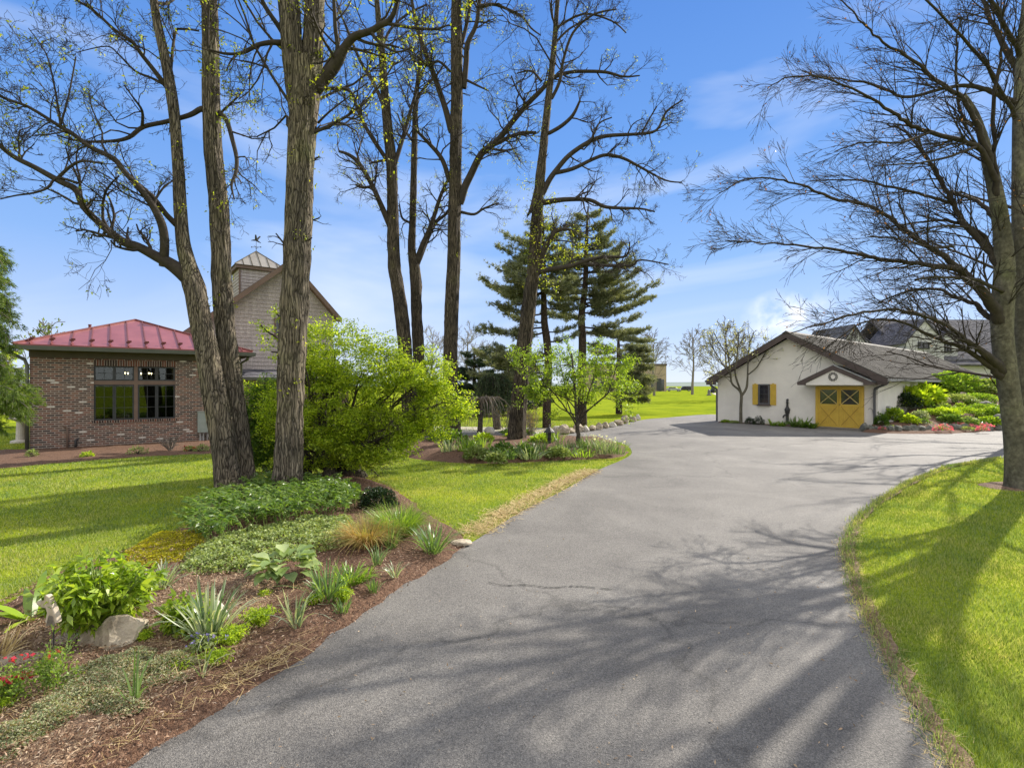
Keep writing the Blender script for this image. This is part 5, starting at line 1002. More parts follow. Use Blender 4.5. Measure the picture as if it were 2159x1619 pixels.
# another bare tree further back, mostly hidden by the twin trunks; its limbs streak the driveway with shade
rg = np.random.default_rng(47); ft_ = Vector((21.3, 22.2, 0)); t = thing('bare_tree', 'bare tree standing further back directly behind the twin grey trunks', 'tree', ft_, group='bare trees beyond the lawn'); out, tips = [], []
tp_ = (np.array([(21.3,22.2,-.1),(21.2,22.2,1.5),(21.3,22.3,3.2),(21.1,22.3,5.2),(21.2,22.5,8),(21.2,22.4,11.5)]), np.array([.27,.22,.19,.15,.1,.03]))
for k in range(15):
    z = 2.3+k*.55; a = 2.2+k*2.4; d = nrm(np.array([math.cos(a), math.sin(a), .55])); grow(rg, np.array([21.2, 22.3, z]), d, 4.9-k*.16, .07, 0, out, tips, gn=.12, up=.03, kids=(5, 4, 3), ratio=.58, nseg=6, spread=.7, mind=.007)
trunkmesh('trunk', [tp_], M['beech'], t, 20, .02, .2); tubes('branches', out, M['twig'], t, 8)
# far bare trees
def faretree(name, label, base, h, seed, lean=0, kids=(6, 5, 4), leafm=None, ln=.35, tw='twigpale', frac=.4, lsz=.25, mind=.03, r0=.26, group='bare trees beyond the lawn', nm=9, w=.45):
    rg = np.random.default_rng(seed); t = thing(name, label, 'tree', base, group=group); out, tips = [], []
    b = np.array(base); p = np.array([b+np.array([lean*q*h+.01*h*math.sin(q*7+seed), 0, q*h]) for q in np.linspace(0, 1, 8)]); r = np.linspace(r0*h/12, .04, 8)
    for k in range(nm*3):
        s = .18+.75*rg.random(); q = b+np.array([lean*s*h, 0, s*h]); a = rg.uniform(0, 6.28); el = rg.uniform(.3, .9)
        grow(rg, q, np.array([math.cos(a)*math.cos(el), math.sin(a)*math.cos(el), math.sin(el)]), h*w*(1.1-s*.8), .05, 1, out, tips, gn=.16, up=.05, kids=kids, ratio=.55, nseg=4, spread=.8, mind=mind)
    trunkmesh('trunk', [(p, r)], M['twigpale'], t, 12, .02, .5); tubes('branches', out, M[tw], t, 6)
    if leafm: leaves('leaves', tufts(tips, rg, 2, .1, frac), lsz, leafm, t, rg)
    return t
fl = M['white']; pb = leafmat('pale_spring_leaves', [(.3,.32,.12), (.45,.45,.22)], .4)
faretree('bare_tree', 'upright pale bare tree alone on the far lawn left of the barn', G(1461, 832), 15.6, 61, kids=(5,4,3), mind=.035, nm=8)
faretree('bare_tree', 'bare tree with faint buds just behind the left end of the barn', ((1530-CX)/F*75, 75, 0), 10.2, 62, kids=(5,4,4), leafm=pb, frac=.3, mind=.025, nm=9, w=.6)
faretree('bare_tree', 'low bare tree with faint buds further behind the barn eave', ((1580-CX)/F*82, 82, 0), 9.6, 63, kids=(5,4,4), leafm=pb, frac=.25, mind=.025, w=.6)
faretree('bare_tree', 'bare branching tree in front of the office block', ((1378-CX)/F*110, 110, 0), 13.0, 64, kids=(5,4,3), mind=.03)
for i, (px, h, lb) in enumerate(((912, 10.5, 'pale bare tree seen between the two middle trunks'), (985, 10.8, 'pale bare tree just right of the straight trunk'), (1010, 8.2, 'short pale bare tree left of the dark pine boughs'))):
    faretree('bare_tree', lb, ((px-CX)/F*85, 85, 0), h, 70+i, kids=(5,4,4), leafm=pb, frac=.2, mind=.02, w=.6, ln=.2, lsz=.18)
faretree('background_tree', 'rounded leafy tree just showing over the red roof', ((100-CX)/F*48, 48, 0), 7.6, 77, kids=(5,4), leafm=leafmat('olive_leaves', [(.1,.15,.03), (.18,.23,.05)], .4), frac=1, ln=1, lsz=.35, mind=.03, nm=12, group=None)
faretree('background_tree', 'yellow green leafy tree glimpsed behind the left conifer', ((5-CX)/F*40, 40, 0), 5.2, 78, kids=(5,4), leafm=M['bush'], frac=1, ln=1, lsz=.35, mind=.03, nm=14, group=None)

# pines
def pine(name, label, base, trunkpx, Y, boughs, seed, group='pines beyond the driveway', mat='pine', dens=1.0):
    """boughs: (px start on trunk, px end, bend px, depth offset, width m)"""
    rg = np.random.default_rng(seed); t = thing(name, label, 'tree', base, group=group); out = []; cen = []; drs = []
    tp = path(trunkpx, Y, Y, 4)
    for (x0, y0, x1, y1, dy, wd) in boughs:
        a = np.array(P(x0, y0, Y)); b = np.array(P(x1, y1, Y+dy)); L_ = np.linalg.norm(b-a); n = 8
        p = np.array([a+(b-a)*q+np.array([0, 0, -.09*L_*math.sin(q*3.14)*(1 if y1 < y0 else .4)])+rg.normal(0, .03*L_/3, 3)*(q > 0) for q in np.linspace(0, 1, n)])
        out.append((p, np.linspace(.055, .012, n)*(1 if L_ > 2 else .7)))
        for k in range(int(L_*9*dens)):
            q = rg.uniform(.06, 1)**.9; i = min(int(q*(n-1)), n-2); c = p[i]+(p[i+1]-p[i])*(q*(n-1)-i); T = nrm(p[i+1]-p[i]); s = nrm(np.cross(T, [0, 0, 1]))*rg.choice([-1, 1])
            l = wd*rg.uniform(.35, 1)*(1.1-.55*q); d = nrm(T*.8+s*rg.uniform(.3, 1.1)+np.array([0, 0, rg.uniform(-.05, .35)])); e = c+d*l; out.append((np.array([c, c+(e-c)*.5+rg.normal(0, .03, 3), e]), np.array([.014, .01, .006])))
            m = max(5, int(l*24)); u = rg.uniform(.2, 1.05, m)[:, None]; cen.append(c+(e-c)*u+rg.normal(0, .07, (m, 3))); drs.append(np.repeat(d[None], m, 0))
    cen = np.concatenate(cen); drs = np.concatenate(drs); per = 9; N = len(cen)*per
    C_ = np.repeat(cen, per, 0)+rg.normal(0, .02, (N, 3)); D_ = np.repeat(drs, per, 0)+rg.normal(0, .75, (N, 3)); D_[:, 2] += .25; D_ /= np.linalg.norm(D_, axis=1)[:, None]
    S_ = np.cross(D_, rg.normal(0, 1, (N, 3))); S_ /= np.linalg.norm(S_, axis=1)[:, None]; L2 = rg.uniform(.11, .22, N)[:, None]
    V = np.stack([C_-S_*.014, C_+S_*.014, C_+D_*L2], 1).reshape(-1, 3); npmesh('needles', V, np.arange(3*N).reshape(N, 3), M[mat], t)
    trunkmesh('trunk', [tp], M['barkpine'], t, 20, .03, .15); tubes('boughs', out, M['twig'], t, 6); return t
def bough_set(rg, xt, top, bot, wl_, wr_, n, droop=0, Yd=3.0):
    o = []
    for k in range(n):
        q = (k+.5)/n; y = top+(bot-top)*q; s = -1 if k % 2 else 1; w_ = (wl_(q) if s < 0 else wr_(q))*rg.uniform(.5, 1.15); y += rg.uniform(-9, 9); dy = rg.uniform(-1, 1)*Yd*(.25+.75*q)
        o.append((xt(y), y, xt(y)+s*w_, y-rg.uniform(.1, .42)*w_*(1-q*.7)+droop*q*w_, dy, .5+.5*q))
    return o
rp = np.random.default_rng(50)
b1 = bough_set(rp, lambda y: 1148, 470, 620, lambda q: 30+70*q, lambda q: 25+45*q, 26)
b1 += [(1150,620,1015,588,-1,.8),(1150,640,1030,600,1,.9),(1150,590,1040,562,.5,.8),(1150,560,1050,520,-.5,.7),(1150,660,1040,640,-1,.8),(1150,690,1010,700,0,.8),(1150,680,1060,655,1.2,.9),(1150,700,1022,690,-1.2,.7),(1150,760,1000,742,.4,.9),(1150,750,1040,735,-.8,.9),(1150,770,1040,772,.8,.9),(1150,780,1070,765,-.4,.9),(1150,650,1200,640,1,.6),(1152,700,1230,676,-.5,.35),(1152,720,1220,700,.8,.35),(1150,785,1000,790,-.6,.9),(1150,800,1020,820,.5,.9),(1150,745,1072,752,-1.6,.9),(1150,530,1062,490,.6,.6),(1150,545,1075,555,-1.3,.7),(1150,600,1070,610,-1.6,.8),(1150,635,1085,640,-1.6,.8),(1150,790,1080,800,1.5,.9),(1150,770,1050,752,1.8,.9)]
pine('pine_tree', 'tall white pine with dark layered boughs reaching left behind the leaning tree', G(1152, 902), [(1153,905,20),(1153,847,18),(1156,770,17),(1153,718,17),(1148,679,15),(1146,600,12),(1146,540,9),(1145,455,3)], 27.6, b1, 51, dens=1.25)
b2 = bough_set(rp, lambda y: 1234, 448, 660, lambda q: 30+45*q, lambda q: 30+95*q, 34)
b2 += [(1228,640,1385,600,-.5,.9),(1228,660,1350,640,1,.9),(1228,650,1310,608,-1,.8),(1230,700,1362,695,.5,.9),(1230,690,1340,668,-1.2,.9),(1230,720,1310,742,0,.7),(1228,605,1340,575,1.2,.9),(1230,620,1330,600,-1.5,.9),(1230,600,1330,545,0,.9),(1230,580,1310,520,1,.8),(1230,700,1320,700,1.5,.9),(1230,570,1180,545,1,.8),(1230,600,1165,585,-1,.8),(1230,630,1175,630,1,.8),(1230,560,1300,540,-1.5,.8),(1230,530,1290,490,1,.7)]
pine('pine_tree', 'tall white pine with boughs reaching right above the small maple', G(1228, 898), [(1228,900,22),(1227,850,20),(1226,809,18),(1228,718,17),(1226,666,15),(1234,600,12),(1236,520,9),(1240,436,3)], 29.0, b2, 52, dens=1.35)
b3 = []
for (x1, y1, dy) in [(1385,742,0),(1395,762,1),(1370,752,-1),(1410,778,0),(1400,795,1.4),(1420,800,-.6),(1380,800,-1.5),(1395,822,.6),(1360,830,-1),(1350,812,1),(1405,825,0),(1352,760,1.5),(1345,790,0),(1360,800,1),(1340,830,-1),(1330,845,.5),(1362,845,0),(1340,760,-1.5),(1345,735,0),(1380,720,1),(1360,732,-1),(1255,745,0),(1262,790,1),(1265,820,-1),(1270,760,.5),(1340,700,0),(1325,715,1),(1370,775,-.3),(1388,810,-1),(1335,775,-2)]: b3.append((1305, y1-6, min(x1, 1372-(x1 % 7)), y1, dy, 1.0))
pine('pine_tree', 'lower pale green pine spreading over the lawn right of the maple', G(1305, 872), [(1305,873,15),(1305,800,12),(1304,740,8),(1304,700,3)], 40.0, b3, 53, dens=2.0)
b4 = bough_set(rp, lambda y: 1075, 735, 860, lambda q: 40+55*q, lambda q: 35+50*q, 44, Yd=4)
pine('dark_evergreen', 'dense dark evergreen mass behind the weeping tree', G(1075, 872), [(1075,876,14),(1075,800,10),(1075,735,4)], 40.0, b4, 54, group=None, mat='dark_ev', dens=1.8)
b5 = bough_set(rp, lambda y: 1000, 740, 870, lambda q: 20+45*q, lambda q: 20+45*q, 36, Yd=4)
pine('dark_evergreen', 'dark conical evergreen left of the dense evergreen mass', G(1000, 874), [(1000,876,12),(1000,800,8),(1000,738,3)], 39.0, b5, 55, group=None, mat='dark_ev', dens=1.6)
# left edge conifer
rg = np.random.default_rng(56); lb_ = Vector(((-75-CX)/F*12.5, 12.5, 0)); t = thing('weeping_conifer', 'soft green conifer with drooping sprays at the left edge', 'tree', lb_); out = []; cen = []; drs = []
trunkmesh('trunk', [path([(-75,960,60),(-78,800,46),(-80,600,30),(-82,430,10)], 12.5, 12.5)], M['barkdark'], t, 20, .04, .12)
for (x1, y1, dy) in [(22,600,0),(30,650,-.4),(20,560,.3),(38,690,.3),(10,630,.6),(28,720,-.7),(60,800,0),(75,830,.3),(85,862,-.3),(60,860,-.6),(40,830,.7),(30,790,-.3),(20,870,.5),(50,880,.2),(78,850,.6),(8,560,-.5),(0,540,0),(25,740,.4),(12,700,-.5),(55,835,-.9),(66,872,.0),(15,810,.9),(35,860,-.4),(0,900,.5),(5,760,0),(15,600,-.8),(25,670,.8),(-5,850,0)]:
    a = np.array(P(-78, y1-rg.uniform(-10, 60), 12.5)); b = np.array(P(x1, y1, 12.5+dy)); n = 7; p = np.array([a+(b-a)*q+np.array([0, 0, .22*math.sin(q*3.14)]) for q in np.linspace(0, 1, n)]); out.append((p, np.linspace(.03, .006, n)))
    for k in range(34):
        q = rg.uniform(.3, 1); i = min(int(q*(n-1)), n-2); c = p[i]; d = nrm(nrm(p[i+1]-p[i])+rg.normal(0, .5, 3)+np.array([0, 0, -.35])); l = rg.uniform(.15, .42); out.append((np.array([c, c+d*l*.5, c+d*l+np.array([0, 0, -.05])]), np.array([.006, .004, .003])))
        m = 12; u = rg.uniform(.1, 1.05, m)[:, None]; cen.append(c+d*l*u+rg.normal(0, .03, (m, 3))); drs.append(np.repeat(d[None], m, 0))
cen = np.concatenate(cen); drs = np.concatenate(drs); N = len(cen)*6; C_ = np.repeat(cen, 6, 0)+rg.normal(0, .015, (N, 3)); D_ = np.repeat(drs, 6, 0)+rg.normal(0, .5, (N, 3)); D_[:, 2] -= .3; D_ /= np.linalg.norm(D_, axis=1)[:, None]; S_ = np.cross(D_, rg.normal(0, 1, (N, 3))); S_ /= np.linalg.norm(S_, axis=1)[:, None]; L2 = rg.uniform(.05, .11, N)[:, None]
npmesh('needles', np.stack([C_-S_*.006, C_+S_*.006, C_+D_*L2], 1).reshape(-1, 3), np.arange(3*N).reshape(N, 3), M['conifer'], t); tubes('branches', out, M['twigpale'], t, 6)
# weeping evergreen and weeping bare cherry in the far bed
def weeper(name, label, base, top, Y, spread, drop, n, seed, mat, tw, leafn, lsz, gn=.1, nodes=7):
    rg = np.random.default_rng(seed); t = thing(name, label, 'tree', base); out, cc = [], []
    tp = path([(top[0]+top[2], (base.z*0+HZ+EYE*F/Y), top[3]), (top[0]+top[2]*.5, (top[1]+HZ+EYE*F/Y)/2, top[3]*.9), (top[0], top[1], top[3]*.6)], Y, Y); c0 = np.array(P(top[0], top[1], Y))
    for k in range(n):
        a = rg.uniform(0, 6.28); R = spread*rg.uniform(.25, 1); dz = drop*rg.uniform(.45, 1); pts = []
        for q in np.linspace(0, 1, nodes):
            x = R*math.sin(min(q*1.9, 1.57)); z = .28*spread*math.sin(min(q*4, 3.14))*(1-R/spread*.3)-dz*max(0, q-.25)**1.1*1.3; pts.append(c0+np.array([math.cos(a)*x, math.sin(a)*x, z])+rg.normal(0, gn*.3, 3))
        p = np.array(pts); out.append((p, np.linspace(.018, .004, nodes))); m = leafn; u = rg.uniform(.5, nodes-1.01, m); i = u.astype(int); cc.append(p[i]+(p[i+1]-p[i])*(u-i)[:, None]+rg.normal(0, .05, (m, 3)))
    trunkmesh('trunk', [tp], M['barkdark'], t, 20, .04, .12); tubes('branches', out, M[tw], t, 6)
    if leafn:
        cc = np.concatenate(cc); dd = np.zeros_like(cc); dd[:, 2] = -.6; leaves('foliage', cc, lsz, M[mat], t, rg, .5, .3, dd)
weeper('weeping_spruce', 'weeping dark spruce with a domed top left of the leaning tree', G(1048, 908), (1042, 800, 6, 18), 26.5, 1.05, 1.9, 150, 81, 'spruce', 'twig', 150, .1)
weeper('weeping_cherry', 'bare weeping cherry with hanging budded twigs in the far bed', G(1012, 924), (1015, 848, -4, 12), 22.5, 1.3, 1.25, 46, 82, 'tawny', 'twigpale', 12, .035)
rg = np.random.default_rng(83)
def twigbush(name, label, base, w, h, n, seed, tw='twigpale', mat=None, ln=0, lsz=.05, kids=(4, 3), group=None, cat='shrub', r=.012, mind=.004):
    rg = np.random.default_rng(seed); t = thing(name, label, cat, base, group=group); out, tips = [], []
    for k in range(n):
        a = rg.uniform(0, 6.28); e = rg.uniform(.0, 1); d = nrm(np.array([math.cos(a)*w*e, math.sin(a)*w*e, h])); grow(rg, np.array(base)+rg.normal(0, .03, 3)*np.array([1, 1, 0]), d, math.hypot(w*e, h)*rg.uniform(.6, .95), r, 0, out, tips, gn=.14, up=.02, kids=kids, ratio=.5, nseg=5, spread=.7, mind=mind)
    tubes('stems', out, M[tw], t, 5)
    if mat: leaves('leaves', tufts(tips, rg, ln, .03), lsz, M[mat], t, rg)
    return t
twigbush('bare_shrub', 'pale bare twiggy shrub just right of the leaning trunk', G(1120, 921), 1.4, 1.1, 26, 84, mat='tawny', ln=3, lsz=.04)
twigbush('bare_shrub', 'pale upright bare shrub behind the weeping cherry', G(1070, 915), 1.2, 1.2, 16, 85, mat='tawny', ln=3, lsz=.04)

# ------------------------------------------------------------------ garden plants
def gz(x, y):    # height of the front bed under a point
    d = edgedist(np.array([x]), np.array([y]), BED)[0]; ins = inpoly(np.array([x]), np.array([y]), BED)[0]
    return (-.02+min(.12, d*.4)) if ins else 0.0
def GB(px, py, lift=None):
    p = G(px, py)
    for _ in range(3): z = gz(p.x, p.y) if lift is None else lift; p = G(px, py, z)
    return p
def bladearr(base, h, w, az, out, bend, rg, segs=5, tipw=.08):
    """curved strap blades: base (n,3); h,w,az,out,bend (n,)"""
    n = len(base); t = np.linspace(0, 1, segs+1)[None, :]; hd = np.stack([np.cos(az), np.sin(az)], 1)
    r_ = h[:, None]*(out[:, None]*t+bend[:, None]*t**2.2); z_ = h[:, None]*(t*np.sqrt(np.maximum(.05, 1-out[:, None]**2))-.75*bend[:, None]*t**3)
    cx = base[:, None, 0]+hd[:, None, 0]*r_; cy = base[:, None, 1]+hd[:, None, 1]*r_; cz = base[:, None, 2]+z_
    fa = az+rg.uniform(-1.2, 1.2, n)+1.57; sx, sy = np.cos(fa), np.sin(fa); prof = np.interp(t[0], [0, .35, .8, 1], [.7, 1, .75, tipw])[None, :]*w[:, None]*.5
    Lf = np.stack([cx-sx[:, None]*prof, cy-sy[:, None]*prof, cz], -1); Rt = np.stack([cx+sx[:, None]*prof, cy+sy[:, None]*prof, cz], -1)
    V = np.stack([Lf, Rt], 2).reshape(-1, 3); k = (segs+1)*2; i = np.arange(n)[:, None]*k; j = np.arange(segs)[None, :]*2
    return V, np.stack([i+j, i+j+1, i+j+3, i+j+2], -1).reshape(-1, 4)
def blossoms(parent, cs, sz, mt, rg, k=7):
    for c in cs: leaves('flower', c+rg.normal(0, sz*.35, (k, 3)), sz, M[mt], parent, rg, -.5, .7)
def clump(name, label, cat, base, n, h, w, spread, mat, seed, out=.35, bend=.25, group=None, flower=None, nm='blades', segs=5):
    rg = np.random.default_rng(seed); t = thing(name, label, cat, base, group=group); r = spread*np.sqrt(rg.random(n)); a = rg.uniform(0, 6.28, n)
    b = np.stack([base[0]+r*np.cos(a), base[1]+r*np.sin(a), np.full(n, base[2]-.01)], 1); az = a+rg.normal(0, .5, n)
    V, Fc = bladearr(b, h*rg.uniform(.55, 1.1, n), w*rg.uniform(.7, 1.2, n), az, np.clip(rg.normal(out, .16, n), .02, .85), np.clip(rg.normal(bend, .2, n), 0, .9), rg, segs)
    npmesh(nm, V, Fc, M[mat], t, smooth=False)
    if flower:
        m, k, sz, ht = flower; f = np.array(base)+np.stack([rg.normal(0, spread*.7, k), rg.normal(0, spread*.7, k), rg.uniform(.75, 1.05, k)*ht], 1)
        blossoms(t, f, sz, m, rg)
    return t
D = 'daffodil clumps in the front bed'
for px, py, n, h, w, sp, mt, lb, sd_, o_, b_ in [
  (440, 1352, 120, .50, .018, .08, 'daffgrey', 'largest strap leaved clump, before the white rock in the front bed', 1, .3, .22),
  (342, 1242, 54, .36, .015, .05, 'daffgrey', 'grey green daffodil clump touching the peony on its right side', 2, .36, .3),
  (622, 1322, 32, .40, .015, .04, 'daffgrey', 'thin tall daffodil clump nearest the driveway below the hosta', 3, .28, .15),
  (690, 1265, 73, .40, .016, .09, 'daff', 'dense upright daffodil clump right of the hosta', 4, .3, .2),
  (738, 1232, 96, .27, .024, .11, 'lily', 'bright green daylily clump right of the dense daffodils', 5, .4, .4),
  (788, 1246, 41, .16, .011, .05, 'daff', 'tiny short daffodil clump alone on the mulch near the driveway', 6, .2, .1),
  (796, 1192, 28, .30, .013, .04, 'daff', 'small daffodil clump with a withered stem beside the tawny grass', 7, .25, .2),
  (832, 1215, 25, .22, .011, .04, 'daffgrey', 'small splayed sprout between tawny grass and driveway', 8, .35, .2),
  (912, 1163, 99, .42, .017, .11, 'daff', 'large dark green daffodil clump at the tip of the bed', 9, .42, .25),
  (824, 1156, 48, .36, .015, .06, 'daff', 'daffodil clump growing in front of the tawny grass', 10, .3, .15),
  (283, 1490, 8, .36, .018, .02, 'daff', 'sparse group of four upright blades in the sedum', 11, .15, .05),
  (428, 1425, 9, .30, .012, .02, 'daffgrey', 'thin few bladed sprout below the violet flowers', 12, .15, .15),
  (722, 1290, 35, .17, .011, .05, 'daff', 'short sprout beside the feathery green tuft near the daylily', 13, .3, .2),
  (770, 1222, 22, .2, .012, .05, 'lily', 'low bright sprout at the right edge of the daylily clump', 14, .3, .2)]:
    clump('daffodil_clump', lb, 'plant', GB(px, py), n, h, w, sp, mt, 100+sd_, o_, b_, D)
clump('tawny_grass', 'rounded tussock of tawny and green grass in the front bed', 'ornamental grass', GB(775, 1150), 1300, .46, .006, .16, 'tawny', 130, .38, .5, segs=6)
clump('green_grass_tussock', 'fresh green tussock of fine grass behind the tawny one', 'ornamental grass', GB(838, 1128), 1300, .55, .006, .2, 'lily', 131, .36, .45, segs=6)
clump('straw_tuft', 'cut back tuft of straw coloured stalks at the left edge', 'plant', GB(-8, 1392), 90, .3, .012, .07, 'straw', 132, .6, .05)
clump('broad_leaf_plant', 'plant with long broad pointed leaves left of the peony', 'plant', GB(75, 1300), 26, .5, .085, .1, 'peony', 133, .62, .45, nm='leaves', segs=7)
# hosta
def hosta(label, base, n, R, seed, mat='hosta', sz=.2):
    rg = np.random.default_rng(seed); t = thing('hosta', label, 'plant', base); Vs, Fs, b = [], [], 0
    for k in range(n):
        a = rg.uniform(0, 6.28); el = rg.uniform(.1, 1.0); st = R*(.35+.5*math.cos(el)); up = np.array([0, 0, 1.]); hd = np.array([math.cos(a), math.sin(a), 0]); sd_ = np.cross(up, hd)
        L_ = sz*rg.uniform(.8, 1.25); o = np.array(base)+hd*st*.75+up*(.07+.2*math.sin(el)*rg.uniform(.7, 1.2)); pt = []
        for u, wd in ((0, .15), (.2, .75), (.45, 1), (.7, .8), (.9, .35), (1, .03)):
            drop = .35*u*u*(1.1-el*.5); c = o+hd*L_*u*(.9)+up*L_*(u*.5*math.sin(el)-drop)
            for s in (-1, 0, 1): pt.append(c+sd_*s*L_*.34*wd+up*(.03*abs(s)*wd+.01*math.sin(u*9+s)))
        Vs.append(np.array(pt)); i = np.arange(5)[:, None]*3; j = np.arange(2)[None, :]; Fs.append(np.stack([i+j, i+j+1, i+j+4, i+j+3], -1).reshape(-1, 4)+b); b += 18
    npmesh('leaves', np.concatenate(Vs), np.concatenate(Fs), M[mat], t, smooth=True); return t
hosta('hosta with broad pale edged leaves in the centre of the front bed', GB(600, 1222), 60, .34, 140)
# peony bush
def leafy(name, label, cat, base, R, Hh, nst, seed, mat, lsz, per=14, stem='peonystem', group=None, asp=.36, low=.35, r=.006, lob=None):
    rg = np.random.default_rng(seed); t = thing(name, label, cat, base, group=group); out = []; Vs, Dn = [], []
    for k in range(nst):
        a = rg.uniform(0, 6.28); q = math.sqrt(rg.random()); b = np.array(base)+np.array([math.cos(a), math.sin(a), 0])*R*.35*q; tp = np.array(base)+np.array([math.cos(a)*R*q, math.sin(a)*R*q, Hh*(1-.38*q*q)*rg.uniform(.82, 1.08)])
        p = np.array([b+(tp-b)*u+np.array([math.cos(a), math.sin(a), 0])*(-.06*math.sin(u*3.1)) for u in np.linspace(0, 1, 5)]); out.append((p, np.linspace(r, r*.6, 5)))
        u = rg.uniform(low, 1.0, per); i = np.minimum((u*4).astype(int), 3); c = p[i]+(p[i+1]-p[i])*(u*4-i)[:, None]; d = rg.normal(0, 1, (per, 3)); d[:, 2] = rg.normal(.1, .4, per); d /= np.linalg.norm(d, axis=1)[:, None]
        for l in range(3): dd = d+rg.normal(0, .35, d.shape); Vs.append(c+d*lsz*.6); Dn.append(dd)
    tubes('stems', out, M[stem], t, 5); leaves('leaves', np.concatenate(Vs), lsz, M[mat], t, rg, 1.2, asp, np.concatenate(Dn), .12); return t
leafy('peony_bush', 'big glossy leaved peony bush at the left of the front bed', 'shrub', GB(205, 1340), .48, .66, 62, 150, 'peony', .095, 13)
leafy('hellebore', 'low dark leafy plant left of the largest strap leaved clump', 'plant', GB(392, 1335), .2, .3, 26, 151, 'peony', .08, 12, low=.2)
leafy('hellebore', 'low dark leafy plant just below the largest strap leaved clump', 'plant', GB(430, 1375), .15, .14, 16, 152, 'geran', .05, 12, low=.1)
# feathery chartreuse tufts
for px, py, R, h, sd_, lb in [(548,1318,.17,.16,1,'largest feathery chartreuse tuft between strap clump and driveway'),(490,1360,.17,.15,2,'feathery chartreuse tuft beside the violet flowers'),(662,1270,.1,.07,3,'low feathery chartreuse tuft left of the dense daffodils'),(724,1268,.1,.14,4,'round chartreuse tuft in front of the daylily'),(372,1408,.14,.07,5,'low chartreuse leaves near the straw covered bed edge'),(305,1352,.06,.09,6,'tiny chartreuse sprig right of the big boulder'),(455,1396,.13,.08,7,'flat bright leaves below the violet flowers'),(560,1255,.06,.04,8,'tiny chartreuse seedling on the bare mulch'),(680,1250,.05,.06,9,'tiny chartreuse seedling behind the thin daffodil clump'),(0,1500,.08,.07,10,'yellow green tuft at the left frame edge')]:
    leafy('chartreuse_tuft', lb, 'plant', GB(px, py), R, h, int(260*R)+6, 160+sd_, 'chart', .028, 22, group='feathery chartreuse tufts', asp=.3, low=.15, r=.002)
# violet flowers
rg = np.random.default_rng(170); vb = GB(432, 1372); t = thing('violet_flowers', 'small cluster of violet flowers in front of the large strap leaved clump', 'flowers', vb)
f = np.array(vb)+np.stack([rg.normal(0, .06, 26), rg.normal(0, .03, 26), rg.uniform(.06, .13, 26)], 1); blossoms(t, f, .02, 'blue', rg, 6)
V, Fc = bladearr(f*np.array([1, 1, 0])+np.array([0, 0, vb.z]), np.full(26, .1), np.full(26, .004), rg.uniform(0, 6, 26), np.full(26, .1), np.full(26, .05), rg, 3); npmesh('stems', V, Fc, M['lily'], t)
# red flowered low azaleas
def azalea(label, px, py, w, h, seed, nf, mat='red'):
    b = GB(px, py); t = twigbush('azalea', label, b, w, h, 22, seed, 'peonystem', 'lily', 3, .024, kids=(3, 3), group='low azaleas with red flowers', r=.004, mind=.0015); rg = np.random.default_rng(seed+1)
    f = np.array(b)+np.stack([rg.normal(0, w*.55, nf), rg.normal(0, w*.4, nf), rg.uniform(.45, 1, nf)*h], 1); blossoms(t, f, .03, mat, rg, 9)
azalea('low twiggy azalea with a few red flowers in front of the bird ornament', 105, 1465, .2, .27, 180, 5); azalea('low azalea with a cluster of red flowers at the left frame edge', 18, 1480, .12, .2, 182, 7)
# bird ornament on a stake
bp_ = GB(113, 1395); t = thing('bird_ornament', 'weathered wooden flying bird ornament on a thin metal stake', 'garden ornament', bp_)
MB().tube([Vector((0,0,-.05)), Vector((0,0,.3))], [.005,.005], 6).build('stake', M['iron'], t)
q = MB(); out_ = [(-.0,.26),(.06,.29),(.045,.34),(.02,.385),(-.005,.42),(-.02,.455),(-.055,.47),(-.075,.455),(-.068,.43),(-.1,.42),(-.165,.405),(-.14,.385),(-.1,.37),(-.055,.375),(-.04,.345),(-.06,.28),(-.04,.265)]
q.prism([(x*1.15, z*1.08) for x, z in out_], 'y', -.02, .02); bo_ = q.build('bird_body', M['wood'], t, bevel=.006); bo_.rotation_euler = (0, 0, -.35)
q = MB(); 
for k in range(7): q.bar((-.045+k*.016, -.024, .275+.003*k), (-.012+k*.006, -.024, .36), .004, .005)
q.build('tail_grooves', M['twigpale'], bo_)
# ground cover masses
def cover(name, label, poly_px, n, mat, lsz, h, seed, cat='ground cover', asp=.7, clumpy=.35, base=0):
    rg = np.random.default_rng(seed); poly = [tuple(GB(*p).xy) for p in poly_px]; pa = np.array(poly); x0, y0 = pa.min(0); x1, y1 = pa.max(0); X = rg.uniform(x0, x1, n*3); Y = rg.uniform(y0, y1, n*3)
    m = inpoly(X, Y, poly); X, Y = X[m][:n], Y[m][:n]; d = edgedist(X, Y, poly); nn = np.array([noise.noise(Vector((x*5, y*5, seed))) for x, y in zip(X, Y)]); keep = nn+d*6 > -clumpy+.2*rg.random(len(X)); X, Y, d, nn = X[keep], Y[keep], d[keep], nn[keep]
    Z = .1+base+np.minimum(1, d*6+.15)*h*(.55+.7*nn+.3*rg.random(len(X))); leaves_ = np.stack([X, Y, Z], 1); dd = rg.normal(0, 1, leaves_.shape); dd[:, 2] = .3
    return props(leaves(name, leaves_, lsz, M[mat], None, rg, 0, asp, dd), label, cat, kind='stuff')
cover('geranium_cover', 'pale green low leafy ground cover mass behind the hosta', [(380,1215),(455,1212),(530,1210),(585,1192),(660,1172),(735,1150),(752,1120),(738,1090),(640,1098),(540,1118),(450,1140),(385,1178)], 17000, 'geran', .038, .11, 190)
cover('gold_sedum_mat', 'flat mat of golden yellow sedum beside the lawn', [(262,1172),(330,1142),(400,1118),(440,1118),(432,1150),(380,1185),(320,1196),(270,1190)], 16000, 'sedumy', .02, .05, 191)
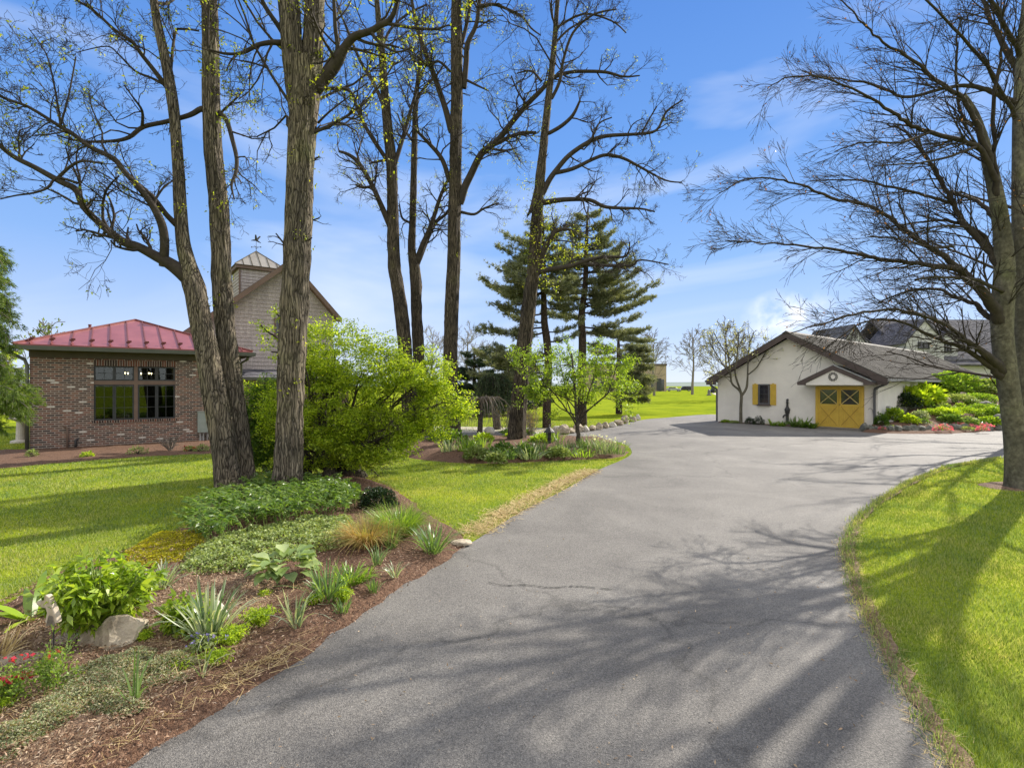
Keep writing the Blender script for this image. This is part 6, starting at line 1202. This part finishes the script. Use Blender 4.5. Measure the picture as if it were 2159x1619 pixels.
cover('grey_sedum_mat', 'grey green sedum carpet along the front of the bed', [(-60,1560),(0,1530),(90,1480),(200,1400),(300,1370),(400,1380),(440,1400),(400,1440),(320,1450),(240,1480),(150,1530),(60,1590),(-40,1640)], 42000, 'sedumg', .02, .1, 192, clumpy=-.02, asp=.4)
cover('grey_sedum_mat', 'grey green sedum carpet running between boulder and azalea', [(150,1420),(220,1395),(300,1385),(330,1400),(350,1440),(300,1470),(330,1500),(230,1530),(120,1500),(100,1450)], 26000, 'sedumg', .02, .09, 193, clumpy=-.04, asp=.4)
# arching dark green stems under the thick trunk
rg = np.random.default_rng(194); poly = [tuple(GB(*p).xy) for p in [(405,1130),(430,1090),(480,1062),(560,1036),(640,1030),(705,1036),(760,1062),(735,1090),(690,1100),(600,1110),(520,1130),(450,1160)]]; pa = np.array(poly)
X = rg.uniform(*np.r_[pa.min(0)[0], pa.max(0)[0]], 2400); Y = rg.uniform(pa.min(0)[1], pa.max(0)[1], 2400); m = inpoly(X, Y, poly); X, Y = X[m][:620], Y[m][:620]
out, LV, LD = [], [], []
for x, y in zip(X, Y):
    a = rg.normal(-1.9, .8); h = rg.uniform(.4, .6); hd = np.array([math.cos(a), math.sin(a), 0]); p = np.array([[x, y, .08]+hd*.26*u**2.2+np.array([0, 0, h*(u-.25*u**3)]) for u in np.linspace(0, 1, 6)]); out.append((p, np.linspace(.005, .003, 6)))
    for u in np.linspace(.45, 1, 7):
        i = min(int(u*5), 4); c = p[i]+(p[i+1]-p[i])*(u*5-i); s = np.cross(hd, [0, 0, 1])
        for sg in (-1, 1): LV.append(c); LD.append(s*sg*.9+hd*.7+np.array([0, 0, .1]))
t = props(tubes('arching_stems', out, M['peonystem'], None, 4), 'dense dark green arching leafy stems round the thick trunk', 'ground cover', kind='stuff')
leaves('leaves', np.array(LV), .085, M['solomon'], t, rg, .6, .34, np.array(LD), .1)
# clipped dark shrubs
def mound(name, label, base, rx, rz_, n, mat, lsz, seed, cat='shrub', group=None, flowers=None, stems=True):
    rg = np.random.default_rng(seed); t = thing(name, label, cat, base, group=group); d = rg.normal(0, 1, (n, 3)); d[:, 2] = np.abs(d[:, 2]); d /= np.linalg.norm(d, axis=1)[:, None]; r = (.45+.55*rg.random(n)**.5)[:, None]
    lump = np.array([1+.28*noise.noise(Vector(q*2.2)+Vector((seed, 0, 0))) for q in d])[:, None]; c = np.array(base)+d*r*lump*np.array([rx, rx*.85, rz_]); leaves('leaves', c, lsz, M[mat], t, rg, 0, .6, d)
    if stems:
        out = []; 
        for k in range(12): q = d[k]; out.append((np.array([np.array(base), np.array(base)+q*np.array([rx, rx, rz_])*.4, np.array(base)+q*np.array([rx, rx, rz_])*.85]), np.array([.012, .008, .004])))
        tubes('stems', out, M['twig'], t, 4)
    if flowers:
        mt, k, sz = flowers; i = rg.integers(0, n, k)
        if k < 110: blossoms(t, np.array(base)+d[i]*lump[i]*np.array([rx, rx*.85, rz_])*1.02, sz, mt, rg, 4)
        else: leaves('flowers', (np.array(base)+d[i]*lump[i]*np.array([rx, rx*.85, rz_])*1.02).repeat(4, 0)+rg.normal(0, sz*.4, (k*4, 3)), sz, M[mt], t, rg, -.4, .75)
    return t
mound('clipped_shrub', 'rounded very dark evergreen shrub beside the lawn behind the tawny grass', GB(797, 1068), .33, .33, 3600, 'dark_ev', .035, 200)
mound('azalea_shrub', 'dark evergreen azalea under the bright bush', GB(722, 1055), .34, .36, 3000, 'yew', .035, 201)
# far bed planting
def FB(px, py): return G(px, py, .12)
grp = 'leafy clumps in the far mulch bed'
for i, (px, py, n, h, w, sp, mt, lb, fl_) in enumerate([(985,958,90,.62,.03,.25,'lily','iris clump at the left end of the far bed',None),(1018,950,60,.55,.03,.2,'lily','iris clump behind the weeping cherry trunk',None),(1243,952,110,.55,.02,.35,'daff','daffodil drift just right of the small maple',('white',7,.04,.5)),(1275,955,110,.5,.02,.35,'daffgrey','daffodil drift near the right end of the far bed',('white',8,.04,.45)),
    (1300,957,70,.48,.02,.25,'daff','last daffodil clump at the driveway end of the far bed',('white',4,.04,.45)),(1190,950,80,.5,.02,.3,'daff','daffodil drift between path lantern and small maple',None),(1130,953,80,.42,.02,.3,'daff','green clump right of the leaning trunk base',None),(1170,938,60,.6,.03,.25,'lily','taller bright leaves behind the path lantern',None),(1218,948,50,.4,.02,.25,'daff','daffodils round the small maple stem',None),(1258,948,70,.5,.02,.3,'daffgrey','greyish daffodils behind the right drift',('white',5,.04,.45)),(945,957,50,.5,.04,.2,'daffgrey','pale arching leaves at the far left of the far bed',None)]):
    clump('daffodil_drift', lb, 'plant', FB(px, py), n, h, w, sp, mt, 210+i, .22, .18, grp, fl_, segs=4)
for i, (px, py, rx, rz_, mt, lb) in enumerate([(1004,965,.35,.3,'geran','low rounded plant at the lawn side of the far bed'),(1060,958,.4,.32,'solomon','dark green mound left of the leaning trunk'),(1020,935,.4,.35,'chart','yellow green mound behind the weeping cherry'),(1105,962,.35,.3,'solomon','bluish green mound below the leaning trunk'),(1140,938,.45,.35,'maple','bright low mound beside the leaning trunk'),(1175,962,.35,.25,'geran','low green mound in front of the path lantern'),(1080,925,.3,.2,'chart','small chartreuse mound behind the leaning trunk'),(1045,972,.25,.2,'geran','small mound at the front rim of the far bed'),(1150,930,.5,.3,'lily','broad green mound on the path side of the far bed'),(960,940,.45,.5,'yew','dark shrub at the base of the straight trunk'),(1090,914,.7,.2,'solomon','flat green planting along the far path'),(930,935,.5,.45,'yew','dark shrub half hidden by the bright bush')]):
    mound('leafy_mound', lb, FB(px, py), rx, rz_, 520, mt, .1, 230+i, 'plant', grp, stems=False)
for i, (px, py, n, h, w, sp, mt, lb) in enumerate([(1040,962,60,.4,.04,.3,'lily','loose strap leaved clump right of the low rounded plant'),(1072,966,70,.45,.03,.3,'daff','narrow leaved clump below and left of the leaning trunk'),(1118,966,70,.42,.03,.3,'daffgrey','greyish clump at the lawn rim under the leaning trunk'),(1150,958,60,.5,.03,.3,'daff','dark strap clump left of the path lantern'),(1205,958,60,.42,.03,.3,'daff','strap leaved clump at the lawn rim left of the maple stem'),(1000,945,60,.5,.03,.3,'daff','tall strap clump behind the low rounded plant'),(1228,962,60,.35,.03,.3,'lily','short bright clump at the lawn rim below the maple'),(1098,945,50,.4,.03,.3,'solomon','broad dark clump directly behind the leaning trunk')]):
    clump('leafy_clump', lb, 'plant', FB(px, py), n, h, w, sp, mt, 600+i, .4, .35, grp, segs=4)
# along the brick house
for i, (px, py, rx, rz_, mt, lb, fl_, cat) in enumerate([(68,961,.16,.2,'geran','small pale green plant at the brick corner',None,'plant'),(183,962,.18,.13,'chart','small bright yellow green plant under the brick wall',None,'plant'),(290,956,.3,.22,'geran','sparse yellow green shrub under the brick wall',None,'shrub'),(400,950,.18,.16,'geran','low shrub with red flowers beside the meter cabinet',('red',14,.06),'shrub'),(425,950,.25,.2,'geran','low straggly shrub right of the red flowers',None,'shrub')]):
    mound('foundation_plant', lb, G(px, py, .05), rx, rz_, 260, mt, .05, 250+i, cat, 'plants along the brick wall', fl_)
twigbush('bare_shrub', 'small pale bare shrub between the window and the meter cabinet', G(358, 949, .05), .45, .4, 20, 256, kids=(4, 3))
# along the barn
for i, (px, py, rx, rz_, mt, lb, cat) in enumerate([(1581,893.5,.27,.36,'dark_ev','left one of two dark round shrubs under the barn window','shrub'),(1600,894.5,.3,.42,'dark_ev','right one of two dark round shrubs under the barn window','shrub'),(1530,890.5,.28,.14,'maple','low bright green cushion at the left barn corner','plant'),(1548,891.5,.3,.12,'geran','low green cushion at the foot of the blossom tree','plant')]):
    mound('round_shrub', lb, G(px, py, .02), rx, rz_, 900, mt, .05, 260+i, cat, 'plants along the barn wall')
for i, (px, py, h, lb) in enumerate([(1630,897,.45,'pale fern left of the hand pump'),(1675,899.5,.62,'large fern just right of the hand pump'),(1693,901,.7,'tallest fern midway between pump and yellow doors'),(1712,902.5,.5,'dark fern nearest the yellow doors'),(1648,898,.35,'small fern directly behind the hand pump')]):
    clump('fern', lb, 'fern', G(px, py, .02), 46, h, .07, .14, ['lily','solomon','solomon','yew','lily'][i], 270+i, .5, .35, 'plants along the barn wall', segs=5)
# raised garden to the right of the barn
def zmound(x, y):
    b = Vector((x, y)); c0 = G(1830, 914).xy; c1 = G(2116, 908).xy; e = (c1-c0).normalized(); nrm2 = Vector((-e.y, e.x)); d = (b-c0).dot(nrm2); s = (b-c0).dot(e)
    return max(0, min(1.75, .12+.30*max(0, d)))*min(1, max(.12, (s+1.0)/3.2))
mp_ = [tuple(G(*p).xy) for p in [(1815,911.5),(1850,914),(1920,915.5),(2000,915),(2060,912),(2130,905)]]+[(27.5, 25.5), (42, 40), (40, 45.3)]+[tuple(barnpt(BW+.15, q, 0).xy) for q in (28, 20, 12, 6, .4)]+[tuple(barnpt(7.75, -.25, 0).xy)]
mb2 = props(sheet('garden_bank', mp_, M['mulch'], lambda X, Y, d: np.array([zmound(x, y) for x, y in zip(X, Y)])*np.minimum(1, d*3+.02)-.02*(d < .03)+.03*fbm(X, Y, 2.0), .3), kind='structure', label='sloping planted bank of red brown mulch beside the barn')
def MBK(px, py, Y):   # point on the bank below a pixel column at given depth
    x = (px-CX)/F*Y; return Vector((x, Y, zmound(x, Y)))
gb_ = 'plants on the bank beside the barn'
bank = [(1858,25.6,.28,.5,'yew','dark shrub at the barn corner beside the downspout',900,.05),(1885,26.2,.35,.55,'maple','light green leafy plant at the foot of the bank near the downspout',800,.08),(1917,25.9,.32,.32,'chart','round bright green hosta like mound behind the white tag',600,.08),(1938,26.6,.4,.4,'daffgrey','silvery variegated plant right of the bright mound',700,.06),
 (1905,28.5,.75,.7,'dark_ev','dark green shrub against the barn side wall',1600,.08),(1925,28.8,.6,.9,'chart','vivid yellow leaved shrub on the left of the bank',520,.16),(1950,29.5,.6,.95,'chart','vivid yellow leaved shrub second from the left on the bank',520,.16),(1972,29.6,.4,.75,'chart','small vivid yellow leaved shrub beside the grey boulder',300,.16),
 (1985,32.5,1.3,1.0,'lily','large feathery green shrub below the roof edge',2600,.11),(2015,33,1.3,1.3,'lily','tallest feathery shrub rising over the roof edge',2800,.11),(2048,33,1.2,.85,'geran','green shrub right of the tallest feathery shrub',2200,.1),(2080,33,1.2,.8,'maple','light green shrub near the trunk at the top of the bank',2000,.1),
 (1990,27.6,.8,.3,'chart','pale yellow green ground mat in the middle of the bank',2000,.05),(1965,27.4,.6,.28,'maple','green leafy mat below the yellow shrubs',1500,.05),(2030,28,.9,.3,'maple','light green mat right of the middle of the bank',2200,.05),(2070,28.5,.9,.35,'lily','green mat below the boulder near the trunk',2000,.06),(2010,30.2,1.0,.35,'geran','mid green cover on the upper bank',2200,.06),(2060,30.5,1.0,.4,'lily','mid green cover on the upper right bank',2200,.06),
 (2003,26.3,.45,.35,'solomon','dark glossy plant above the pink flowers',1000,.07),(2040,26.4,.55,.25,'daffgrey','pale patchy plant right of the dark glossy one',900,.05),(2085,26.5,.5,.3,'maple','leafy plant beside the trunk low on the bank',1000,.06),(2100,27.5,.6,.5,'lily','taller leafy plant by the trunk',1000,.08),(1877,25.1,.2,.14,'geran','small grey green tuft behind the wall stones',260,.04),(1978,25.0,.2,.14,'maple','small yellow green tuft on the bare mulch',260,.04),
 (2035,25.2,.45,.1,'geran','low mat just above the wall stones',600,.04)]
for i, (px, Y, rx, rz_, mt, lb, n, ls) in enumerate(bank): mound('bank_shrub', lb, MBK(px, 0, Y), rx*1.12, rz_, int(n*.8), mt, ls*1.7, 300+i, 'shrub' if rz_ > .45 else 'plant', gb_, stems=rz_ > .3)
for i, (px, Y, rx, rz_, lb) in enumerate([(1988,24.55,.38,.26,'largest bright pink flower cushion spilling over the wall stones'),(2071,24.4,.24,.2,'small deep pink flower cushion over the wall near the trunk'),(2042,25.6,.45,.16,'soft pink flower mat on the mulch right of the largest cushion'),(2068,25.9,.5,.16,'pink flower mat below the leafy plant by the trunk'),(1921,24.9,.22,.08,'faint reddish flower patch on the mulch left of the middle'),(1860,24.9,.16,.08,'faint reddish sprouts at the left end of the wall'),(2020,25.9,.3,.12,'thin pink flower patch above the largest cushion')]):
    mound('pink_flowers', lb, MBK(px, 0, Y)+Vector((0,0,.02)), rx, rz_, 300, 'geran', .04, 340+i, 'flowers', 'pink flower cushions on the bank', ('pink', int(150*rx)+30, .045), False)
for i, (px, Y, s, lb, mt) in enumerate([(1994,29.6,.35,'rounded grey boulder right of the yellow shrubs','stone'),(2080,29,.42,'dark upright boulder high on the bank near the trunk','stoneg'),(2103,26.6,.42,'slanting grey boulder behind the trunk','stoneg'),(2032,31,.3,'small grey boulder high in the middle of the bank','stone')]):
    rock('bank_boulder', lb, 'rock', MBK(px, 0, Y), s, s*.8, s*.75, i, M[mt], 360+i, 'boulders on the bank')
rock('white_tag_stone', 'small white stone on the mulch before the bright mound', 'stone', MBK(1929, 0, 25.1), .16, .08, .09, .2, M['stonew'], 370)
# grass, straw, bark chips
rg = np.random.default_rng(390)
kinds = [('geran', 'grey green'), ('maple', 'yellow green'), ('lily', 'fresh green'), ('solomon', 'dark green'), ('daffgrey', 'silvery'), ('yew', 'deep green')]
cells = [(c, r, k) for c in range(3) for r in range(3) for k in range(6)]; rg.shuffle(cells)
for k, (c, r_, m_) in enumerate(cells[:38]):
    px = 1925+60*c+rg.uniform(2, 58); Y = 25.7+2.4*r_+rg.uniform(0, 2.3); mt, cn = kinds[m_]
    lb = f"{cn} tuft {['low', 'halfway up', 'high'][r_]} on the {['left', 'middle', 'right'][c]} part of the bank"
    mound('bank_tuft', lb, MBK(px, 0, Y), rg.uniform(.18, .45), rg.uniform(.15, .5), 170, mt, rg.uniform(.07, .14), 500+k, 'plant', 'leafy tufts on the bank', stems=False)
rg = np.random.default_rng(400)
bx = []
def sample(n, r0, r1, amin=-52, amax=52, pw=1.0):
    u = rg.random(n); r = r0*(r1/r0)**(u**pw); a = np.radians(rg.uniform(amin, amax, n)); return r*np.sin(a), r*np.cos(a)
HFP = [tuple(housept(x, y, 0).xy) for x, y in ((0,0),(HW,0),(HW,HD),(0,HD))]; BFP = [tuple(barnpt(x, y, 0).xy) for x, y in ((0,0),(BW,0),(BW,BL),(0,BL))]
def lawnpts(n, r0, r1):
    X, Y = sample(n, r0, r1); m = np.ones(n, bool)
    for poly in (DRIVE, BED, MBED, HBED, HFP, BFP, mp_, TREEPATCH): m &= ~inpoly(X, Y, poly)
    return X[m], Y[m]
X, Y = lawnpts(780000, 3.0, 34); R = np.hypot(X, Y); n = len(X); nn = np.array([noise.noise(Vector((x*1.3, y*1.3, 0))) for x, y in zip(X[::1], Y[::1])]) 
h = (.026+.022*nn+.022*rg.random(n))*np.clip(1.0+(R-8)*.012, 1, 1.3); w = np.clip(.0022*R*.22, .0019, .01)*rg.uniform(.7, 1.3, n); az = rg.uniform(0, 6.28, n); ln = rg.uniform(0, .9, n)*h; fa = rg.uniform(0, 6.28, n)
A_ = np.stack([X-np.cos(fa)*w, Y-np.sin(fa)*w, np.zeros(n)-.003], 1); B_ = np.stack([X+np.cos(fa)*w, Y+np.sin(fa)*w, np.zeros(n)-.003], 1); T_ = np.stack([X+np.cos(az)*ln, Y+np.sin(az)*ln, h], 1)
props(npmesh('lawn_grass', np.stack([A_, B_, T_], 1).reshape(-1, 3), np.arange(3*n).reshape(n, 3), M['grass']), 'short fresh grass blades covering the lawns', 'grass', kind='stuff')
# taller ragged blades hanging over the driveway edges
def edgeblades(name, label, polyl, n, off, h0, wd, mat, seed, flat_=0., cat='grass', z0=.0):
    rg = np.random.default_rng(seed); pl = np.array([tuple(GB(*p).xy) if False else tuple(G(*p).xy) for p in polyl]); d = np.r_[0, np.cumsum(np.linalg.norm(np.diff(pl, axis=0), axis=1))]; s = d[-1]*rg.random(n); x = np.interp(s, d, pl[:, 0]); y = np.interp(s, d, pl[:, 1])
    x += rg.normal(0, off, n); y += rg.normal(0, off, n); R = np.hypot(x, y); az = rg.uniform(0, 6.28, n); L_ = h0*rg.uniform(.5, 1.4, n); el = rg.uniform(.0, .25, n) if flat_ else rg.uniform(.5, 1.4, n); fa = az+1.57; w = wd*rg.uniform(.6, 1.3, n)*np.clip(R/6, 1, 3)
    b = np.stack([x, y, np.full(n, z0)+.02*rg.random(n)], 1); t_ = b+np.stack([np.cos(az)*np.cos(el), np.sin(az)*np.cos(el), np.sin(el)], 1)*L_[:, None]; sd_ = np.stack([np.cos(fa)*w, np.sin(fa)*w, np.zeros(n)], 1)
    V = np.stack([b-sd_, b+sd_, t_+sd_*.5, t_-sd_*.5], 1).reshape(-1, 3); return props(npmesh(name, V, np.arange(4*n).reshape(n, 4), M[mat]), label, cat, kind='stuff')
edgeblades('edge_grass', 'ragged grass fringe along the right driveway edge', [(2110,966),(2000,985),(1920,1017),(1856,1057),(1810,1095),(1790,1128),(1786,1162),(1800,1230),(1832,1305),(1880,1400),(1952,1520),(2012,1619),(2100,1780)], 7000, .05, .06, .0025, 'grass', 401)
edgeblades('straw_edge', 'loose straw scattered along the left driveway edge', [(1000,1125),(1060,1085),(1130,1048),(1200,1012),(1245,992)], 5200, .13, .13, .004, 'straw', 402, 1, 'straw')
edgeblades('bed_straw', 'loose straw stalks lying along the bed edge by the driveway', [(150,1590),(330,1500),(480,1430),(600,1370)], 900, .11, .2, .0022, 'straw', 403, 1, 'straw', .05)
edgeblades('edge_straw', 'dead straw coloured fringe along the right driveway edge', [(1800,1110),(1786,1150),(1800,1230),(1832,1305),(1880,1400),(1952,1520),(2020,1640)], 3200, .06, .07, .002, 'straw', 404, 1, 'straw')
# bark chips
SOILP = outline([(-500,1700),(-300,1400),(0,1340),(150,1280),(330,1230),(480,1190),(560,1215),(600,1260),(560,1320),(520,1400),(430,1450),(330,1520),(160,1640),(-100,1800)], 4)
def chips(name, label, polyl, n, sz, mat, seed, zf):
    rg = np.random.default_rng(seed); pa = np.array(polyl); x0, y0 = pa.min(0); x1, y1 = pa.max(0); y0 = max(y0, 2.2); X = rg.uniform(x0, x1, n*4); Y = y0*(y1/y0)**rg.random(n*4); m = inpoly(X, Y, polyl) & (np.abs(X) < Y*1.05+1); X, Y = X[m][:n], Y[m][:n]
    d = edgedist(X, Y, polyl); Z = zf(d)+.014; C_ = np.stack([X, Y, Z], 1); dd = rg.normal(0, 1, C_.shape); dd[:, 2] *= .35; return props(leaves(name, C_, sz, M[mat], None, rg, 0, .3, dd, .05), label, 'mulch', kind='stuff')
chips('bark_chips', 'loose bark chips over the front mulch bed', BED, 42000, .026, 'chips', 410, lambda d: np.minimum(.12, d*.4)-.005+.02)
chips('dry_litter', 'pale dry leaf litter and straw bits under the front plants', SOILP, 14000, .03, 'litter', 411, lambda d: .115+0*d)
edgeblades('loose_stalks', 'pale dry stalks lying across the lower front bed', [(20,1560),(120,1500),(260,1480),(380,1450),(500,1330),(560,1270)], 420, .22, .14, .002, 'straw', 412, 1, 'straw', .13)

rg = np.random.default_rng(420); X, Y = sample(900, 3.0, 22, -30, 44); m = inpoly(X, Y, DRIVE) & (edgedist(X, Y, DRIVE) > .05); X, Y = X[m], Y[m]; keep = rg.random(len(X)) < np.clip(1.3-edgedist(X, Y, DRIVE)*.5, .12, 1); X, Y = X[keep], Y[keep]
c_ = np.stack([X, Y, np.full(len(X), .024)], 1); d_ = rg.normal(0, 1, c_.shape); d_[:, 2] *= .1
props(leaves('fallen_bits', c_, .028, M['litter'], None, rg, 0, .35, d_, .05), 'tiny fallen leaves and twigs scattered on the driveway', 'litter', kind='stuff')
